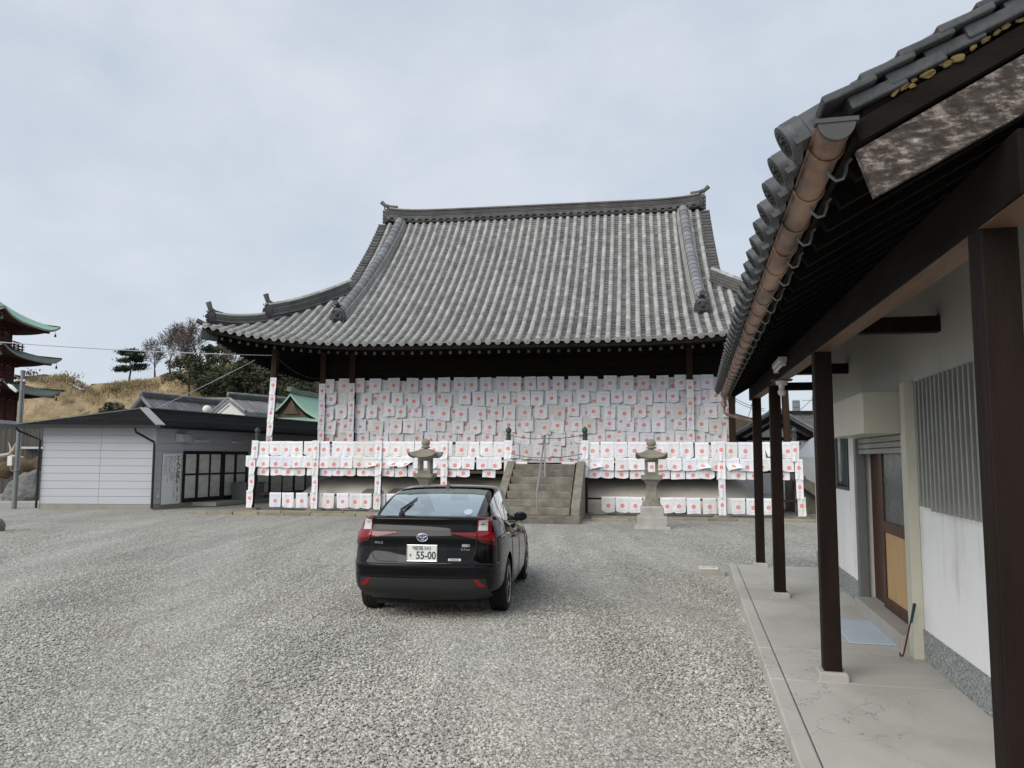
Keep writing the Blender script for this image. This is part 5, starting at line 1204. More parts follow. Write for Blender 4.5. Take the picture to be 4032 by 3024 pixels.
for s, nm in ((1, 'right_side'), (-1, 'left_side')):
    so = faces_obj('side_window', gl[nm], M['glass_side'])
    for y in (.33, 1.12): pil(y, s).build('window_pillar', M['gloss_black'], so)
    b = MB(); b.tube([Vector(arch(y)[1 if s > 0 else NA - 2]) + Vector((s * .006, 0, -.004)) for y in np.linspace(-.1, 2.2, 14)], .007, 6); b.build('window_trim', M['gloss_black'], so)
    for y0 in (.34, 1.26, 2.25):                           # door gaps
        pts = [on_side(y0 + (.18 if y0 < 1 and z < .62 else 0) * (1 - (z - .3) / .32 if z < .62 else 0), z, .0006, s) for z in np.linspace(.30, .97, 12)]
        b = MB(); b.tube(pts, .004, 5); b.build('door_seam', M['interior'], car)
    for y0 in (.55, 1.42):
        p = on_side(y0, .84, .0, s); b = MB(); b.tube([p + Vector((s * .004, -.1, .005)), p + Vector((s * .03, -.06, 0)), p + Vector((s * .03, .06, 0)), p + Vector((s * .004, .1, -.005))], .011, 7); b.build('door_handle', M['paint'], car, smooth=40)
    mr = MB(); 
    for q in ((0,),): pass
    rr = []
    for yq, sc_ in ((-.055, .55), (-.045, .9), (-.02, 1.0), (.03, .95), (.075, .75), (.10, .35)):
        rr.append([(s * (.838 + .10 * sc_ * math.cos(a)), 1.93 + yq, 1.01 + .068 * sc_ * math.sin(a)) for a in np.linspace(0, 2 * math.pi, 15)[:-1]])
    mr.loft(rr); mr = mr.build('wing_mirror', M['paint'], car, smooth=45)
    b = MB(); b.loft([[(s * (.838 + .078 * math.cos(a)), 1.872, 1.01 + .048 * math.sin(a)) for a in np.linspace(0, 2 * math.pi, 15)[:-1]], [(s * (.838 + .078 * math.cos(a)), 1.88, 1.01 + .048 * math.sin(a)) for a in np.linspace(0, 2 * math.pi, 15)[:-1]]]); b.build('mirror_glass', M['gloss_black'], mr)
    b = MB(); b.bar((s * .75, 1.95, .955), (s * .80, 1.94, .985), .12, .06); b.build('mirror_arm', M['plastic'], mr)
    b = MB(); p = on_side(-.84, 1.0, 0, s)
# interior
b = MB(); b.bx(-.62, .62, -.55, 2.3, .45, .55); b.bx(-.66, .66, -.62, .1, .75, .80); b.build('cabin_floor', M['interior'], car)
for x, y in ((-.36, 1.1), (.36, 1.1), (-.32, .15), (.32, .15)):
    b = MB(); w_ = .24 if y > 1 else .20
    b.loft([[(x + sx * w_ * k, y + yy, z) for sx, yy in ((-1, 0), (1, 0), (1, .12), (-1, .12))] for z, k in ((.55, 1), (.8, 1), (.93, .85))]); st = b.build('seat', M['interior'], car, smooth=50)
    b = MB(); b.sq([(.03, 0), (.11, .01), (.115, .07), (.09, .12)], (x, y + .06, .94), ch=.3); b.build('headrest', M['interior'], st, smooth=50)
b = MB(); b.bx(-.68, .68, 2.0, 2.5, .72, .93); b.build('dashboard', M['interior'], car)
def shade_mat():
    m, nt, b = nodes_of('pale_sunshade_fabric'); t = NT(nt); nt.nodes.remove(b)
    d = nt.nodes.new('ShaderNodeBsdfDiffuse'); tr = nt.nodes.new('ShaderNodeBsdfTranslucent'); mx = nt.nodes.new('ShaderNodeMixShader'); mx.inputs[0].default_value = .85
    c = t.mix(t.noise(t.tc('Object'), 3.0, 3), (.92, 1.0, .98), (.80, .95, .93)); t.put(d.inputs[0], c); t.put(tr.inputs[0], c)
    nt.links.new(d.outputs[0], mx.inputs[1]); nt.links.new(tr.outputs[0], mx.inputs[2]); nt.links.new(mx.outputs[0], nt.nodes['Material Output'].inputs[0]); return m
M['sunshade'] = shade_mat()
b = MB(); b.grid([[(q[0] * .93, q[1] - .05, q[2] - .035) for q in arch(y)[5:NA - 5]] for y in np.linspace(1.60, 2.52, 12)]); b.build('sunshade', M['sunshade'], car, smooth=50)
b = MB(); b.bx(-.12, .12, 1.50, 1.53, 1.25, 1.34); b.build('rear_view_mirror', M['plastic'], car)
# wiper, antenna, sticker
az = lambda x, y: cr([abs(q[0]) for q in arch(y)[8::-1]], [q[2] for q in arch(y)[8::-1]], abs(x))
b = MB(); b.lathe([(.035, 0), (.035, .035), (.02, .05)], 12, (-.30, -.66, 1.14)); b.tube([(-.30, -.66, 1.185), (-.325, -.58, az(-.32, -.58) + .028), (-.25, -.30, az(-.25, -.3) + .024)], [.02, .016, .008], 7); b.tube([(-.31, -.52, az(-.31, -.52) + .014), (-.235, -.16, az(-.235, -.16) + .014)], .009, 6); b.build('rear_wiper', M['plastic'], car, smooth=40)
b = MB(); yb_ = .56; b.loft([[(sx * .026 * k, yb_ + yy, az(0, yb_) + z) for sx, yy in ((-1, .13 * k + .02 * (1 - k)), (1, .13 * k + .02 * (1 - k)), (.7, -.03 * k), (-.7, -.03 * k))] for z, k in ((-.01, 1.2), (.035, .6), (.068, .22))]); b.build('antenna_fin', M['paint'], car, smooth=50)
b = MB(); rows = []
for q in np.linspace(0, 2 * math.pi, 17)[:-1]: rows.append((.45 + .05 * math.cos(q), -.55 + .09 * math.sin(q)))
b.v = [(x, y, az(x, y) + .003) for x, y in rows]; b.f = [tuple(range(16))]; b.build('window_sticker', M['mat_blue'], rw)
# underbody and wheels
b = MB(); b.bx(-.58, .58, -.62, 3.3, .16, .40); b.bx(-.5, .5, -.72, -.3, .25, .33); b.build('underbody', M['rubber'], car)
def wheel(x, y):
    s = 1 if x > 0 else -1; hub = bpy.data.objects.new('wheel', None); col.objects.link(hub); hub.parent = car; hub.location = (x, y, .315); hub.rotation_euler = (0, 0, 0 if s > 0 else math.pi)
    b = MB(); b.lathe([(.215, -.10), (.26, -.108), (.295, -.098), (.312, -.075), (.3145, -.03), (.309, -.028), (.309, -.022), (.3145, -.02), (.3145, .02), (.309, .022), (.309, .028), (.3145, .03), (.312, .075), (.295, .098), (.26, .108), (.215, .10)], 40, (0, 0, 0), 'x'); b.build('tyre', M['rubber'], hub, smooth=30)
    r = MB(); r.lathe([(.214, -.10), (.20, -.09), (.19, 0), (.20, .085), (.218, .101), (.21, .104), (.195, .095), (.18, 0), (.185, -.095)], 36, (0, 0, 0), 'x')
    for k in range(10):
        a = 2 * math.pi * k / 10 + (.12 if k % 2 else -.12); r.bar((.085, .03 * math.cos(a), .03 * math.sin(a)), (.092, .198 * math.cos(a), .198 * math.sin(a)), .028, .02, (1, 0, 0))
    r.lathe([(.05, .07), (.05, .095), (.03, .102)], 16, (0, 0, 0), 'x'); r.build('rim', M['alloy'], hub, smooth=35)
    b = MB(); b.lathe([(.15, -.02), (.15, .03)], 20, (0, 0, 0), 'x'); b.build('brake_disc', M['steel_dull'], hub, smooth=35)
for x in (-.765, .765):
    for y in (0, 2.70): wheel(x, y)
# ------------------------------------------------------------------ the pale grey annex at the left
C0 = Vector((-12.6, 27.3, 0)); UA, UB = Vector((-1, 0, 0)), Vector((.30, .954, 0)); AW, BL, WH = 4.0, 16.0, 2.95
def L_(a, b_, z): p = UA * a + UB * b_; return (p.x, p.y, z)
annex = thing('annex', 'low pale grey annex with dark shingle roof and glazed doors beside the hall', 'building', C0)
def wbox(mb_, a0, a1, b0, b1, z0, z1):
    q = [L_(a, b_, z) for z in (z0, z1) for b_ in (b0, b1) for a in (a0, a1)]
    mb_.add(q, [(0, 2, 3, 1), (4, 5, 7, 6), (0, 1, 5, 4), (2, 6, 7, 3), (0, 4, 6, 2), (1, 3, 7, 5)]); return mb_
wbox(MB(), .05, AW - .05, .05, BL, .15, WH).build('wall_core', M['siding'], annex)
wbox(MB(), .0, AW, .0, BL, 0, .19).build('foundation', M['concrete_base'], annex)
z = .20; i = 0
while z < WH - .1:
    h = .268
    for a0, a1 in ((.0, 1.93), (1.94, AW)): wbox(MB(), a0 + .002, a1, .012, .05, z, z + h - .012).build('siding_board', M['siding'], annex)
    for b0, b1 in ((.0, 1.42), ) if z < 2.05 else ((.0, 1.42), (1.43, 4.1), (4.11, 8), (8.01, BL)): wbox(MB(), .012, .05, b0 + .055, b1, z, z + h - .012).build('siding_board', M['siding'], annex)
    z += h
wbox(MB(), .0, .06, .0, .055, .19, WH).build('corner_trim', M['siding'], annex)
# roof of shingle courses: hip end towards the yard, long slopes either side
OV = .55; EZ = WH - .02; HALF = AW / 2 + OV; RH = .76; NC = 17
def rpt(side, u, t):   # side 'f' hip face, 'r' yard slope; u along eave 0..1, t up 0..1
    if side == 'f':
        a0, a1 = AW + OV - HALF * t, -OV + HALF * t; return Vector(L_(a0 + (a1 - a0) * u, -OV + HALF * t, EZ + RH * t))
    b0 = -OV + HALF * t; b1 = BL + OV; a = -OV + HALF * t
    if side == 'l': a = AW + OV - HALF * t
    return Vector(L_(a, b0 + (b1 - b0) * u, EZ + RH * t))
for side in ('f', 'r', 'l'):
    for k in range(NC):
        t0, t1 = k / NC, (k + 1.15) / NC; t1 = min(t1, 1)
        up_ = Vector((0, 0, .022)); b = MB(); n = 12
        r0 = [rpt(side, i / n, t0) for i in range(n + 1)]; r1 = [rpt(side, i / n, t1) for i in range(n + 1)]
        b.grid([[p - Vector((0, 0, .012)) for p in r0], [p + up_ for p in r0], r1]); b.build('shingle_course', M['shingle'], annex)
pk = Vector(L_(AW / 2, -OV + HALF, EZ + RH + .02))
for e in (Vector(L_(-OV, -OV, EZ + .03)), Vector(L_(AW + OV, -OV, EZ + .03))):
    b = MB(); b.bar(e, pk, .30 if e.x > pk.x else .16, .035); b.build('hip_flashing', M['flashing'], annex)
b = MB(); b.bar(pk, Vector(L_(AW / 2, BL, EZ + RH + .02)), .26, .04); b.build('ridge_flashing', M['flashing'], annex)
b = MB(); wbox(b, -OV + .02, AW + OV - .02, -OV + .02, BL + OV, EZ - .05, EZ - .016); b.build('soffit', M['black_metal'], annex)
b = MB(); b.bar(L_(-OV - .05, -OV - .05, EZ - .03), L_(AW + OV + .05, -OV - .05, EZ - .03), .11, .1); b.build('gutter', M['black_metal'], annex)
b = MB(); b.bar(L_(-OV - .05, -OV - .05, EZ - .03), L_(-OV - .05, BL, EZ - .03), .11, .1); b.build('gutter', M['black_metal'], annex)
b = MB(); b.tube([L_(.32, -OV - .02, EZ - .08), L_(.32, -OV + .03, EZ - .22), L_(.0, -.09, EZ - .55), L_(-.02, -.09, EZ - .66), L_(-.02, -.07, .05)], .04, 8); b.build('downpipe', M['black_metal'], annex, smooth=40)
b = MB(); b.tube([L_(AW + .45, -OV - .02, EZ - .08), L_(AW + .4, -OV + .03, EZ - .2), L_(AW + .04, -.06, EZ - .5), L_(AW + .04, -.06, .05)], .04, 8); b.build('downpipe', M['black_metal'], annex, smooth=40)
# glazed sliding doors on the yard side
DZ0, DZ1 = .24, 2.02
def door_set(b0, b1, n, name='sliding_door'):
    w = (b1 - b0) / n
    fr = MB(); wbox(fr, -.03, .05, b0 - .06, b0, DZ0 - .06, DZ1 + .06); wbox(fr, -.03, .05, b1, b1 + .06, DZ0 - .06, DZ1 + .06); wbox(fr, -.03, .05, b0, b1, DZ1, DZ1 + .06); wbox(fr, -.03, .05, b0, b1, DZ0 - .06, DZ0); fr.build('door_frame', M['bronze_frame'], annex)
    for i in range(n):
        d = MB(); x0, x1 = b0 + i * w, b0 + (i + 1) * w; off = -.02 if i % 2 else 0
        wbox(d, off - .002, off + .03, x0 + .003, x0 + .06, DZ0 + .002, DZ1 - .002); wbox(d, off - .002, off + .03, x1 - .06, x1 - .003, DZ0 + .002, DZ1 - .002); wbox(d, off, off + .03, x0 + .06, x1 - .06, DZ0 + .002, DZ0 + .09); wbox(d, off, off + .03, x0 + .06, x1 - .06, DZ1 - .06, DZ1 - .002); wbox(d, off, off + .03, x0 + .06, x1 - .06, 1.17, 1.24)
        d = d.build(name, M['bronze_frame'], annex)
        for za, zb in ((DZ0 + .09, 1.17), (1.24, DZ1 - .06)): wbox(MB(), off + .014, off + .02, x0 + .06, x1 - .06, za, zb).build('pane', M['frost'], d)
def frost():
    m, nt, b = nodes_of('pane_with_paper_screen'); t = NT(nt); P = t.tc('Object')
    n = t.noise(t.mapv(P, scale=(1.2, 1.2, 3)), 1.4, 5, .6, .6); c = t.ramp(n, (.3, (.55, .545, .52)), (.5, (.70, .695, .66)), (.7, (.80, .79, .76)))
    t.put(b.inputs['Base Color'], c); b.inputs['Roughness'].default_value = .18; b.inputs['Coat Weight'].default_value = .3; return m
M['frost'] = frost()
door_set(1.50, 3.60, 3); door_set(3.75, 5.15, 2); door_set(5.9, 9.6, 4)
b = MB(); wbox(b, -.9, .0, 2.0, 12, .02, .16); b.build('entrance_slab', M['concrete'], annex)
# hood, lamps, tap
b = MB(); q = [L_(-.002, .95, 2.40), L_(-.002, .95, 2.72), L_(-.22, 1.0, 2.70), L_(-.26, 1.0, 2.40)]; q2 = [L_(-.002, 1.5, 2.40), L_(-.002, 1.5, 2.72), L_(-.22, 1.45, 2.70), L_(-.26, 1.45, 2.40)]; b.loft([q, q2]); b.build('vent_hood', M['siding'], annex, bevel=.02)
for bb in (2.35, 4.5):
    b = MB(); wbox(b, -.09, -.002, bb - .33, bb + .33, 2.42, 2.49); b.build('wall_lamp', M['lamp_white'], annex, bevel=.01)
b = MB(); wbox(b, -.08, -.002, .10, .24, .40, .54); b.build('outlet_box', M['cream'], annex, bevel=.01)
# notice board with its writing
sg = thing('notice_board', 'tall white notice board with black Japanese writing on the annex wall', 'sign', C0 + Vector(L_(-.03, .80, 0)), math.atan2(UB.y, UB.x))
# local: x along the wall (away), y into the wall, z up; text faces -y
b = MB(); b.bx(-.46, .46, -.02, .0, .16, 1.97); b.build('panel', M['white_paint'], sg)
def vtext(s, x, ztop, size, pitch=None, nm='writing', sx=1.0, off=0.0):
    pitch = pitch or size * 1.02
    for i, ch in enumerate(s):
        if ch != ' ': lettering(nm, ch, size, M['ink'], sg, Matrix.Translation((x, -.023, ztop - size / 2 - i * pitch)) @ UPR @ Matrix.Diagonal((sx, 1, 1, 1)), ext=.0015, off=off)
vtext('とんど受付', .31, 1.93, .22, .215, off=.006)
vtext('祈願料 二千円', .31, .80, .07, .08, off=.002)
def small_lines():
    rows = ['受付日 一月七日より一月二十二日まで', '古いお札 お守り 注連縄等を', '焼納いたします お納めの際は', '所定の場所にお納め下さい', '尚 ビニール プラスチック等は', '取り外してお持ち下さい', 'ご協力をお願い致します']
    bm_all = MB(); x = .14
    for k, s in enumerate(rows):
        size = .075 if k == 0 else .055; z = 1.90 - (.0 if k == 0 else .02)
        for i, ch in enumerate(s):
            if ch == ' ': continue
            me = text_mesh(ch, size, .001); vs = [(v.co.x * 1.0 + x, -.022 - v.co.z, v.co.y + z - size / 2 - i * size * 1.16) for v in me.vertices]
            bm_all.add(vs, [tuple(p.vertices) for p in me.polygons]); bpy.data.meshes.remove(me)
        x -= .10 if k == 0 else .082
    bm_all.build('small_writing', M['ink'], sg)['kind'] = 'stuff'
small_lines()
# steel bin by the doors
bn = thing('steel_bin', 'dark stainless steel chest standing in front of the annex doors', 'bin', C0 + Vector(L_(-.5, 4.55, .16)), math.atan2(UB.y, UB.x))
b = MB(); b.bx(-.62, .62, -.32, .32, 0, .62); b.build('box', M['steel_dull'], bn, bevel=.015)
b = MB(); b.bx(-.65, .65, -.35, .34, .622, .68); b.build('lid', M['steel_dull'], bn, bevel=.012)
b = MB(); b.tube([(-.2, -.35, .60), (-.2, -.38, .58), (.2, -.38, .58), (.2, -.35, .60)], .012, 6); b.build('handle', M['steel'], bn)

# ------------------------------------------------------------------ utility pole, wires
pp = at(55, 2000, 27.6); pp.z = 0
up = thing('utility_pole', 'grey steel utility pole with street lamp and meter box beside the annex', 'pole', pp)
zt = at(62, 1465, 27.6).z
b = MB(); b.tube([(-.0, 0, 0), (0, 0, zt)], [.085, .07], 12); b.build('shaft', M['steel_dull'], up, smooth=40)
b = MB(); b.lathe([(.075, zt), (.08, zt + .02), (.08, zt + .06), (.02, zt + .07)], 12); b.build('cap', M['steel_dull'], up, smooth=40)
lz = at(60, 1530, 27.6).z
b = MB(); b.tube([(-.08, 0, lz - .05), (-.2, -.1, lz + .0)], .02, 6); b.build('lamp_arm', M['steel_dull'], up)
b = MB(); b.tube([(-.10, -.12, lz - .12), (-.30, -.14, lz + .06), (-.42, -.14, lz + .14)], [.05, .075, .03], 8); b.build('street_lamp_head', M['lamp_white'], up, smooth=50)
bz_ = at(45, 1815, 27.6).z
b = MB(); b.bx(-.27, -.1, -.13, .03, bz_ - .17, bz_ + .17); b.build('meter_box', M['lamp_white'], up, bevel=.015)
b = MB(); b.tube([(.10, -.02, zt - .6), (.12, -.04, bz_ + .2), (.12, -.05, bz_ - .28), (.04, -.1, bz_ - .36), (-.12, -.1, bz_ - .34), (-.18, -.08, bz_ - .18)], .02, 7); b.build('conduit', M['steel_dull'], up, smooth=40)
b = MB()
for dz, dx in ((-.12, -.14), (-.2, -.22), (-.16, .1)): b.lathe([(.02, -.04), (.04, -.02), (.03, .0), (.04, .02), (.015, .04)], 8, (dx, -.06, lz + .34 + dz * .3))
b.tube([(-.28, -.04, lz + .30), (.14, -.04, lz + .30)], .018, 6); b.build('insulator_arm', M['lamp_white'], up, smooth=40)
def wire(label, p, q, sagd, r=.012, m=M['cable'], group='overhead wires'):
    b = MB(); b.tube(sag(p, q, sagd, 16), r, 5); o = b.build('overhead_wire', m); tag(o, label, 'wire', group); return o
PT = TM @ Vector((-8.80, .55, 5.55))
wire('long pale overhead cable running to the corner prop of the hall', at(-260, 1325, 30), PT, .12, .018)
wire('thin pale cable rising from the tiled roofs to the hall eaves', at(420, 1690, 33), TM @ Vector((-9.4, .2, 5.35)), .1, .011)
wire('sagging dark cable between the corner prop and the hall pillar', TM @ Vector((-8.7, .6, 5.45)), TM @ Vector((-7.65, 2.1, 4.85)), .22, .025, M['cable_dark'])
wire('thin dark wire from the utility pole to the annex eaves', pp + Vector((.05, 0, 2.75)), C0 + Vector(L_(AW + .3, 0, 2.75)), .05, .008, M['cable_dark'])

# ------------------------------------------------------------------ rocks, logs, fence at the far left
def rock(label, c, sx, sy, sz, seed, m='stone_dark'):
    r = random.Random(seed); bm = bmesh.new(); bmesh.ops.create_icosphere(bm, subdivisions=3, radius=1)
    ph = [(Vector((r.uniform(-1, 1), r.uniform(-1, 1), r.uniform(-1, 1))).normalized(), r.uniform(.72, .98)) for _ in range(11)]
    for v in bm.verts:
        d = v.co.normalized(); s = 1.0
        for n, k in ph: 
            t_ = d.dot(n)
            if t_ > k * .8: s = min(s, k * .8 / t_ * 1.06)
        s *= 1 + .05 * math.sin(d.x * 9 + seed) * math.cos(d.z * 11); v.co = Vector((d.x * s * sx, d.y * s * sy, max(-.25, d.z * s) * sz))
    me = bpy.data.meshes.new('garden_rock'); bm.to_mesh(me); bm.free(); me.materials.append(M[m]); o = put('garden_rock', me); o.location = c; tag(o, label, 'rock', 'garden rocks beside the annex'); return o
g1 = on_ground(40, 1975); rock('large striped grey rock beside the utility pole', (g1.x, g1.y + 1.2, .16), 1.05, .8, 1.15, 3)
g2 = on_ground(148, 1955); rock('upright dark rock half hidden by the annex corner', (g2.x, g2.y + 1, .2), .5, .5, 1.5, 5)
g3 = on_ground(-8, 2092); rock('pale stone cut by the left edge of the yard', (g3.x - .12, g3.y, .06), .27, .26, .36, 8, 'stone')
gp = at(60, 1985, 30)
b = MB(); b.bx(-6, 4.2, -.5, .5, -.02, .06); o = b.build('path', M['concrete'], None); o.location = (gp.x, gp.y + .5, 0); tag(o, 'pale paved path beyond the annex', None, None, 'structure')
b = MB(); b.tube([*[at(-60 + k * 19, 1856 - k * 2.2 + 3 * math.sin(k * 2.1), 35) for k in range(13)]], [.34 + .06 * math.sin(k * 1.7) for k in range(13)], 12); b.v = [(x + .06 * math.sin(z * 9 + x * 5), y, z + .07 * math.sin(x * 6.1) + .04 * math.sin(x * 15 + y * 9)) for x, y, z in b.v]; tag(b.build('fallen_log', M['log'], smooth=50), 'thick brown log lying behind the rocks', 'log')
b = MB(); b.tube([at(-30, 1800, 34), at(35, 1790, 34), at(52, 1772, 34), at(62, 1745, 34)], [.1, .09, .07, .02], 7); b.tube([at(45, 1780, 34), at(40, 1760, 34), at(34, 1742, 34)], [.06, .045, .015], 6); b.tube([at(60, 1800, 34), at(75, 1775, 34), at(80, 1752, 34)], [.05, .04, .012], 6); b.tube([at(30, 1792, 34), at(70, 1798, 34), at(95, 1800, 34)], [.07, .05, .02], 6); tag(b.build('driftwood', M['driftwood'], smooth=50), 'bleached forked driftwood branch above the log', 'driftwood')
b = MB(); b.tube([at(100, 1885, 33.5), at(150, 1868, 33.5)], [.09, .07], 7); tag(b.build('wooden_pole', M['driftwood'], smooth=50), 'pale wooden pole leaning by the rocks', 'pole')
fn = thing('board_fence', 'dark weathered board fence behind the rocks', 'fence', at(60, 1985, 38).xy.to_3d())
b0 = fn.location
for i in range(44):
    px = -70 + i * 6; zt_ = at(px, 1692 - (i % 3), 38).z; p = at(px, 1830, 38) - b0
    b = MB(); b.bx(p.x - .035, p.x + .034, -.02 + .01 * (i % 2), .02 + .01 * (i % 2), 0, zt_ - b0.z); b.build('board', M['fence_wood'], fn)
b = MB(); p = at(150, 1740, 38) - b0; b.bx(p.x - .6, p.x + .8, -.5, -.1, 2.2, 2.3); b.build('ledge', M['siding'], fn)
# ------------------------------------------------------------------ pagoda
PY0 = 55; pc = at(-92, 1700, PY0) - Vector((1.0, 0, 0)); TZ = 3.9
pg = thing('pagoda', 'red timber pagoda with green copper roofs at the left edge', 'pagoda', (pc.x, pc.y, 0), R(8))
b = MB(); b.bx(-7, 6.6, -6, 6, 0, TZ); tg = b.build('terrace', M['stone_dark']); tag(tg, 'raised terrace under the pagoda', None, None, 'structure'); tg.location = (pc.x, pc.y, 0)
b = MB(); b.sq([(3.0, TZ), (3.0, TZ + .45)]); b.build('base', M['kura_white'], pg)
def tier(zb, zb_wall, w, ew, tipz, m, first):
    # body, railing, brackets, roof with concave slopes and lifted corners
    b = MB(); b.sq([(w, zb_wall), (w, tipz)], ch=.001); b.build('body', M['vermilion'], pg)
    for k in range(4):
        for j in range(4):
            x = -w + .12 + j * (2 * w - .24) / 3; mm = Matrix.Rotation(k * R(90), 4, 'Z')
            c = mm @ Vector((x, -w - .03, 0)); b = MB(); b.tube([(c.x, c.y, zb_wall), (c.x, c.y, tipz - .2)], .1, 8); b.build('column', M['red_dark'], pg)
        for j in range(3):
            x0 = -w + .3 + j * (2 * w - .24) / 3; mm = Matrix.Rotation(k * R(90), 4, 'Z'); b = MB(); b.bx(x0, x0 + (2 * w - .24) / 3 - .36, -w - .02, -w - .01, tipz - 1.0, tipz - .55, mm); b.build('plaster_panel', M['kura_white'], pg)
            b = MB(); b.bx(x0 + .02, x0 + (2 * w - .24) / 3 - .38, -w - .035, -w - .005, zb_wall + .15, tipz - 1.15, mm); b.build('door_panel', M['red_dark'], pg)
        for lv, (d, z) in enumerate(((.35, -.55), (.7, -.33), (1.05, -.12))):
            b = MB(); mm = Matrix.Rotation(k * R(90), 4, 'Z'); b.bx(-w - d, w + d, -w - d, -w - d + .16, tipz + z - .32, tipz + z - .16, mm); b.build('bracket_beam', M['red_dark'], pg)
            for j in range(7):
                x = -w + j * 2 * w / 6; b = MB(); b.bx(x - .09, x + .09, -w - d - .05, -w + .1, tipz + z - .46, tipz + z - .33, mm); b.build('bracket', M['red_dark'], pg)
        b = MB(); mm = Matrix.Rotation(k * R(90) + R(45), 4, 'Z')
        for d, z in ((1.5, -.65), (1.15, -.45), (.7, -.12)): b.bx(-.08, .08, -w * 1.414 - 2.6 + (1.5 - d) * -.9, -w, tipz + z + .0, tipz + z + .14, mm)
        b.build('corner_arm', M['red_dark'], pg)
    if not first:
        for k in range(4):
            mm = Matrix.Rotation(k * R(90), 4, 'Z'); b = MB(); rw_ = w + .55
            for z in (.1, .32, .55): b.bx(-rw_ - .15, rw_ + .15, -rw_ - .04, -rw_ + .04, zb_wall + z - .03, zb_wall + z + .04, mm)
            for j in range(9): x = -rw_ + j * rw_ / 4; b.bx(x - .04, x + .04, -rw_ - .035, -rw_ + .035, zb_wall - .05, zb_wall + .5, mm)
            b.build('railing', M['red_dark'], pg)
    N = 17
    for k in range(4):
        mm = Matrix.Rotation(k * R(90), 4, 'Z'); rows, low = [], []
        for i in range(9):
            t_ = i / 8; hw = ew + (w * .55 - ew) * t_; row = []
            for j in range(N):
                u = j / (N - 1) * 2 - 1; lf_ = .62 * abs(u) ** 3.5 * (1 - t_) ** 1.5
                row.append(mm @ Vector((u * hw, -hw, tipz - .62 + lf_ + 1.25 * (t_ ** 1.6) * (1.5 if m == 'copper_green' else 1.0) + .25 * t_)))
            rows.append(row)
        b = MB(); b.grid(rows); b.build('roof_slope', M[m], pg, smooth=50)
        e = rows[0]; b = MB(); dn = Vector((0, 0, -.14)); inn = [mm @ Vector((u * (w + .1), -(w + .1), tipz - .35)) for u in np.linspace(-1, 1, N)]
        b.grid([e, [p + dn for p in e]]); b.build('eave_edge', M['copper_grey'], pg)
        b = MB(); b.grid([[p + dn for p in e], inn]); b.build('eave_soffit', M['red_dark'], pg)
        c = mm @ Vector((ew - .25, -ew + .25, tipz - .35)); b = MB(); b.tube([(c.x, c.y, c.z), (c.x, c.y, c.z - .25)], .012, 4); b.lathe([(.09, -.5), (.07, -.36), (.04, -.27), (.01, -.25)], 8, (c.x, c.y, c.z)); b.build('wind_bell', M['bronze'], pg)
z1, z2, z3 = at(247, 1535, 59.8).z, at(240, 1410, 59.8).z, at(230, 1287, 59.8).z
tier(TZ, TZ + .45, 2.35, 4.55, z1, 'copper_grey', True); tier(z1, z1 + .25, 2.1, 4.45, z2, 'copper_grey', False); tier(z2, z2 + .25, 1.9, 4.3, z3, 'copper_green', False)

# ------------------------------------------------------------------ hill with its cut cliff
def hill_mat():
    m, nt, b = nodes_of('ochre_cliff_and_dry_grass'); t = NT(nt); P = t.geo('Position'); nz = t.xyz(t.geo('Normal'))[2]; z = t.xyz(P)[2]
    n = t.noise(t.mapv(P, scale=(1, 1, 2.2)), .35, 7, .65, .8); n2 = t.noise(P, 2.2, 5, .7)
    cl = t.ramp(t.m('ADD', t.m('MULTIPLY', n, .7), t.m('MULTIPLY', n2, .3)), (.30, (.17, .13, .085)), (.42, (.36, .275, .165)), (.55, (.50, .395, .25)), (.70, (.62, .52, .365)))
    gr = t.ramp(t.m('ADD', t.m('MULTIPLY', n2, .6), t.m('MULTIPLY', n, .4)), (.35, (.05, .045, .03)), (.5, (.13, .105, .062)), (.62, (.22, .175, .10)), (.75, (.30, .25, .15)))
    f = t.ramp(t.m('ADD', nz, t.m('MULTIPLY', t.m('SUBTRACT', n, .5), .7)), (.42, 0.0), (.58, 1.0))
    hc = t.mix(f, cl, gr); hc = t.mix(t.ramp(t.m('ADD', t.m('MULTIPLY', t.m('ADD', t.xyz(P)[0], 38.0), .1), t.m('MULTIPLY', n, .5)), (.75, 0.0), (1.1, .9)), hc, (.05, .042, .03))
    hc = t.mix(t.m('MULTIPLY', f, .55), hc, (.085, .068, .045)); t.put(b.inputs['Base Color'], hc); b.inputs['Roughness'].default_value = .95; b.inputs['Specular IOR Level'].default_value = .1
    t.put(b.inputs['Normal'], t.bump(n2, .8, .25)); return m
M['hill'] = hill_mat()
HY = 84
top_px = [(-700, 1560), (-200, 1500), (150, 1490), (250, 1480), (330, 1515), (380, 1545), (420, 1518), (480, 1505), (560, 1502), (640, 1500), (720, 1475), (800, 1455), (900, 1440), (1000, 1430), (1100, 1425), (1300, 1440), (1600, 1470), (2200, 1560), (3000, 1640), (4200, 1700), (5200, 1750)]
def top_z(px): return at(px, float(np.interp(px, [q[0] for q in top_px], [q[1] for q in top_px])), HY).z
rows = []; pxs_ = np.linspace(-700, 5200, 190)
def hz_noise(x, y): return math.sin(x * .9 + y * .7) * .35 + math.sin(x * 2.3 - y * 1.1) * .18 + math.sin(x * .31 + 2) * .5
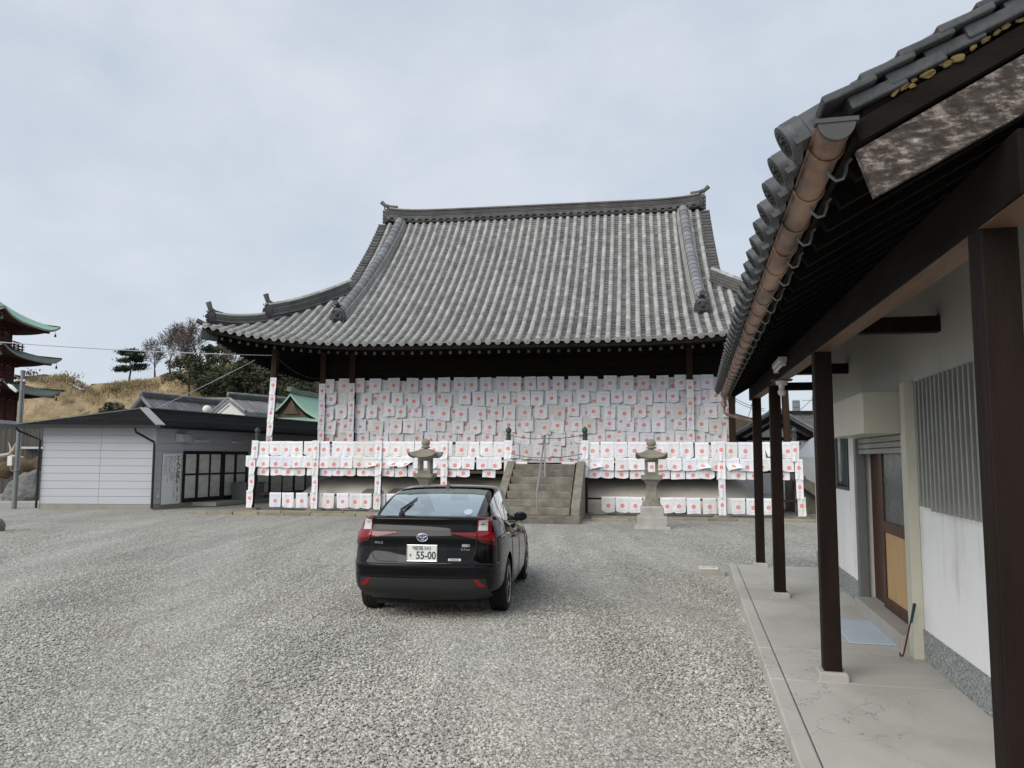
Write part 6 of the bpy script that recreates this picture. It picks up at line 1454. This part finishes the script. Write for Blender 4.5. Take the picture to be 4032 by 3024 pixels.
for v in range(22):
    row = []
    for px in pxs_:
        X = at(px, 1600, HY).x; tz = top_z(px)
        steep = 1.0 if px < 850 else max(0, 1 - (px - 850) / 350)
        if v <= 7: t_ = v / 7; z_ = tz * .42 * t_ ** 1.2; yy = HY - 22 + 17 * t_          # talus
        elif v <= 14: t_ = (v - 7) / 7; z_ = tz * (.42 + .56 * t_); yy = HY - 5 + (5 if steep < .3 else 1.6 + 4 * (1 - steep)) * t_   # cliff
        else: t_ = (v - 14) / 7; z_ = tz * (.98 + .02 * math.sin(t_ * 1.5)) + 1.2 * t_ * t_; yy = HY + 2 + 60 * t_
        k = 1 if 0 < v < 21 else 0
        row.append((X * yy / HY if v > 14 else X, yy + k * (hz_noise(X, z_ * 2) * (1.0 if 7 < v < 15 else .6)), max(-.3, z_ + k * .22 * hz_noise(X * 1.7, yy))))
    rows.append(row)
b = MB(); b.grid(rows); tag(b.build('hill', M['hill'], smooth=60), 'low hill with a cut ochre cliff and dry grass', None, None, 'structure')
b = MB(); b.grid([[(x, 110, -.3) for x in (-500, 500)], [(x, 150, 8) for x in (-500, 500)]])

# ------------------------------------------------------------------ trees
def leaf_mat(name, c1, c2):
    m, nt, b = nodes_of(name); t = NT(nt); n = t.noise(t.geo('Position'), .8, 3); r = t.geo('Random Per Island')
    t.put(b.inputs['Base Color'], t.mix(t.m('ADD', t.m('MULTIPLY', n, .5), t.m('MULTIPLY', r, .5)), c1, c2)); b.inputs['Roughness'].default_value = .7; b.inputs['Specular IOR Level'].default_value = .2; return m
M['leaf_dark'] = leaf_mat('dark_evergreen_leaf', (.022, .036, .018), (.075, .085, .045)); M['leaf_pine'] = leaf_mat('pine_needles', (.018, .035, .018), (.05, .075, .04))
M['leaf_olive'] = leaf_mat('olive_leaf', (.05, .055, .03), (.11, .11, .065)); M['leaf_rust'] = leaf_mat('rust_brown_leaf', (.12, .085, .065), (.20, .145, .115))
M['dry_grass'] = leaf_mat('dry_grass_blade', (.12, .092, .05), (.33, .26, .14))
def bare_tree(h, seed, spread=.55, leaves=0, lm='leaf_rust', twigs=5):
    r = random.Random(seed); tr, tw, lf_ = MB(), MB(), MB(); ends = []
    def grow(p, d, L, rad, lv):
        n = 3; path = [p]; q = p; dd = d
        for i in range(n):
            dd = (dd + Vector((r.gauss(0, .10), r.gauss(0, .10), r.gauss(0, .07) + (.05 if lv > 1 else 0)))).normalized(); q = q + dd * (L / n); path.append(q)
        rs = [max(.012, rad * (1 - .38 * i / n)) for i in range(n + 1)]
        (tr if lv < 3 else tw).tube(path, rs, 6 if lv < 2 else 3, False)
        if lv >= twigs: ends.append(q); return
        k = r.choice((2, 3, 3)) if lv else r.choice((3, 4))
        for c in range(k):
            a = r.uniform(0, 6.283); s = spread * r.uniform(.55, 1.25); ax = dd.orthogonal().normalized(); ax.rotate(Matrix.Rotation(a, 3, dd).to_quaternion())
            nd = (dd * math.cos(s) + ax * math.sin(s)).normalized(); grow(path[-1] if c else path[-1], nd, L * r.uniform(.62, .86), rs[-1] * .68, lv + 1)
        if lv >= 1:
            for c in range(2):
                a = r.uniform(0, 6.283); ax = dd.orthogonal().normalized(); ax.rotate(Matrix.Rotation(a, 3, dd).to_quaternion()); grow(path[r.choice((1, 2))], (dd * .6 + ax * .8).normalized(), L * .5, rs[1] * .42, max(lv + 2, twigs - 1) if lv + 2 <= twigs else twigs)
    grow(Vector((0, 0, -.4)), Vector((r.gauss(0, .06), r.gauss(0, .06), 1)).normalized(), h * .27, h * .026, 0)
    for i in range(leaves):
        p = r.choice(ends) + Vector((r.gauss(0, .25), r.gauss(0, .25), r.gauss(0, .2))); s = r.uniform(.06, .13); a = Vector((r.gauss(0, 1), r.gauss(0, 1), r.gauss(0, 1))).normalized() * s; c = a.orthogonal().normalized() * s * .7
        lf_.add([p - a, p + c, p + a, p - c], [(0, 1, 2, 3)])
    return tr, tw, lf_
BARK2 = M['twig']
def place_bare(label, px, py, Y, h, seed, spread=.5, leaves=0, lm='leaf_rust', twigs=5):
    c = at(px, py, Y); t_ = thing('bare_tree', label, 'tree', c, 0, 'bare trees on the hill'); tr, tw, lf_ = bare_tree(h, seed, spread, leaves, lm, twigs)
    tr.build('trunk', M['bark'], t_, smooth=60); tw.build('twigs', M['twig'], t_)['kind'] = 'stuff'
    if leaves: lf_.build('crown', M[lm], t_)['kind'] = 'stuff'
    return t_
def leafy(label, px, py, Y, h, w, seed, m='leaf_dark', n=2600, name='evergreen_tree', group='evergreen trees on the hill', open_=.0):
    r = random.Random(seed); c = at(px, py, Y); t_ = thing(name, label, 'tree', c, 0, group)
    tr = MB(); tr.tube([(0, 0, -.4), (r.uniform(-.1, .1), 0, h * .4), (r.uniform(-.3, .3), 0, h * .85)], [h * .022, h * .016, h * .005], 7)
    cl = []
    for i in range(26):
        z = h * r.uniform(.22, .98); q = (z / h - .22) / .76; rad = w * .5 * math.sin(math.pi * min(.97, .12 + .86 * q) ** .8) * r.uniform(.35, 1.0); a = r.uniform(0, 6.283); p = Vector((rad * math.cos(a), rad * math.sin(a), z)); cl.append((p, r.uniform(.4, 1.0) * w * .17)); tr.tube([(0, 0, z * .8), p * .6 + Vector((0, 0, z * .35)), p], [h * .007, h * .005, .01], 4, False)
    tr.build('trunk', M['bark'], t_, smooth=60); lf_ = MB()
    for i in range(n):
        p, s = r.choice(cl); d = Vector((r.gauss(0, 1), r.gauss(0, 1), r.gauss(0, .7))); d = d.normalized() * s * r.uniform(.4, 1.1) ; q = p + d; k = r.uniform(.10, .22); a = Vector((r.gauss(0, 1), r.gauss(0, 1), r.gauss(0, .5))).normalized() * k; e = a.orthogonal().normalized() * k * .5
        lf_.add([q - a, q + e, q + a, q - e], [(0, 1, 2, 3)])
    lf_.build('crown', M[m], t_)['kind'] = 'stuff'; return t_
def pine(label, px, py, Y, h, seed):
    r = random.Random(seed); c = at(px, py, Y); t_ = thing('pine_tree', label, 'tree', c, 0, 'pine trees on the hill'); tr, lf_ = MB(), MB()
    trunk = [Vector((0, 0, -.4)), Vector((.2, 0, h * .35)), Vector((-.1, 0, h * .7)), Vector((.1, 0, h * .95))]; tr.tube(trunk, [h * .03, h * .024, h * .015, .02], 7)
    for i in range(22):
        z = h * r.uniform(.22, .97); a = r.uniform(0, 6.283); L = h * .42 * (1.15 - z / h) + h * .12; p0 = Vector((0, 0, z)); p1 = p0 + Vector((math.cos(a) * L, math.sin(a) * L * .8, L * r.uniform(-.08, .18))); tr.tube([p0, p0.lerp(p1, .5) + Vector((0, 0, .1)), p1], [h * .009, h * .006, .012], 4, False)
        for k in range(5):
            q = p0.lerp(p1, r.uniform(.45, 1.05)); s = h * r.uniform(.045, .085)
            for _ in range(46):
                d = Vector((r.gauss(0, 1.2), r.gauss(0, 1.2), r.gauss(0, .45))) * s; a_ = Vector((r.gauss(0, 1), r.gauss(0, 1), r.gauss(.5, .6))).normalized() * r.uniform(.09, .17); e = a_.orthogonal().normalized() * .045
                w_ = q + d; lf_.add([w_ - a_, w_ + e, w_ + a_, w_ - e], [(0, 1, 2, 3)])
    tr.build('trunk', M['bark'], t_, smooth=60); lf_.build('crown', M['leaf_pine'], t_)['kind'] = 'stuff'
pine('small dark pine standing alone on the cliff top', 508, 1487, 82, 3.4, 4)
place_bare('spreading bare tree with a few rusty leaves nearest the lone pine', 672, 1475, 82, 5.6, 12, .62, 160, 'leaf_rust', 6)
place_bare('thin bare tree just right of the lone pine', 610, 1485, 83, 4.6, 91, .6, 60, 'leaf_rust', 6)
place_bare('wide bare tree between the pine and the eave corner', 705, 1480, 81, 5.9, 95, .6, 110, 'leaf_rust', 6)
place_bare('tall bare tree rising left of the hall eave corner', 735, 1470, 83, 6.6, 21, .48, 60, 'leaf_rust', 6)
place_bare('bare tree directly behind the hall eave corner', 800, 1470, 84, 6.9, 33, .45, 100, 'leaf_olive', 6)
place_bare('bare tree between the eave corner and the corner prop', 930, 1500, 80, 5.6, 45, .5, 300, 'leaf_olive', 6)
place_bare('bare tree behind the cables left of the corner prop', 1020, 1530, 78, 5.8, 57, .5, 100, 'leaf_olive', 6)
place_bare('bare tree right of the corner prop under the eave', 1150, 1550, 78, 5.2, 66, .55, 100, 'leaf_olive', 6)
place_bare('bare tree seen beside the hall corner pillar', 1235, 1560, 80, 5.4, 71, .5, 60, 'leaf_olive', 6)
place_bare('leafless shrub on the cliff notch beside the pagoda', 135, 1495, 82, 1.9, 80, .7, 60, 'leaf_olive', 4)
place_bare('leafless shrub tufting the cliff top left of the pine', 278, 1512, 82, 2.1, 83, .7, 60, 'leaf_olive', 4)
for i, (px, py, Y, h, w, m, lab) in enumerate([
    (745, 1545, 79, 4.3, 4.2, 'leaf_olive', 'olive green bushy tree at the foot of the bare trees'), (815, 1580, 77, 5.6, 4.6, 'leaf_dark', 'dark evergreen below the hall eave corner'),
    (880, 1620, 75, 5.0, 5.0, 'leaf_dark', 'dark evergreen above the white storehouse gable'), (960, 1640, 74, 5.4, 4.6, 'leaf_dark', 'dark evergreen above the storehouse roof slope'),
    (1030, 1640, 74, 5.0, 4.4, 'leaf_olive', 'olive tree just left of the corner prop'), (1110, 1640, 73, 4.6, 4.4, 'leaf_dark', 'dark evergreen right of the corner prop'),
    (1185, 1650, 74, 5.0, 4.6, 'leaf_dark', 'dark evergreen behind the green copper roof'), (1265, 1650, 75, 5.2, 4.6, 'leaf_olive', 'olive tree beside the hall corner pillar'), (855, 1500, 84, 4.8, 4.2, 'leaf_olive', 'olive green tree behind the hall eave corner'), (440, 1665, 70, 1.9, 2.6, 'leaf_olive', 'low green bush at the foot of the cliff')]):
    leafy(lab, px, py, Y, h, w, 100 + i, m, 2300 if h > 3 else 900)
b = MB(); r = random.Random(9)
for i in range(3600):
    px = r.uniform(150, 1000); ty = float(np.interp(px, [q[0] for q in top_px], [q[1] for q in top_px])); v = r.random()
    Y_ = HY - 3.8 + r.uniform(-.6, 1.2) if v < .8 else HY - r.uniform(3, 6); p = at(px, ty + (r.uniform(-2, 22) if v < .8 else r.uniform(22, 60)), Y_); h = r.uniform(.15, .5); a = Vector((r.gauss(0, .12), r.gauss(0, .12), h)); s = Vector((.05, 0, 0))
    b.add([p - s, p + s, p + a], [(0, 1, 2)])
tag(b.build('dry_grass', M['dry_grass']), 'dry yellow grass tufts along the cliff top', None, None, 'stuff')
# ------------------------------------------------------------------ roofs and houses behind
def gable_roof(parent, half, rise, length, z_eave, ov=.35, ovg=.3, th=.12, m='tile_far', rows=True, pitch=.3, curve=0.0):
    # ridge along +y from 0 to length; ridge at z_eave + rise
    def zz(x): t_ = 1 - abs(x) / half; return z_eave + rise * (t_ - curve * t_ * (1 - t_))
    for s in (-1, 1):
        xs_ = np.linspace(0, half + ov, 9); rw_ = [[(s * x, -ovg, zz(x)) for x in xs_], [(s * x, length + ovg, zz(x)) for x in xs_]]
        b = MB(); b.grid(rw_); b.grid([[(p[0], p[1], p[2] - th) for p in r_] for r_ in rw_]); b.grid([rw_[0], [(p[0], p[1], p[2] - th) for p in rw_[0]]]); b.grid([[r_[-1] for r_ in rw_], [(r_[-1][0], r_[-1][1], r_[-1][2] - th) for r_ in rw_]]); b.build('roof_slope', M[m], parent)
        if rows:
            b = MB(); y = -ovg + .1
            while y < length + ovg: b.tube([(s * x, y, zz(x) + .01) for x in (0.05, half * .5, half + ov)], .055, 5, True); y += pitch
            b.build('tile_row_field', M[m], parent)['kind'] = 'stuff'
        b = MB(); b.tube([(s * x, -ovg + .02, zz(x) + .05) for x in xs_], .09, 6); b.build('verge_roll', M[m], parent, smooth=40)
    for k in range(3):
        b = MB(); b.bx(-.16 + .02 * k, .16 - .02 * k, -ovg - .05, length + ovg, zz(0) + .02 + k * .09, zz(0) + .09 + k * .09); b.build('ridge_course', M['tile_ridge'], parent)
    b = MB(); b.tube([(0, -ovg - .06, zz(0) + .3), (0, length + ovg, zz(0) + .3)], .09, 8); b.build('ridge_cap', M[m], parent, smooth=40)
    return zz
AZ = math.atan2(-UB.x, UB.y)
# tiled house in two wings
p = at(572, 1543, 48); hs = thing('tiled_house', 'long grey tiled house with a brown gable behind the annex roof', 'house', (p.x, p.y, 0), AZ)
zr = p.z - .35
gable_roof(hs, 4.2, 3.4, 7.0, zr - 3.4, curve=.25)
b = MB(); b.prism([(-3.8, 0), (3.8, 0), (3.8, zr - 3.3), (0, zr - .2), (-3.8, zr - 3.3)], .35, 6.8); b.build('wall', M['gable_wood'], hs)
b = MB(); b.prism([(-1.6, zr - 1.45), (1.6, zr - 1.45), (0, zr - .25)], .2, .33); b.build('gable_lattice', M['gable_wood'], hs)
q = at(800, 1568, 56); wg = thing('tiled_wing', 'tiled wing with a level ridge running behind the white storehouse', 'house', (q.x - 2, q.y, 0), R(-90) + R(-3))
gable_roof(wg, 4.5, 2.6, 17, q.z - .35 - 2.6, pitch=.32)
b = MB(); b.bx(-4.1, 4.1, .2, 16.8, 0, q.z - 2.9); b.build('wall', M['kura_white'], wg)
# white storehouse
p = at(905, 1556, 46); kr = thing('storehouse', 'white plastered storehouse with a small tiled roof behind the annex', 'storehouse', (p.x, p.y, 0), AZ + R(-14)); zr = p.z - .2
zz = gable_roof(kr, 1.45, .80, 4.5, zr - .80, ov=.12, ovg=.1, th=.2, m='tile_far', pitch=.25)
b = MB(); b.prism([(-1.25, 0), (1.25, 0), (1.25, zr - .82), (0, zr - .2), (-1.25, zr - .82)], .05, 4.4); b.build('wall', M['kura_white'], kr)
for s in (-1, 1):
    for k in range(2):
        b = MB(); b.prism([(0, zr - .06 - .16 * k), (s * 1.5, zr - .90 - .16 * k), (s * 1.5, zr - 1.03 - .16 * k), (0, zr - .20 - .16 * k)], -.08 + .06 * k, .06); b.build('verge_moulding', M['kura_white'], kr)
b = MB(); b.bx(-.32, .32, -.06, .04, zr - 1.35, zr - 1.15); b.build('vent_window', M['wood_black'], kr)
b = MB(); b.bx(-.45, .45, -.22, .03, zr - 1.13, zr - 1.03); b.bx(-.38, .38, -.15, .03, zr - 1.02, zr - .96); b.build('vent_hood', M['tile_ridge'], kr)
b = MB(); b.bx(1.25, 1.32, 1.4, 2.0, zr - 1.7, zr - 1.25); b.build('side_vent', M['wood_black'], kr)
p = at(815, 1612, 43); b = MB(); b.lathe([(.02, -.22), (.16, -.18), (.24, -.05), (.24, .06), (.16, .19), (.02, .24)], 16); b.tube([(0, 0, -p.z), (0, 0, -.2)], .05, 6); o = b.build('globe_lamp', M['lamp_white'], smooth=50); o.location = p; tag(o, 'white globe street lamp peeking over the annex ridge', 'street lamp')
# hall with the green copper roof
p = at(1150, 1540, 47); gh = thing('copper_roof_hall', 'small hall with bright green copper roof and brown gable left of the pillar', 'building', (p.x, p.y, 0), R(-12)); zr = p.z - .15
def sw(x): t_ = abs(x); return zr - .62 * t_ - .55 * (1 - math.exp(-t_ * 1.3)) + .18 * max(0, t_ - 1.0)
xs_ = np.linspace(0, 2.15, 12)
for s in (-1, 1):
    f = [(s * x, -.2, sw(x)) for x in xs_]; k_ = [(s * x, 7, sw(x)) for x in xs_]; dn = lambda r_, d=.13: [(a, b_, c - d) for a, b_, c in r_]
    b = MB(); b.grid([dn(f), f, k_]); b.build('roof_slope', M['copper_green'], gh, smooth=50)
    b = MB(); b.grid([[(a, -.19, c - .13) for a, _, c in f], [(a, -.12, c - .34) for a, _, c in f]]); b.build('bargeboard', M['wood_black'], gh)
b = MB(); b.prism([(-1.5, sw(1.5) - .2)] + [(x, sw(x) - .12) for x in np.linspace(-1.4, 1.4, 15)] + [(1.5, sw(1.5) - .2)], .05, .15); b.build('gable_boarding', M['gable_wood'], gh)
b = MB(); b.prism([(-.5, sw(1.3) - .05), (.5, sw(1.3) - .05), (.3, sw(.6) - .2), (0, sw(0) - .35), (-.3, sw(.6) - .2)], -.06, .04); b.build('gable_carving', M['gable_wood'], gh)
zl = sw(1.5) - .16
b = MB(); b.grid([[(-2.5, -1.5, zl - .62), (2.6, -1.5, zl - .62)], [(-2.2, -.7, zl - .36), (2.3, -.7, zl - .36)], [(-1.9, .06, zl), (2.0, .06, zl)]]); b.grid([[(-2.5, -1.5, zl - .62), (2.6, -1.5, zl - .62)], [(-2.5, -1.5, zl - .72), (2.6, -1.5, zl - .72)]]); b.grid([[(2.6, -1.5, zl - .62), (2.6, 7, zl - .62)], [(2.0, .06, zl), (2.0, 7, zl)]]); b.grid([[(-2.5, -1.5, zl - .62), (-2.5, 7, zl - .62)], [(-1.9, .06, zl), (-1.9, 7, zl)]]); b.build('skirt_roof', M['copper_green'], gh, smooth=40)
b = MB()
for k in range(22): x = -2.2 + k * .21; b.tube([(x * 1.1, -1.5, zl - .605), (x * .9, .04, zl + .015)], .012, 4)
b.build('roof_seam_field', M['copper_green'], gh)['kind'] = 'stuff'
b = MB(); b.bx(-2.0, 2.1, -.6, 6.8, 0, zl - .7); b.build('wall', M['wood_black'], gh)
for k in range(3):
    b = MB(); b.loft([[(-.14, y, zr + .02 + .09 * k + .12 * max(0, .5 - y)), (.14, y, zr + .02 + .09 * k + .12 * max(0, .5 - y)), (.14, y, zr + .09 + .09 * k + .12 * max(0, .5 - y)), (-.14, y, zr + .09 + .09 * k + .12 * max(0, .5 - y))] for y in (-.4, 0, .5, 7)]); b.build('ridge_course', M['copper_grey'], gh)
# ------------------------------------------------------------------ behind the porch, at the right
p = at(3055, 1592, 42); hr_ = thing('gabled_house', 'white gabled house with heavy dark bargeboards seen between the porch posts', 'house', (p.x, p.y, 0), R(-16)); zr = p.z - .25
gable_roof(hr_, 3.6, 2.15, 8, zr - 2.15, ov=.5, ovg=.6, th=.14, m='tile_far', curve=.15)
for s in (-1, 1):
    b = MB(); b.prism([(0, zr - .16), (s * 4.0, zr - 2.52), (s * 4.0, zr - 2.82), (0, zr - .52)], -.55, -.47); b.build('bargeboard', M['wood_black'], hr_)
    b = MB(); b.prism([(0, zr - .62), (s * 3.3, zr - 2.58), (s * 3.3, zr - 2.76), (0, zr - .86)], -.1, .0); b.build('gable_rafter', M['wood_black'], hr_)
b = MB(); b.prism([(-3.4, 0), (3.4, 0), (3.4, zr - 2.2), (0, zr - .3), (-3.4, zr - 2.2)], .1, 7.8); b.build('wall', M['kura_white'], hr_)
b = MB(); b.bx(-3.5, 3.5, -.02, .09, zr - 1.72, zr - 1.55); b.build('tie_beam', M['wood_black'], hr_)
for x in (-2.4, 2.4):
    b = MB(); b.bx(x - .09, x + .09, -.01, .095, 0, zr - 1.73); b.build('wall_post', M['wood_black'], hr_)
b = MB(); b.bx(-1.7, -.6, -.04, .095, zr - 2.6, zr - 1.85); b.build('shop_board', M['gable_wood'], hr_)
p = at(3160, 1640, 60); bk = thing('flat_roofed_block', 'plain grey flat-roofed block behind the gabled house', 'building', (p.x + 2.2, p.y, 0), R(-5))
zt_ = at(3160, 1617, 60).z
b = MB(); b.bx(-3.2, 6, 0, 6, 0, zt_ - .25); b.build('wall', M['stone_dark'], bk)
b = MB(); b.bx(-3.35, 6.15, -.15, 6.15, zt_ - .249, zt_); b.build('parapet', M['shingle'], bk)
b = MB()
x0 = at(3140, 1600, 60).x - p.x - 2.2; x1 = at(3166, 1600, 60).x - p.x - 2.2; zs = at(3150, 1572, 60).z
for i in range(7): x = x0 + (x1 - x0) * i / 6; b.bx(x - .03, x + .03, 1, 1.06, zt_, zs + .04 * (i % 2))
b.bx(x0, x1, 1.06, 1.1, zt_ + .3, zt_ + .4); b.bx(x0, x1, 1.06, 1.1, zs - .2, zs - .1); b.build('roof_frame', M['steel_dull'], bk)
b = MB(); b.tube([(x1, 1, zt_ + .1), (x1 + 1.2, 1, zt_ + 1.2)], .03, 5); b.tube([(x1 + .2, 1, zt_ + .9), (x1 + 1.4, 1, zt_ + .9)], .02, 5); b.tube([(x1 + 1.0, 1, zt_), (x1 + 1.0, 1, zt_ + 1.2)], .03, 5); b.build('antenna', M['steel_dull'], bk)
p = at(3205, 1790, 34); cn = thing('canopy_tent', 'white pop-up canopy seen behind the rightmost railing post', 'canopy', (p.x, p.y, 0), R(-10))
ze = at(3200, 1800, 34).z
rg_ = lambda h, z: [(h, -h, z), (h, h, z), (-h, h, z), (-h, -h, z)]
b = MB(); b.loft([rg_(1.2, ze - .22), rg_(1.2, ze), rg_(.7, ze + .32), rg_(.05, ze + .85)], True, False); b.build('cover', M['white_paint'], cn)
for s in (-1, 1):
    for u in (-1, 1): b = MB(); b.bx(s * 1.15 - .02, s * 1.15 + .02, u * 1.15 - .02, u * 1.15 + .02, 0, ze); b.build('leg', M['steel_dull'], cn)
for i, (a, c) in enumerate((((2880, 1560), (3010, 1610)), ((2885, 1572), (3010, 1618)), ((2960, 1590), (2945, 1640)))):
    wire(f'thin power line in the sky beside the porch, {("upper", "middle", "short lower")[i]} one', at(a[0], a[1], 55), at(c[0], c[1], 52), .15, .02, M['cable_dark'], 'power lines beside the porch')
# side stair of the hall, seen past the porch posts
b = MB(); b.prism([(.6, 1.45), (.75, 1.62), (3.4, .28), (3.4, .0), (2.9, .0)], 9.35, 9.55, 'x'); 
b = MB(); b.prism([(9.25, 1.35), (9.4, 1.5), (11.6, .35), (11.6, .05), (11.0, .05)], 2.6, 2.85, 'y'); b.build('side_stair_cheek', M['stone'], hall)
for i in range(5):
    b = MB(); b.bx(9.6 + i * .4, 10.0 + i * .4, 2.86, 4.6, 0, 1.3 - i * .26); b.build('side_step', M['stone'], hall)
